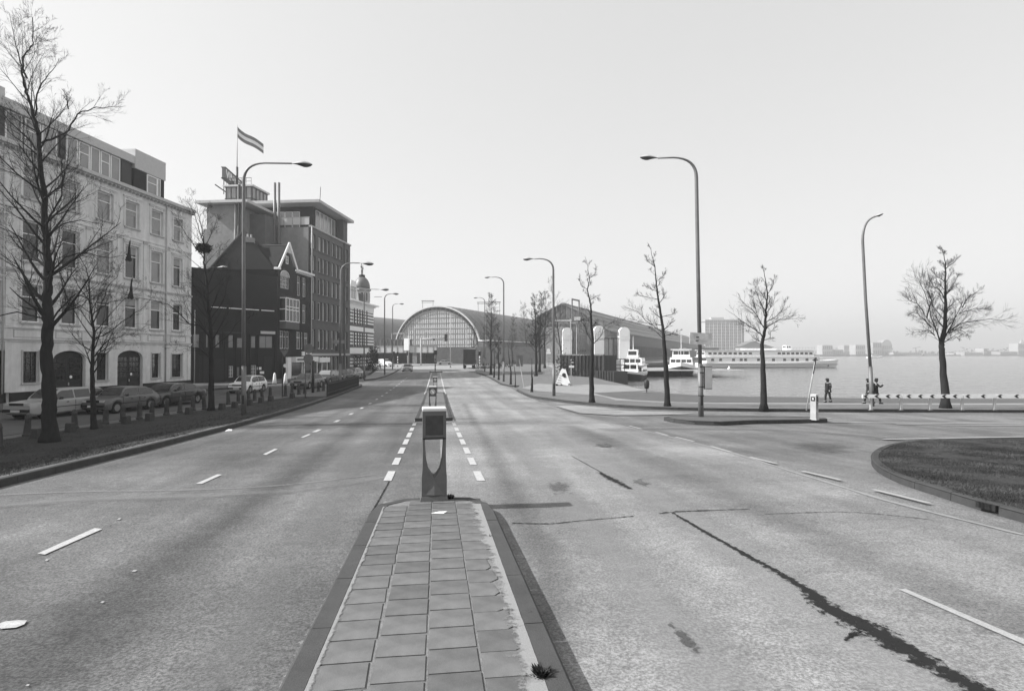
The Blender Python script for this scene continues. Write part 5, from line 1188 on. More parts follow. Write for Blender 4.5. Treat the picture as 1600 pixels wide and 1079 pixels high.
# ================================================================ street furniture
def base_h(px_,py_,top): p=G(px_,py_); return p,(552-top)/906*dep(p)-(p.z-EYE)
def street_lamp(bx,by,cy,head,hy,lab,lean=0,topx=None,off=0,k=1.0,m='metal',grp='street lamps along the road'):
    """post at pixel base; arm bends at height cy and ends at the lamp head (head x, hy)"""
    p=G(bx,by); d=dep(p); t=thing('street_lamp',lab,'street lamp',p,YAW,grp); tx=topx if topx else bx
    top=D(tx,cy,d); hp=D(head[0],hy,d); he=D(head[1],hy+(head[2] if len(head)>2 else 0),d)
    inv=(Matrix.Translation(p)@Matrix.Rotation(YAW,4,'Z')).inverted(); T=inv@top; H=inv@hp; E_=inv@he
    bend=.75; sgn=1 if H.x>T.x else -1
    pts=[Vector((0,0,-.05)),Vector((T.x*.25,0,2.4))]; rad=[.105,.10]
    MB().tube([(0,0,-.05),(T.x*.2,0,2.3)],[.115,.105],12).build('pole_base',m,t,smooth=True); MB().lathe([(.15,0),(.15,.05),(.11,.09)],12).build('collar',m,t); MB().box(-.05,.05,-.112,-.10,.6,1.0).build('hatch','metal_d',t)
    P=[Vector((T.x*.2,0,2.3))]; zt=H.z; ctrl=[Vector((T.x,0,T.z-bend*1.0)),Vector((T.x,0,zt)),Vector((T.x+sgn*bend*1.3,0,zt+.02))]
    P.append(Vector((T.x*.7,0,T.z*.6))); 
    for i in range(9):
        s=i/8; P.append(ctrl[0]*(1-s)**2+ctrl[1]*2*s*(1-s)+ctrl[2]*s*s)
    P.append(Vector((H.x,0,H.z))); n=len(P); rr=[.085+(.035-.085)*min(1,i/(n*.8)) for i in range(n)]
    MB().tube(P,rr,10).build('arm_pole',m,t,smooth=True); MB().lathe([(.1,0),(.115,.03),(.09,.06)],10,(T.x*.2,0,2.28)).build('joint_ring',m,t)
    L=(E_-H); ln=L.length; dr=L.normalized(); mb=MB(); V=[];n=14;rg=8
    for i in range(n+1):
        u=i/n; w=.2*ln/.9*(math.sin(math.pi*min(1,u*.85+.12)))**.8*(.35+.65*min(1,u*1.7)) ; w=max(w,.03) if i<n else .02
        c=H+dr*(ln*u)
        for j in range(rg+1):
            a=math.pi*j/rg; V.append(c+Vector((0,math.cos(a)*w,math.sin(a)*w*.7)))
    f=[(i*(rg+1)+j,i*(rg+1)+j+1,(i+1)*(rg+1)+j+1,(i+1)*(rg+1)+j) for i in range(n) for j in range(rg)]
    hd=MB().add(V,f).build('lamp_head','metal_l',t,smooth=True)
    V=[]
    for i in range(n+1):
        u=i/n; w=.2*ln/.9*(math.sin(math.pi*min(1,u*.85+.12)))**.8*(.35+.65*min(1,u*1.7))*.98; w=max(w,.03) if i<n else .02
        c=H+dr*(ln*u)
        for j in range(rg+1):
            a=math.pi+math.pi*j/rg; V.append(c+Vector((0,math.cos(a)*w,math.sin(a)*w*(.25+1.0*max(0,u-.15)))))
    MB().add(V,f).build('lens','lens',hd,smooth=True)
    return t
street_lamp(381,651,258,(456,488,1.5),255.5,'tall street lamp on the left verge near the kerb, arm reaching over the road')
street_lamp(531,613,411,(562,584,1),411,'street lamp by the picket fence in front of the tall brown office block',topx=533)
street_lamp(569,592,452,(592,608),452,'thin street lamp in front of the domed corner house')
street_lamp(601,587,459.5,(612,623),459,'street lamp at the tip of the pale pavement left of the oncoming car')
street_lamp(613.5,577.5,474.5,(622,631),474.5,'distant street lamp just behind the oncoming car, arm to the right',grp='street lamps along the road')
street_lamp(302.5,598,417.5,(340,356),417.5,'thin street lamp against the dark brick wall, right of the white plastered house')
street_lamp(1095.5,655,250,(1028,1000,-1.5),247,'nearest tall street lamp on the small kerbed island at right, carrying a worn sign board',topx=1088)
street_lamp(865.5,621,405,(835,817),404.5,'street lamp on the promenade left of the white A-shaped board, arm to the left',topx=864.5)
street_lamp(787,597.5,433.5,(768,757),433,'street lamp among the saplings right of the truck, arm to the left')
street_lamp(757.5,581.5,465.5,(748,740),465,'distant street lamp just right of the truck, in front of the round tree')
street_lamp(755,575,499,(762,768),498.5,'small far street lamp right of the truck, head to the right')
t=street_lamp(1363,638,356,(1366,1380,-4),338,'leaning tall street lamp on the right promenade by the chevron barrier',topx=1347.7)
# sign board and control box on the nearest right lamp
p=G(1095.5,655); d=dep(p)
def at(px_,py_,dd=d): return D(px_,py_,dd)-p
sb=thing('sign_board','worn pale sign board seen from behind, fixed to the nearest right lamp post','sign',p,0); a,b,c,e=at(1073.5,519),at(1107.5,521),at(1106.5,539.5),at(1073,537)
o=Vector((.05,-.18,0)); MB().add([a+o,b+o,c+o,e+o,a+o+Vector((0,.03,0)),b+o+Vector((0,.03,0)),c+o+Vector((0,.03,0)),e+o+Vector((0,.03,0))],[(0,1,2,3),(7,6,5,4),(0,4,5,1),(1,5,6,2),(2,6,7,3),(3,7,4,0)]).build('board',mat('worn_board',.46,.7,.3,4),sb)
MB().box(-.15,.15,-.17,-.1,0,.04).xf(Matrix.Translation((a+b)/2+Vector((0,0,-.2)))).build('clamp','metal_d',sb); MB().box(-.15,.15,-.17,-.1,0,.04).xf(Matrix.Translation((c+e)/2+Vector((0,0,.15)))).build('clamp','metal_d',sb)
cb=thing('control_box','grey control box strapped to the nearest right lamp post','box',p,YAW); MB().box(.14,.42,-.15,.12,1.28,2.25).build('casing','metal',cb); MB().box(.13,.41,-.16,-.149,1.32,2.2).build('lid','metal_l',cb)
for z in (.98,1.35,1.95,2.2): MB().lathe([(.125,0),(.125,.05)],12,(0,0,z)).build('strap','metal_d',cb)
# traffic beacons
def beacon(p,rot,lab,m='beacon',front='plain',hh=1.26):
    t=thing('traffic_beacon',lab,'traffic beacon',p,rot,'traffic beacons')
    w0,w1=.165,.155; d_=.13
    hole=[(-.125,.83),(.125,.83),(.118,.70),(.105,.55),(.075,.42),(.03,.35),(0,.325),(-.03,.35),(-.075,.42),(-.105,.55),(-.118,.70)]
    outer=[(-w1,1.20),(w1,1.20),(w1-.0,.83),(w1-.003,.7),(w1-.002,.55),(w1+.002,.42),(w0,.2),(w0,.07),(0,.07),(-w0,.07),(-w0,.2),(-w1-.002,.42),(-w1+.002,.55),(-w1+.003,.7),(-w1,.83)]
    # outer shell cut into convex-ish pieces round the hole
    mb=MB()
    top=[(-w1,.83),(w1,.83),(w1,1.2),(-w1,1.2)]; mb.prism(top,-d_,d_)
    def leg(s): 
        inner=[(.125,.83),(.118,.70),(.105,.55),(.075,.42),(.03,.35),(0,.325)]; outr=[(w1,.83),(w1-.003,.7),(w1-.002,.55),(w1+.002,.42),(w0,.33),(w0,.26)]
        for i in range(5): 
            q=[inner[i],outr[i],outr[i+1],inner[i+1]]; q=[(s*x,z) for x,z in q]; mb.prism(q,-d_,d_)
    leg(1); leg(-1)
    mb.prism([(-w0,.26),(0,.325),(w0,.26),(w0,.07),(-w0,.07)],-d_,d_)
    mb.build('body',m,t)
    for s in (-1,1):
        f=MB(); f.add([(-.12,s*(d_+.002),.1),(.12,s*(d_+.002),.1),(0,s*(d_+.002),.31),(0,s*(d_+.028),.1)],[(0,3,2),(3,1,2),(0,1,3)]); f.build('base_facet',m,t)
    MB().taper(0,0,0,.075,w0+.022,d_+.03,w0+.008,d_+.012).build('foot',m,t)
    cp=MB().taper(0,0,1.2,1.245,w1+.006,d_+.006,w1+.004,d_+.004).build('cap','beacon_top',t); bevel(cp,.012,2)
    fr=MB(); fr.box(-.135,.135,-d_-.012,-d_-.001,.865,.885); fr.box(-.135,.135,-d_-.012,-d_-.001,1.145,1.165); fr.box(-.135,-.118,-d_-.012,-d_-.001,.885,1.145); fr.box(.118,.135,-d_-.012,-d_-.001,.885,1.145); fr.build('panel_frame',m,t)
    MB().box(-.117,.117,-d_-.005,-d_-.001,.886,1.144).build('panel','beacon_p' if m=='beacon' else 'beacon',t)
    MB().box(-w1-.0,w1,-d_-.006,-d_-.0005,.83,.85).build('lip','metal_d',t)
    if front=='arrow':
        dsk=MB().lathe([(.001,0),(.115,0),(.115,.012),(.001,.012)],24,(0,-d_-.018,1.015),'y').build('round_arrow_sign','metal_d',t)
        MB().lathe([(.10,0),(.115,0),(.115,.004),(.10,.004)],24,(0,-d_-.021,1.015),'y').build('sign_rim','stone',t)
        ar=MB().prism([(-.055,1.075),(-.03,1.085),(.03,1.02),(.05,1.04),(.055,.955),(-.02,.965),(.005,.99)],-d_-.024,-d_-.0185,'y').build('arrow','white',t)
    return t
p=G(678,780.5,.11); beacon(p,R(2.5),'nearest traffic beacon, dark and hollow, at the far end of the tiled island')
p=G(681,650,.12); p.y=24.4; p.x=-.15; p.z=Z(0,24.4)+.12; beacon(p,YAW*.3,'second traffic beacon with a round arrow sign, on the middle island',front='arrow')
q=Vector((-.1,44.6,Z(0,44.6)+.12)); beacon(q,0,'third and smallest traffic beacon, at the far end of the middle island',front='arrow')
p=G(1272.5,655.5,.1); o=beacon(p,R(35),'pale traffic beacon on the right end of the small kerbed island',m='stone'); o.scale=(.85,.85,.84); MB().box(-.173,-.1655,-.09,.09,.93,1.13).build('side_panel','metal_d',o); MB().box(-.177,-.1735,-.035,.035,.99,1.07).build('emblem','white',o); MB().box(-.115,.115,-.146,-.1365,.89,1.14).build('dark_panel','metal_d',o); 

# leaning sign pole
p=G(1260,639.5,.12); q=D(1274,562,dep(p)); t=thing('leaning_sign','leaning pole with a narrow dark sign seen edge-on, on the promenade behind the pale beacon','sign',p); v=q-p; MB().tube([(0,0,-.05),v],.035,8).build('pole','metal_l',t,smooth=True)
z=v.normalized(); MB().box(-.06,.06,-.02,.02,0,.85).xf(Matrix.Translation(v*.72)@z.to_track_quat('Z','Y').to_matrix().to_4x4()).build('sign_plate','metal_d',t); MB().box(-.14,.14,-.04,.04,0,.04).xf(Matrix.Translation(v*.99)).build('sign_top','metal_d',t)
# chevron barrier
A0=G(1346,640.8,.12); A1=G(1640,642.6,.12); bt=thing('chevron_barrier','low crash barrier with black and white chevrons pointing left along the promenade','barrier',A0,math.atan2(A1.y-A0.y,A1.x-A0.x)); BL=(A1-A0).length
dzz=(A1.z-A0.z); MBt=lambda x:A0+(A1-A0)*x
def bx_(px_): # distance along barrier for a picture column
    lo,hi=0,1
    def colx(k): 
        r=A0+(A1-A0)*k; rr=r.x*math.cos(-YAW)-r.y*math.sin(-YAW); return CX+F*rr/dep(r)
    for _ in range(30):
        m_=(lo+hi)/2
        if colx(m_)<px_: lo=m_
        else: hi=m_
    return lo*BL
sc_=dep(A0)/906; zt=(640.8-616)*sc_; zb_=(640.8-621.6)*sc_
segs=[(1346.5,1408),(1408.6,1456),(1456.6,1504),(1504.6,1556),(1556.6,1640)]
for a,b in segs:
    x0,x1=bx_(a),bx_(b); s=link('rail_board',MB().box(x0,x1-.01,-.03,.03,zb_,zt).mesh('rail_board','white'),bt)
    m_=MB().box(x0,x1-.01,.031,.05,zb_+.02,zt-.02).build('rail_back','steel',bt)
hh_=(zt-zb_)
for c in (1351,1368,1385.5,1401,1418,1436,1454.5,1473,1490,1510,1534,1560,1586,1612):
    x=bx_(c); k=hh_*.55
    MB().prism([(x-k,(zt+zb_)/2),(x+k*.3,zt-.005),(x+k*1.5,zt-.005),(x+k*.5,(zt+zb_)/2),(x+k*1.5,zb_+.005),(x+k*.3,zb_+.005)],-.036,-.0305,'y').build('chevron','black',bt)
for c in (1361,1408,1453.5,1503.5,1554,1605): x=bx_(c); MB().box(x-.05,x+.05,-.0,.09,0,zt-.02).build('post','metal_l',bt); MB().box(x-.09,x+.09,-.02,.14,0,.03).build('post_foot','steel',bt)
# litter bin on the quay
p=G(1010.5,613,.13); t=thing('litter_bin','dark litter bin on a post at the quay edge','litter bin',p,0); h=20/906*dep(p); MB().tube([(0,0,0),(0,0,h*.9)],.04,6).build('post','metal_d',t); MB().lathe([(.14,h*.3),(.2,h*.45),(.21,h*.85),(.17,h*.92),(.06,h)],10).build('bin','metal_d',t,smooth=True); MB().box(-.3,.3,-.3,.3,0,.03).build('slab','steel',t)
# white A-shaped board
p=G(880,602,.13); sc=dep(p)/906; t=thing('advertising_board','white triangular board on short legs beside a sign post on the promenade','board',p,YAW+R(-12)); W_=22*sc; H_=27*sc
MB().prism([(-W_*.5,H_*.12),(W_*.5,H_*.0),(W_*.12,H_*.95),(-W_*.02,H_),(-W_*.12,H_*.9)],-.5,-.42,'y').build('front_sheet','white',t); 
MB().prism([(-W_*.55,H_*.1),(W_*.5,H_*.0),(W_*.12,H_*.95),(-W_*.1,H_*.9)],.42,.5,'y').build('rear_sheet','white',t); MB().box(-W_*.5,W_*.5,-.42,.42,H_*.1,H_*.14).build('base','cream',t)
for i in range(4): MB().prism([(-W_*(.44-.07*i),H_*(.2+.13*i)),(-W_*(.12-.02*i),H_*(.17+.13*i)),(-W_*(.12-.02*i),H_*(.19+.13*i)),(-W_*(.44-.07*i),H_*(.22+.13*i))],-.53,-.501,'y').build('stripe','steel',t)
m_=MB().lathe([(.06,0),(.19,0),(.19,.02),(.06,.02)],12,(W_*.1,-.53,H_*.62),'y'); m_.box(W_*.1-.03,W_*.1+.2,-.53,-.505,H_*.48,H_*.55); m_.build('emblem','metal_d',t)
for x in (-W_*.45,-W_*.1,W_*.42): MB().box(x-.05,x+.05,-.5,.5,0,H_*.12).build('leg','metal_d',t)
# sign posts
def signpost(bx,by,ty,lab,signs,r=.035,off=.1,m='metal'):
    p=G(bx,by,off); h=(552-ty)/906*dep(p)-(p.z-EYE); t=thing('sign_post',lab,'road sign',p,YAW); MB().tube([(0,0,-.05),(0,0,h)],r,7).build('post',m,t,smooth=True); s=dep(p)/906
    for kind_,x,y,w,hh2,mm in signs:
        X=(x-bx)*s; Zc=(552-y)*s-(p.z-EYE)
        if kind_=='disc': MB().lathe([(.001,0),(w*s,0),(w*s,.03),(.001,.03)],20,(X,-.08,Zc),'y').build('sign_disc',mm,t)
        if kind_=='plate': MB().box(X-w*s,X+w*s,-.08,-.05,Zc-hh2*s,Zc+hh2*s).build('sign_plate',mm,t)
        if kind_=='tri': MB().prism([(X-w*s,Zc+hh2*s),(X+w*s,Zc+hh2*s),(X,Zc-hh2*s)],-.08,-.05,'y').build('sign_triangle',mm,t)
        if kind_=='bar': MB().box(X-w*s,X+w*s,-.1,-.081,Zc-hh2*s,Zc+hh2*s).build('sign_bar',mm,t)
    return t
signpost(477,622,537,'sign post with three round signs seen from behind at the tip of the verge',[('disc',482.5,544.5,7.6,0,'steel'),('disc',482,560,7.6,0,'steel'),('disc',481,573.5,5,0,'steel')])
signpost(489,613,563,'thick dark plain post behind the round signs',[],.11,m='metal_d'); signpost(441,620,547,'thin post with triangular sign in front of the brick house corner',[('tri',444.5,552,6.5,5.5,'steel'),('disc',446,571,3,0,'white')],m='metal_d')
signpost(892.5,603,561,'sign post with round no-entry sign and plate beside the white triangular board',[('disc',894,566,3.2,0,'metal_d'),('bar',894,566,2.2,.6,'white'),('plate',893,572.5,4,1.6,'white')],m='metal_l')
signpost(857.5,572,546,'small sign post among the trees left of the ferry landing',[('disc',857,547,2.6,0,'white'),('plate',857,551,3.4,1.6,'white')]); signpost(818.5,566,546,'small white-plated sign post under the left promenade trees',[('plate',818.5,548,2.8,2.6,'white')],m='metal_l')
signpost(531.5,600,532,'post with dark signal boxes in front of the office block',[('plate',526,534,5,2.8,'steel'),('plate',536,534,3,2.8,'steel'),('plate',526,544,2,4,'metal_d'),('plate',530,524,1.5,4,'metal_d')])
signpost(811.5,575,558,'short thin post beside the promenade trees',[('plate',811,560,2,1.5,'metal_l')])
# white pointed posts by the shop
for bx,by,lab in ((429,599.5,'white conical post left of the shop front'),(446,600.5,'white conical post in front of the shop window')):
    p=G(bx,by,.1); t=thing('white_post',lab,'post',p); MB().lathe([(.22,0),(.17,.5),(.12,1.0),(.05,1.15)],10).build('post_body','white',t,smooth=True); MB().lathe([(.26,0),(.26,.06)],10).build('post_foot','metal_d',t)
# cast iron bollards
def bollard_mesh():
    return MB().lathe([(.15,0),(.15,.06),(.125,.08),(.12,.2),(.095,.6),(.10,.64),(.09,.68),(.085,.76),(.05,.80),(.01,.81)],10).mesh('bollard_body','bollard',True), MB().lathe([(.155,.0),(.155,.075),(.13,.085)],10).mesh('bollard_foot','bollard'), MB().lathe([(.106,.61),(.112,.635),(.103,.66)],10).mesh('bollard_ring','bollard')
bm,bf,br_=bollard_mesh(); ORD='first second third fourth fifth sixth seventh eighth ninth tenth eleventh twelfth thirteenth fourteenth fifteenth sixteenth seventeenth eighteenth nineteenth twentieth twenty-first twenty-second twenty-third'.split()
for i,(x,y) in enumerate([(-2,700),(42,681),(117,669),(164.6,662),(192,658),(218,654.5),(237,651),(260,648),(281,644.7),(301.8,641.3),(319.6,639.5),(357,632),(372.7,630),(389,627.4),(398,626),(409.6,623.5),(422,621.5),(446,619),(456,617.8),(467,616),(476,615),(497.6,611.5),(505,610.5)]):
    p=G(x,y,.1); t=thing('bollard',None,'bollard',p,rnd.random(),'waisted cast iron bollards along the footpath'); link('bollard_body',bm,t); link('bollard_foot',bf,t); link('bollard_ring',br_,t)
    t['label']='waisted iron bollard, '+ORD[i]+' from the left picture edge in the row by the parked cars'
    t.rotation_euler=(R(rnd.uniform(-2,2)),R(rnd.uniform(-3,3)),0); t.scale=(1,1,1+rnd.uniform(-.04,.06))
sm_=MB().taper(0,0,0,.34,.14,.14,.12,.12).mesh('stub_body','bollard'); cap_=MB().taper(0,0,.34,.37,.12,.12,.10,.10).mesh('stub_cap','bollard')
for k_,(x,y) in enumerate([(57,684.5),(110,674.5),(151,669),(197,662),(233.5,657.5),(295,647),(347,640),(366.7,637),(390,633),(408,629.5),(423,627),(456.6,622)]):
    p=G(x,y,.1); t=thing('stub_post','short square dark stub post on the edge between grass and footpath','stub post',p,PH+R(rnd.uniform(-6,6)),'short stub posts along the grass'); link('stub_body',sm_,t); link('stub_cap',cap_,t)
    t['label']='short square stub post, '+ORD[k_]+' from the left along the edge of the grass'
# picket fence at the kerb
fa_=Vector((KL-.35,41.4)); fbb=Vector((KL-.35,57.5)); ft=thing('picket_fence','dark metal picket fence along the left kerb in front of the office block','fence',(fa_.x,fa_.y,Z(*fa_)+.1),math.pi/2); n_=40
pm=MB().box(-.05,.05,-.05,.05,0,.98).mesh('picket','metal_d')
for i in range(n_+1): 
    s=(fbb.y-fa_.y)*i/n_; link('picket',pm,ft,(s,0,Z(fa_.x,fa_.y+s)-Z(*fa_)))
k=8
for h in (.25,.88):
    MB().tube([((fbb.y-fa_.y)*i/k,0,Z(fa_.x,fa_.y+(fbb.y-fa_.y)*i/k)-Z(*fa_)+h) for i in range(k+1)],.045,5).build('rail','metal_d',ft)
# traffic lights
def trafficlight(bx,by,ty,lab,heads,m='metal_l',band=False):
    p=G(bx,by,.1); s=dep(p)/906; h=(552-ty)*s-(p.z-EYE); t=thing('traffic_light',lab,'traffic light',p,YAW,None); MB().tube([(0,0,0),(0,0,h)],.09,7).build('pole',m,t,smooth=True)
    if band:
        for i in range(4): MB().lathe([(.105,0),(.105,.22)],8,(0,0,.35+i*.55)).build('black_band','black',t)
    for x,y,w,hh2 in heads:
        X=(x-bx)*s; zc=(552-y)*s-(p.z-EYE); hd=MB().box(X-w*s,X+w*s,-.16,.1,zc-hh2*s,zc+hh2*s).build('signal_head','black',t)
        for j in (-1,0,1): MB().lathe([(.001,0),(w*s*.55,0),(w*s*.6,-.12),(w*s*.5,-.12),(.001,-.01)],10,(X,-.165,zc+j*hh2*s*.6),'y').build('lamp','metal_d',hd)
    return t
trafficlight(680,580.5,547,'traffic light on the far island in the middle of the road',[(680.5,550.5,2.2,3.4)],'steel',True)
trafficlight(621.5,575,550,'black and white banded traffic light left of the oncoming car',[(621.3,553,1.2,3.2)],'white',True)
trafficlight(615.5,573,549,'traffic light leaning close to the left pavement edge',[(615.5,552.5,1.5,3.2)],'metal_d',True)
trafficlight(749.5,577,548,'traffic light beside the right rear corner of the truck',[(749.5,552,2,3.6)],'white',True)
trafficlight(637,571.5,548,'slim traffic light on the far side of the junction with two dark heads',[(636.4,551.5,1.0,3.2),(640.2,553,1.0,2.6)],'metal_l')
for bx,by,ty,lab in ((638.7,569,512,'tall pale pole on the far side of the junction left of the cantilever signal'),(703.8,574,490,'tall thin pale pole right of the far island')):
    p=G(bx,by); h=(552-ty)/906*dep(p)+EYE; t=thing('tall_pole',lab,'pole',p); MB().tube([(0,0,0),(0,0,h)],[.11,.06],7).build('shaft','metal_l',t,smooth=True); MB().lathe([(.2,0),(.2,.1),(.12,.3)],8).build('base','metal',t)
p=G(657.5,571,.1); s=dep(p)/906; t=thing('cantilever_signal','cantilever mast with signal heads hanging over the far junction','traffic light',p,YAW); h=(552-528)*s+EYE; MB().tube([(0,0,0),(0,0,h)],[.2,.16],8).build('mast','metal_l',t,smooth=True); MB().tube([(0,0,h-.3),(38*s,0,h-.1)],[.14,.1],8).build('arm','metal_l',t,smooth=True)
for x,w in ((39.5,.35),(20.5,.2)): MB().box(x*s-w,x*s+w,-.25,.2,h-.9 if x>30 else h-.7,h+.9 if x>30 else h-.3).build('signal_head','black',t)

# ================================================================ vehicles
def car(name,lab,cat,loc,rot,paint,L=4.3,W=1.65,H=1.38,hood=.86,prof=None,wb=None,wr=.30,plate=True,glassm='glass',rearlamp=False,roofrack=False):
    """nose towards +x; prof: list of (x fraction from nose 0..1, height fraction) of the roof line over the cabin"""
    t=thing(name,lab,cat,loc,rot,None)
    # outline: nose, hood, windscreen base, roof front, roof rear, rear screen base, tail
    wsb,rf,rr,rsb,tailh,noseh=prof
    wb=wb or (.19,.80); xs=[]; n=72
    def belt(t_): 
        b=hood*H
        if t_<.04: return b*(noseh+(1-noseh)*.55*math.sqrt(t_/.04))
        if t_<wsb: return b*(noseh+(1-noseh)*(.55+.45*((t_-.04)/(wsb-.04))**.8))
        if t_>rsb: 
            k=(t_-rsb)/(1-rsb+1e-6); return b*(1.0-(1-tailh)*k**1.2) if t_<.985 else b*(tailh-.06*(t_-.985)/.015)
        return b*(1+.02*(t_-wsb))
    def roof(t_):
        if t_<wsb or t_>rsb: return belt(t_)+.002
        b=belt(t_)
        if t_<rf: return b+(H*.985-b)*math.sin(math.pi/2*((t_-wsb)/(rf-wsb)))**.95
        if t_<rr: k=(t_-rf)/(rr-rf); return H*(.985+.02*math.sin(math.pi*k)-.01*k)
        return b+(H*.975-b)*math.sin(math.pi/2*((rsb-t_)/(rsb-rr)))**.9
    V=[];T=[]
    cuts=sorted(set([i/n for i in range(n+1)]+[.006,.015,.03,.97,.985,.995,wsb,rf,rr,rsb]))
    for t_ in cuts:
        x=L*(.5-t_); w=W/2*(1-.10*max(0,(.12-t_)/.12)**2-.08*max(0,(t_-.9)/.1)**2); z0=.20+.10*max(0,(.05-t_)/.05)+.12*max(0,(t_-.93)/.07); wf=0
        for c in wb:
            dx=abs(t_-c)*L
            if dx<wr*1.18: z0=max(z0,wr+math.sqrt(max(0,(wr*1.18)**2-dx*dx)))
        b=belt(t_); rfz=roof(t_); z0=min(z0,b-.12); k=max(0,(rfz-b)/(H-b+1e-6)); wt=w*(.93-.17*min(1,k*1.1))
        ring=[(0,z0),(w*.9,z0),(w*.985,z0+.06 if z0<.4 else z0+.01),(w,z0+(b-z0)*.5),(w*.975,b-.05),(w*.93,b),(wt*1.0,b+(rfz-b)*.93),(wt*.9,b+(rfz-b)*.99),(wt*.45,rfz+.012*min(1,k*3)),(0,rfz+.018*min(1,k*3))]
        V+=[(x,y,z) for y,z in ring]; T.append((x,w,b,rfz,wt))
    m_=len(T); mb=MB(); k=10; f=[(i*k+j,i*k+j+1,(i+1)*k+j+1,(i+1)*k+j) for i in range(m_-1) for j in range(k-1)]
    Vm=[(x,-y,z) for x,y,z in V]; o=len(V); f+=[(o+i*k+j+1,o+i*k+j,o+(i+1)*k+j,o+(i+1)*k+j+1) for i in range(m_-1) for j in range(k-1)]
    f+=[tuple(range(k))+tuple(o+j for j in range(k-2,0,-1)), tuple((m_-1)*k+j for j in range(k-1,-1,-1))+tuple(o+(m_-1)*k+j for j in range(1,k-1))]
    mb.add(V+Vm,f); body=mb.build('body',paint,t,smooth=False)
    b=bmesh.new(); b.from_mesh(body.data); bmesh.ops.remove_doubles(b,verts=b.verts,dist=.0005); bmesh.ops.recalc_face_normals(b,faces=b.faces); b.to_mesh(body.data); b.free()
    for p_ in body.data.polygons: p_.use_smooth=True
    try: body.data.set_sharp_from_angle(angle=R(32))
    except Exception: pass
    def S(t_): # surface values
        x=L*(.5-t_); w=W/2*(1-.10*max(0,(.12-t_)/.12)**2-.08*max(0,(t_-.9)/.1)**2); b_=belt(t_); r_=roof(t_); k_=max(0,(r_-b_)/(H-b_+1e-6)); return x,w,b_,r_,w*(.93-.17*min(1,k_*1.1))
    # side windows
    gl0=wsb+.035; gl1=rsb-.04; mid=[gl0+(rf-gl0)*.9]
    cutsw=[gl0, gl0+(gl1-gl0)*(.47 if cat!='estate car' else .36), gl0+(gl1-gl0)*(.94 if cat!='estate car' else .70), gl1] 
    for sd in (-1,1):
        for q in range(3 if cat=='estate car' or rsb-rr>.13 else 2):
            a,bb=cutsw[q]+.008,cutsw[q+1]-.008; pts=[];N=8
            if bb-a<.03: continue
            low=[];up=[]
            for i in range(N+1):
                t_=a+(bb-a)*i/N; x,w,b_,r_,wt=S(t_); hi=b_+(r_-b_)*.86
                def yy(z): 
                    kk=(z-b_)/((r_-b_)*.93+1e-6); return (w*.93*(1-kk)+wt*kk)+.012
                low.append((x,sd*yy(b_+.035),b_+.035)); hi=max(hi,b_+.04); up.append((x,sd*yy(hi),hi))
            g=MB().add(low+up,[(i,i+1,N+2+i,N+1+i) for i in range(N)]); g.build('side_window',glassm,t,fix=False)
    # screens
    for (ta,tb,nm) in ((wsb,rf,'windscreen'),(rsb,rr,'rear_window')):
        xa,wa,ba,ra,wta=S(ta); N=5;V2=[]
        for i in range(N+1):
            t_=ta+(tb-ta)*(.08+.84*i/N); x,w,b_,r_,wt=S(t_); kk=.93; ex=.02*(1 if nm=='windscreen' else -1)
            for j in range(5): 
                y=(-1+2*j/4)*(wt*.86); V2.append((x+ex,y,r_+.012+.012*(1-abs(j-2)/2)))
        MB().add(V2,[(i*5+j,i*5+j+1,(i+1)*5+j+1,(i+1)*5+j) for i in range(N) for j in range(4)]).build(nm,glassm,t,fix=False,smooth=True)
    for c in wb:
        for sd in (-1,1):
            x=L*(.5-c); wh=link('wheel',None,t,(x,sd*(W/2-.10),wr)); MB().lathe([(wr*.62,-.085),(wr*.93,-.09),(wr,-.06),(wr,.06),(wr*.93,.09),(wr*.62,.085)],22,(0,0,0),'y').build('tyre','tyre',wh,smooth=True); MB().lathe([(.03,sd*.095),(wr*.25,sd*.085),(wr*.5,sd*.06),(wr*.64,sd*.088)],18,(0,0,0),'y').build('rim','rim',wh,smooth=False)
            MB().lathe([(wr*1.16,-.16),(wr*1.16,.05)],18,(0,-sd*.02,.0),'y').build('wheel_well','black',wh)
    x,w,b_,r_,wt=S(.0); 
    MB().box(L/2-.06,L/2+.07,-W*.44,W*.44,.36,.50).build('front_bumper','black',t); MB().box(-L/2-.07,-L/2+.06,-W*.44,W*.44,.40,.54).build('rear_bumper','black',t)
    hz=hood*H*noseh
    for sd in (-1,1):
        MB().box(L/2-.05,L/2+.02,sd*W*.25 if sd>0 else -W*.42,W*.42 if sd>0 else -W*.25,hz-.02,hz+.10).build('headlight','lampglass',t); MB().box(-L/2-.02,-L/2+.05,sd*W*.27 if sd>0 else -W*.43,W*.43 if sd>0 else -W*.27,hood*H*tailh-.24,hood*H*tailh-.08).build('tail_light','metal_d',t)
        x,w,b_,r_,wt=S(wsb+.06); MB().box(x-.06,x+.06,sd*(w+.02) if sd>0 else -(w+.16),(w+.16) if sd>0 else -(w+.02),b_+.02,b_+.13).build('wing_mirror','black',t)
        for dd in (.36,.60): x,w,b_,r_,wt=S(dd); MB().box(x-.4,x-.28,sd*(w*.975) if sd>0 else -(w*.975+.03),(w*.975+.03) if sd>0 else -(w*.975),b_-.16,b_-.12).build('door_handle','black',t)
        m2=MB().box(-L*.32,L*.3,sd*(W/2) if sd>0 else -(W/2+.012),(W/2+.012) if sd>0 else -(W/2),hood*H*.58,hood*H*.62).build('side_moulding','black',t)
        for dd in (wsb+.02,cutsw[1],cutsw[2] if cat!='hatchback' else wsb+.02): x,w,b_,r_,wt=S(dd); MB().box(x-.006,x+.006,sd*(w-.012) if sd>0 else -(w+.004),(w+.004) if sd>0 else -(w-.012),.32,b_-.06).build('door_gap','black',t)
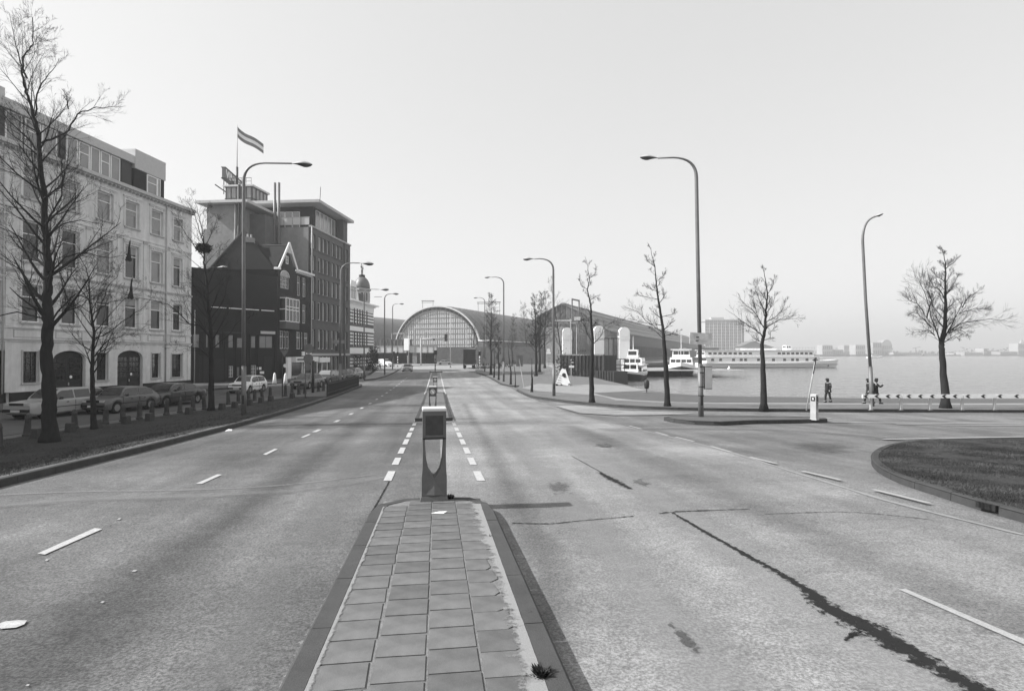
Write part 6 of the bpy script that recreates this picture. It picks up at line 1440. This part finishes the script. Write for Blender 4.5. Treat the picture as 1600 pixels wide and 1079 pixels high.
    MB().box(L/2-.045,L/2+.012,-W*.24,W*.24,hz-.02,hz+.10).build('grille','black',t)
    MB().box(L/2+.071,L/2+.08,-.26,.26,.37,.48).build('number_plate','cream',t); MB().box(-L/2-.08,-L/2-.071,-.26,.26,.41,.52).build('number_plate','cream',t)
    return t
def between(a,b): return math.atan2(b.y-a.y,b.x-a.x)
dirc=fd.normalized(); face=math.atan2(-dirc.y,-dirc.x)   # parked facing the viewer
EST=(.27,.40,.90,.985,.94,.80); HAT=(.27,.42,.74,.945,.90,.74); SED=(.27,.42,.68,.82,.93,.76)
def parked(px_,py_,**k): p=G(px_,py_); return Vector((p.x,p.y,Z(p.x,p.y)+.0))
RR=lambda deg: face+R(deg)
car('parked_car','light estate car parked nearest the viewer in front of the cart doors','estate car',parked(92,648),RR(-3),'car_silver',4.55,1.7,1.42,.62,EST)
car('parked_car','grey hatchback parked behind the estate car, partly behind the young tree','hatchback',parked(191,641.5),RR(-3),'car_grey',3.9,1.62,1.38,.63,HAT)
car('parked_car','dark sedan parked at the right end of the white plastered house','sedan',parked(267,632),RR(-3),'car_dark',4.6,1.72,1.38,.64,(.27,.42,.70,.86,.95,.76))
car('parked_car','white hatchback in front of the dark brick house','hatchback',parked(388,612.5),RR(2),'car_white',3.7,1.6,1.40,.62,(.25,.42,.82,.965,.90,.74))
car('parked_car','dark hatchback in front of the shop with its nose to the left','hatchback',parked(481,606),RR(-2),'car_mid',3.9,1.62,1.38,.62,HAT)
car('parked_car','dark car with bright windscreen behind the dark hatchback by the shop','hatchback',parked(512,599),RR(0),'car_black',4.1,1.65,1.45,.62,HAT,glassm='glass_l')
car('parked_car','dark small car parked left of the pale car near the picket fence end','hatchback',parked(537,596),RR(0),'car_black',3.9,1.62,1.42,.62,HAT)
car('parked_car','pale hatchback parked last in the row before the domed house','hatchback',parked(551,591.5),RR(0),'car_silver',3.9,1.62,1.42,.62,HAT)
p=G(637,580.2); car('oncoming_car','pale saloon driving towards the viewer on the left carriageway','sedan',p,R(-90),'car_silver',4.3,1.68,1.36,.63,SED)
p=G(695,569.8); car('crossing_car','pale saloon crossing the far junction side-on','sedan',p,YAW+R(5),'car_silver',4.3,1.66,1.36,.63,SED)
# white van
p=G(602,572.5); vt=thing('van','small white van at the far left of the junction by the underpass','van',p,YAW+R(-35))
MB().prism([(-1.6,.3),(-1.6,1.85),(.2,1.9),(.3,1.4),(.9,1.3),(1.7,.85),(1.8,.35)],-.8,.8,'y').build('body','white',vt); 
for x in (-1.0,1.1):
    for sd in (-.72,.72): w_=link('wheel',None,vt,(x,sd,.3)); MB().lathe([(.2,-.09),(.3,-.08),(.3,.08),(.2,.09)],14,(0,0,0),'y').build('tyre','tyre',w_); MB().lathe([(.02,-.095),(.18,-.08),(.18,.08),(.02,.095)],12,(0,0,0),'y').build('rim','rim',w_)
MB().prism([(.34,1.35),(.42,1.72),(.25,1.8),(.22,1.4)],-.7,.7,'y').build('windscreen','glass',vt); 
for sd in (-1,1): MB().prism([(.3,1.0),(.3,1.3),(.85,1.25),(.85,1.0)],sd*.81-.005,sd*.81+.005,'y').build('side_window','glass',vt)
# truck seen from behind
p=G(733.5,576); tk=thing('truck','dark tarpaulin-covered truck seen from behind, driving away on the right carriageway','truck',p,R(-2)); s=dep(p)/906; wd=1.3; ht=33*s-.0; 
bd=MB().box(-wd,wd,.2,7.5,1.25,ht-.35); bd.build('tarpaulin_body','tarp',tk); MB().add([(-wd-.02,.15,ht-.35),(wd+.02,.15,ht-.35),(wd+.02,7.6,ht-.35),(-wd-.02,7.6,ht-.35),(-wd*.5,.15,ht-.05),(wd*.9,.15,ht),(wd*.9,7.6,ht),(-wd*.5,7.6,ht-.05)],[(0,1,5,4),(1,2,6,5),(2,3,7,6),(3,0,4,7),(4,5,6,7)]).build('tarpaulin_roof','tarp_top',tk)
MB().box(-wd-.04,wd+.04,0,.2,1.15,1.9).build('tailboard','hull_d',tk); MB().box(-wd,wd,.1,7.5,.95,1.2).build('chassis','black',tk)
m_=MB()
for x in (-wd,-.45,.45,wd-.08): m_.box(x,x+.08,.12,.2,1.9,ht-.4)
m_.build('body_post','metal_d',tk)
MB().box(-1.0,1.0,-.02,.0,.78,.95).build('rear_bumper','metal_l',tk); MB().box(-.26,.26,-.05,-.021,.8,.92).build('number_plate','cream',tk)
for sd in (-1,1): MB().box(sd*1.05-.15,sd*1.05+.15,-.03,.0,.97,1.12).build('tail_light','steel',tk); MB().box(sd*.95-.3,sd*.95+.3,.3,.33,.25,.8).build('mud_flap','black',tk)
for y in (1.2,2.3,6.6,8.6):
    for sd in (-1,1): w_=link('wheel',None,tk,(sd*1.0,y,.5)); MB().lathe([(.3,-.25),(.5,-.22),(.5,.22),(.3,.25)],18,(0,0,0),'x').build('tyre','tyre',w_); MB().lathe([(.02,-.2),(.28,-.24),(.28,.24),(.02,.2)],12,(0,0,0),'x').build('rim','steel',w_)
cb_=MB().box(-1.2,1.2,7.8,9.6,.7,2.9).build('cab','hull_m',tk); bevel(cb_,.12,2); MB().box(-1.0,1.0,7.74,7.79,1.9,2.6).build('cab_window','glass',tk)

# ================================================================ people
def skinned(name,m,parent,V,E_,Rr,sub=2,root=0):
    me=bpy.data.meshes.new(name); me.from_pydata([tuple(v) for v in V],E_,[]); o=bpy.data.objects.new(name,me); COL.objects.link(o)
    s=o.modifiers.new('s','SKIN'); s.use_smooth_shade=True; u=o.modifiers.new('u','SUBSURF'); u.levels=sub; u.render_levels=sub
    for i,r in enumerate(Rr): me.skin_vertices[0].data[i].radius=(r if hasattr(r,'__len__') else (r,r)); me.skin_vertices[0].data[i].use_root=(i==root)
    dg=bpy.context.evaluated_depsgraph_get(); m2=bpy.data.meshes.new_from_object(o.evaluated_get(dg)); bpy.data.objects.remove(o); m2.materials.clear(); m2.materials.append(M[m]); m2.name=name
    for p_ in m2.polygons: p_.use_smooth=True
    return link(name,m2,parent)
def person(lab,loc,rot,h=1.74,stride=.35,arm=None,coat='long',hat=True,m1='cloth_d'):
    """figure faces +x, mid-stride; rot turns it"""
    k=h/1.74; t=thing('person',lab,'person',loc,rot); st_=stride
    pel=(0,0,.93); V=[pel,(0,0,1.12),(.01,0,1.33),(.03,0,1.46),(.05,0,1.53),(.07,0,1.60),(.08,0,1.68)]; E_=[(0,1),(1,2),(2,3),(3,4),(4,5),(5,6)]; Rr=[(.13,.10),(.13,.10),(.15,.11),(.07,.07),(.052,.055),(.085,.075),(.075,.068)]
    legs=[];
    for sd,fx in ((-1,st_),(1,-st_)):
        b=len(V); hip=(0,sd*.09,.88); kn=(fx*.55+.05,sd*.10,.50+(.02 if fx<0 else 0)); an=(fx*.95,sd*.10,.10+(.06 if fx<0 else 0)); toe=(fx*.95+.16,sd*.11,.035+(.0 if fx<0 else .02))
        V+=[hip,kn,an,toe]; E_+=[(0,b),(b,b+1),(b+1,b+2),(b+2,b+3)]; Rr+=[.085,.058,.042,.04]; legs.append((hip,kn,an,toe))
    arms=[]
    for sd,fx in ((-1,-st_*.6),(1,st_*.6)):
        b=len(V); sh=(.0,sd*.19,1.40); el=(fx*.35-.03,sd*.24,1.13); wr_=(fx*.8+.03,sd*.22,.90); ha=(fx*.9+.06,sd*.21,.82)
        if arm==sd: el=(.20,sd*.26,1.20); wr_=(.42,sd*.22,1.36); ha=(.52,sd*.20,1.40)
        V+=[sh,el,wr_,ha]; E_+=[(2,b),(b,b+1),(b+1,b+2),(b+2,b+3)]; Rr+=[.058,.045,.032,.036]; arms.append((sh,el,wr_,ha))
    V=[Vector(v)*k for v in V]; Rr=[((r[0]*k,r[1]*k) if hasattr(r,'__len__') else r*k) for r in Rr]
    body=skinned('body','skin',t,V,E_,Rr)
    # clothing
    CV=[(0,0,.70 if coat=='long' else .9),(0,0,.95),(0,0,1.15),(.01,0,1.36),(.03,0,1.45)]; CE=[(0,1),(1,2),(2,3),(3,4)]; CR=[(.23,.19),(.19,.165),(.18,.15),(.20,.15),(.10,.10)]
    for sh,el,wr_,ha in arms: b=len(CV); CV+=[sh,el,wr_]; CE+=[(3,b),(b,b+1),(b+1,b+2)]; CR+=[.088,.074,.062]
    skinned('coat',m1,t,[Vector(v)*k for v in CV],CE,[((r[0]*k,r[1]*k) if hasattr(r,'__len__') else r*k) for r in CR],root=1)
    TV=[(0,0,.93)]; TE=[]; TR_=[(.14,.11)]
    for hip,kn,an,toe in legs: b=len(TV); TV+=[hip,kn,(an[0],an[1],an[2]+.02)]; TE+=[(0,b),(b,b+1),(b+1,b+2)]; TR_+=[.11,.085,.07]
    skinned('trousers','cloth_d',t,[Vector(v)*k for v in TV],TE,[((r[0]*k,r[1]*k) if hasattr(r,'__len__') else r*k) for r in TR_])
    for hip,kn,an,toe in legs: MB().add([( -.06,-.04,0),(.15,-.04,0),(.15,.04,0),(-.07,.045,0),(-.06,-.04,.09),(.08,-.04,.09),(.14,-.03,.04),(.14,.03,.04),(.08,.04,.09),(-.06,.04,.09)],[(0,3,2,1),(0,1,6,5,4),(3,9,8,7,2),(0,4,9,3),(1,2,7,6),(4,5,8,9),(5,6,7,8)]).build('shoe','black',t).location=(an[0]*k,an[1]*k,max(0,an[2]*k-.10))
    hz=1.655*k; 
    if hat: MB().lathe([(.125,-.005),(.125,.005),(.092,.015),(.088,.075),(.06,.10),(.01,.105)],16,(.075*k,0,hz+.03)).build('hat','cloth_d',t,smooth=True)
    hr=MB().lathe([(.02,-.12),(.075,-.09),(.092,-.02),(.085,.05),(.05,.095),(.01,.105)],14,(.055*k,0,hz-.01)).build('hair','hair',t,smooth=True)
    nose=MB().taper(.165*k,0,hz-.06,hz-.015,.02,.012,.008,.006).build('nose','skin',t)
    for sd in (-1,1): MB().lathe([(.001,-.006),(.008,0),(.001,.006)],8,(.155*k,sd*.028,hz-.015)).build('eye','black',t)
    MB().box(.15*k,.158*k,-.025,.025,hz-.085,hz-.078).build('mouth','cloth_m',t)
    return t
sx=lambda by,ty,d: (by-ty)/906*d
p=G(1294,628.5,.13); person('person in dark jacket and hat walking alone on the promenade','x' and p,YAW+R(200),sx(628.5,591,dep(p))/1.03,.16,None,'short',True)
p=G(1358,630.5,.13); person('person in long dark coat walking just left of the leaning lamp post',p,YAW+R(180),sx(630.5,591.5,dep(p))/1.03,.28)
p=G(1368,630.5,.13); person('person in dark coat with raised arm walking just right of the leaning lamp post',p,YAW+R(-8),sx(630.5,591,dep(p))/1.03,.30,arm=-1)
p=G(555.5,585,.12); person('distant person in dark clothes standing at the foot of the domed house',p,YAW+R(-90),1.75,.06,None,'short',False)
p=G(897,589,.0); person('distant dark figure beside the jetty wall right of the sign post',p,YAW+R(180),1.2,.05,None,'short',False)

# ================================================================ trees
def tree(lab,base,trunk,w0,branches=(),H=None,n_rand=18,spread=1.0,seed=1,name='bare_tree',tw=1.0,grp='bare winter trees',off=.1,levels=2,start=.3,upness=.45,btw=1.0,nest=None,m='bark'):
    """trunk and boughs follow the outline seen; the rest is grown at random in all directions"""
    r=random.Random(seed); p=G(base[0],base[1],off); d=dep(p); t=thing(name,lab,'tree',p,YAW,grp); s=d/906
    def loc(q,dy=0): return Vector(((q[0]-base[0])*s,dy,(552-q[1])*s-(p.z-EYE)))
    T=[Vector((0,0,-.1)),]+[loc(q,r.uniform(-1,1)*.02*(base[1]-q[1])*s) for q in trunk]; T=[T[0]]+[v for v in T[1:] if v.z>.05]
    n=len(T); ln=[0]
    for a,b in zip(T,T[1:]): ln.append(ln[-1]+(b-a).length)
    LT=ln[-1]; rad=lambda u: w0*((1-u)**1.25*.93+.04)*(1+.5*max(0,.04-u)/.04)
    pts=[];rr=[]
    for i in range(n-1):
        for k in range(5): 
            q=T[i].lerp(T[i+1],k/5)+Vector((r.uniform(-1,1),r.uniform(-1,1),0))*w0*.10; pts.append(q if i+k else T[0]); u=(ln[i]+(ln[i+1]-ln[i])*k/5)/LT; rr.append(rad(u)*(1+r.uniform(-.05,.05)))
    pts.append(T[-1]); rr.append(w0*.04)
    tr=MB().tube(pts,rr,10 if w0>.05 else 6); tr.build('trunk',m,t,smooth=True)
    cr=MB(); tg=MB(); cnt=[0]
    def grow(q,dv,L,rd,lev):
        k=5 if lev<2 else (4 if lev==2 else 3); P=[q.copy()]; v=dv.normalized(); dirs=[v]
        for i in range(k):
            v=(v+Vector((r.gauss(0,.085),r.gauss(0,.085),r.gauss(.07*upness*2,.06)))).normalized(); P.append(P[-1]+v*(L/k)); dirs.append(v)
        R_=[max(.0026*tw,rd*(1-.85*i/k)) for i in range(k+1)]
        (cr if rd>.012*tw else tg).tube(P,R_,5 if lev==1 else 3,cap=False)
        if lev>=levels+1: return
        nn=int((5 if lev==1 else 5)*btw+r.random()*2) if lev<3 else 3
        for j in range(nn):
            u=.25+.75*r.random(); i=min(k-1,int(u*k)); a=P[i].lerp(P[i+1],u*k-i); ax=dirs[i].cross(Vector((r.gauss(0,1),r.gauss(0,1),r.gauss(0,1)))).normalized(); ang=r.uniform(.4,.85)
            nv=(dirs[i]*math.cos(ang)+ax*math.sin(ang)); nv.z+=.12*upness; grow(a,nv,L*(1.0-u*.4)*r.uniform(.38,.68),max(.003*tw,R_[i]*.5),lev+1)
    for bi,br in enumerate(branches):
        dy=r.choice((-1,1))*r.uniform(.15,.5); B=[loc(q) for q in br]; b0=B[0]; 
        for i,b in enumerate(B): b.y=dy*abs(b.x-b0.x)+ (0 if i else 0)
        k=len(B); L=sum((y-x).length for x,y in zip(B,B[1:])); r0=max(.010,w0*.07+L*.006); P=[];Rb=[]
        for i in range(k-1):
            for j in range(3): P.append(B[i].lerp(B[i+1],j/3)+Vector((r.gauss(0,.012),r.gauss(0,.012),r.gauss(0,.012)))*L*.5); Rb.append(r0*(1-.85*(i+j/3)/(k-1)))
        P.append(B[-1]); Rb.append(r0*.12); cr.tube(P,Rb,6,cap=False)
        for j in range(int((9+L*2.0)*btw)):
            u=.12+.86*r.random(); i=min(len(P)-2,int(u*(len(P)-1))); v=(P[i+1]-P[i]).normalized(); ax=v.cross(Vector((r.gauss(0,1),r.gauss(0,1),r.gauss(0,1)))).normalized(); ang=r.uniform(.4,.9); nv=v*math.cos(ang)+ax*math.sin(ang); nv.z+=.2*upness
            grow(P[i],nv,L*r.uniform(.2,.42)*(1.15-u*.5),Rb[i]*.4,2)
    for j in range(n_rand):
        u=start+(1-start)*(j+r.random())/n_rand*.97; q=u*LT; i=max(x for x in range(n) if ln[x]<=q); i=min(i,n-2); a=T[i].lerp(T[i+1],(q-ln[i])/(ln[i+1]-ln[i])); v=(T[i+1]-T[i]).normalized()
        az=j*2.4+r.uniform(-.4,.4); out=Vector((math.cos(az),math.sin(az),0)); ang=r.uniform(.65,1.1)*(1.1-.35*u); nv=v*math.cos(ang)+out*math.sin(ang)
        grow(a,nv,spread*LT*r.uniform(.16,.27)*(1.2-u*.85)*(1 if u>.1 else .5),max(.01*tw,rad(u)*.42),1)
    c=cr.build('crown','twig' if m=='bark' else m,t,fix=False); 
    if tg.v: tg.build('twigs','twig',c,fix=False)
    if nest:
        q=loc(nest[0]); nb=MB(); rn=nest[1]*s
        for j in range(420):
            c0=Vector((r.gauss(0,.36),r.gauss(0,.36),r.gauss(0,.26)))*rn; v=Vector((r.gauss(0,1),r.gauss(0,1),r.gauss(0,.5))).normalized()*rn*.55; nb.tube([q+c0-v,q+c0+v],.014,3,cap=False)
        nt_=thing('bird_nest','dark bird nest of twigs in the tree before the brick house','nest',p+Vector((0,0,0)),YAW); nb.xf(Matrix.Translation((0,0,0))).build('nest_twigs','twig',nt_,fix=False)
    return t
# big tree at the left edge
tree('big bare tree with thick dark trunk nearest on the left verge',(78,690),[(78,690),(76,640),(77,600),(73,560),(76,504),(72,470),(70,434),(66.7,387),(62,310),(60,250),(55,205),(46,166),(40,140),(36,118),(34,90),(36,60),(36,18)],.26,
 [[(60.5,222),(75,210),(90,197),(101,168),(118,155),(137,149),(160,143)],[(101,168),(98,150),(90,138)],[(50,180),(51,145),(60,128),(79,110),(92,92)],[(36,121),(29,108),(20,85),(13.5,61),(0,13)],[(64,345),(50,330),(25,318),(0,310)],[(65,352),(85,330),(100,308),(103,270),(95,240),(97,210)],[(68,400),(50,380),(28,365),(-10,350)],[(70,434),(95,400),(120,392),(150,400),(178,396)],[(74,470),(50,460),(20,452),(-20,430)],[(76,505),(100,480),(130,462),(165,470),(195,455)],[(60,240),(40,215),(15,190),(-10,150)],[(55,205),(30,190),(10,170)],[(62,310),(85,290),(95,255),(100,215)],[(66,370),(100,350),(130,345),(165,352)],[(76,500),(40,488),(10,500),(-20,495)],[(62,300),(35,280),(12,262),(-15,230)]],n_rand=46,spread=.85,seed=4,tw=.8,start=.25,levels=3,btw=1.15)
tree('young bare tree with a straight thin trunk on the left verge beside the big tree',(147,670),[(147,670),(145,620),(144,578),(144,519),(141,474),(137,440),(130,420),(124.6,400),(122,380)],.13,
 [[(144.5,530),(163,520),(193,495),(213,477),(225,460)],[(144,512),(127.5,486),(112.7,474),(95,470)],[(144,505),(152,480),(160,450),(172,430),(178,405)],[(144,560),(160,545),(185,530),(215,525),(245,522)],[(141,474),(120,450),(105,430),(98,410)],[(143,490),(165,470),(180,468),(205,440)]],n_rand=26,spread=1.2,seed=9,tw=.8,start=.28,levels=3)
tree('bare tree carrying a bird nest, on the verge in front of the dark brick house',(330,641),[(330,641),(330,600),(329,560),(330,520),(326,480),(322,440),(318,410),(316,385),(313,360),(306,330),(302,310)],.17,
 [[(330,530),(315,510),(297,504),(270,477),(245,470),(202,459)],[(328,500),(345,470),(352,440),(356,415)],[(330,545),(350,525),(366,500),(385,490)],[(322,450),(335,425),(345,410),(350,385)],[(326,470),(305,455),(290,440),(262,438)],[(318,405),(300,385),(275,355),(262,340)],[(316,390),(328,372),(338,355),(345,340)],[(330,560),(310,545),(285,540),(262,538)],[(316,380),(305,350),(298,330),(285,310)]],n_rand=24,spread=.9,seed=12,tw=1.0,start=.3,levels=3,nest=((316.5,387),11))
# right promenade
tree('bare tree with kinked stem right of the white triangular board',(925,629),[(925,629),(924,590),(926.5,536.6),(924,500),(923,476),(918,452),(921.7,435.4),(918,411),(914,400)],.17,[[(926,538),(915.7,515),(911,495.7),(905,480)],[(926,540),(938.5,524.6),(944.6,510),(956.6,504),(972,505)],[(922,470),(930,462),(940,468)],[(918,452),(908,445),(905,430)],[(921,435),(930,428),(932,415)],[(924,505),(914,498),(905,502)]],n_rand=10,spread=.45,seed=21,btw=1.5,start=.5,tw=1.1)
tree('tall slanting bare tree behind the near right lamp, in front of the work ship',(1043,635),[(1043,635),(1041,585),(1037,524.6),(1035,500.5),(1029,469),(1025,440),(1024,416),(1017,387),(1013,378)],.17,[[(1037,520),(1012,500.5),(1000,486),(985.5,479)],[(1037,530),(1026.5,517),(1017,510)],[(1037,525),(1055,520),(1063,516)],[(1028,467),(1012,464),(995,458)],[(1027,455),(1016,450),(1005,444)],[(1034,495),(1053,490),(1058,484)],[(1036,508),(1015,505),(1000,500),(990,492)],[(1025,440),(1036,432),(1042,420)],[(1030,475),(1040,462),(1038,448)],[(1024,416),(1012,408),(1008,398)]],n_rand=10,spread=.42,seed=22,btw=1.5,start=.45,tw=1.1)
tree('bare tree with spreading boughs in front of the white passenger ship',(1193.5,639),[(1193.5,639),(1193,577),(1192,538),(1195,514.5),(1198,485),(1200.6,460),(1197,435),(1191,413)],.19,[[(1192,525),(1180,515),(1167.5,508.6),(1152,499),(1127,483)],[(1194,512),(1183,489),(1165.6,471.7),(1156,462)],[(1195,513),(1216,500),(1232,498),(1246,498)],[(1192,535),(1180,528),(1170,515)],[(1193,532),(1203,528),(1204,518),(1212,510)],[(1198,490),(1210,475),(1216,455)],[(1197,498),(1190,475),(1180,455),(1178,440)],[(1195,505),(1212,494),(1222,482),(1226,470)],[(1183,489),(1178,470),(1172,455)],[(1200,460),(1208,445),(1210,430)],[(1199,470),(1188,452),(1184,438)]],n_rand=12,spread=.5,seed=23,btw=1.5,start=.5,tw=1.1)
tree('broad bare tree behind the chevron barrier at far right',(1477.5,638),[(1478,638),(1475,570),(1472,545),(1473,537),(1477,507),(1480,453.5),(1477,410),(1475,384)],.24,[[(1472,541),(1460,520),(1450,497),(1433.5,460),(1417,435)],[(1474,536),(1490,507),(1510,473.5),(1513.6,460)],[(1474,528),(1488,510),(1502,503),(1530,500),(1547,503)],[(1456,512),(1440,498),(1420,488),(1406,490)],[(1462,524),(1450,516),(1430,519),(1408,520)],[(1479,470),(1468,455),(1450,448),(1438,430)],[(1480,460),(1495,445),(1508,425)],[(1446,490),(1430,475),(1412,470),(1404,460)],[(1500,490),(1520,482),(1540,484)],[(1478,420),(1488,412),(1495,400)],[(1479,440),(1466,430),(1462,415)],[(1450,497),(1455,470),(1448,450),(1452,430)],[(1478,500),(1465,480),(1460,460)],[(1484,515),(1505,515),(1525,525)],[(1475,535),(1495,525),(1508,530)],[(1505,480),(1512,465),(1530,450)]],n_rand=18,spread=.55,seed=24,start=.45,tw=1.1,btw=1.9)
tree('slim bare tree with double stem left of the ferry jetty',(876,581),[(876,581),(877,550),(874,530),(870,500),(866,475),(862,450),(860,430)],.15,[[(877,550),(884,535),(888,515),(890,500)],[(876,545),(868,525),(860,505)],[(870,505),(880,485),(886,468)],[(872,515),(860,500),(850,490)]],n_rand=20,btw=1.6,spread=.7,seed=25,start=.3,tw=1.5)
for i,(bx,by,tx,ty,w,lab,sp,nr) in enumerate([(767,585.5,768,461,.2,'bare tree with rounded crown right of the truck and distant lamp',.85,26),(779,593.5,778,505,.13,'thin bare tree in front of the station side wall',.6,12),(822,567,818,474,.24,'bare tree with tall crown, leftmost of the promenade clump',.85,26),(837.5,587.5,836,462,.24,'bare tree with thick trunk in the middle of the promenade clump',.8,26),(843,581,846,458,.26,'bare tree with thick trunk behind the middle tree of the promenade clump',.8,26),(851,575,853,455,.26,'bare tree right in the promenade clump, left of the ferry pylons',.8,26),(800,572,802,492,.2,'bare tree far back behind the saplings',.8,20),(740,571,741,505,.2,'small bare tree close right of the truck roof',.8,16)]):
    h=by-ty; tree(lab,(bx,by),[(bx,by),(bx+.5,by-h*.2),(bx-.5,by-h*.4),((bx+tx)/2,by-h*.6),(tx,by-h*.82),(tx,ty)],w,[],n_rand=int(nr*1.5),spread=sp,seed=40+i,start=.28,tw=2.2,levels=2,btw=1.7)
for i,(bx,by,tx,ty,lab) in enumerate([(798,600.5,793,534,'dark sapling with short twigs between the lamp and the stake'),(831,612.5,831,560,'dark cut sapling stem on the corner of the promenade kerb'),(805,603,801,548,'pale thin sapling beside the dark sapling'),(772,590,773,540,'short sapling left of the promenade lamp')]):
    h=by-ty; tree(lab,(bx,by),[(bx,by),(bx+.4,by-h*.3),((bx+tx)/2,by-h*.6),(tx,ty)],.13 if i!=2 else .06,[],n_rand=5,spread=.35,seed=70+i,start=.6,tw=1.3,levels=1,name='sapling',grp='saplings on the promenade')
p=G(819,605.5,.12); q=D(811,560,dep(p)); t=thing('tree_stake','pale leaning stake right of the saplings','stake',p); MB().tube([(0,0,0),q-p],.045,6).build('stake','metal_l',t); MB().box(-.3,.3,-.03,.03,-.5,.5).xf(Matrix.Translation((q-p)*.93)).build('stake_board','steel',t)
# dark evergreen shrub by the underpass
p=G(583,580); sh_=MB(); r3=random.Random(5)
for k in range(1800):
    a=r3.random()*6.3; hh=r3.random(); rr_=(1.5*(1-hh*.45))*r3.random()**.5*(1+.25*math.sin(a*3+hh*7)); c=Vector((rr_*math.cos(a),rr_*math.sin(a),.2+hh*4.0+.4*math.sin(a*2))); z=.17; sh_.add([c+Vector((r3.uniform(-z,z),r3.uniform(-z,z),r3.uniform(-z,z))) for _ in range(3)],[(0,1,2)])
t=thing('evergreen_shrub','dark dense evergreen shrub between the domed house and the white van','shrub',p); sh_.build('foliage','weed',t,fix=False); MB().tube([(0,0,0),(0,0,2)],[.12,.05],6).build('stem','bark',t)

# ================================================================ air
hz=bpy.data.materials.new('haze'); hz.use_nodes=True; n=hz.node_tree.nodes; n.clear(); o_=n.new('ShaderNodeOutputMaterial'); v_=n.new('ShaderNodeVolumePrincipled'); v_.inputs['Color'].default_value=(.95,.95,.95,1); v_.inputs['Density'].default_value=.0007; v_.inputs['Anisotropy'].default_value=.2; hz.node_tree.links.new(v_.outputs[0],o_.inputs['Volume'])
M['haze']=hz
link('haze',MB().box(-3600,3600,-500,4300,-4.2,75).mesh('haze',hz),kind='stuff')
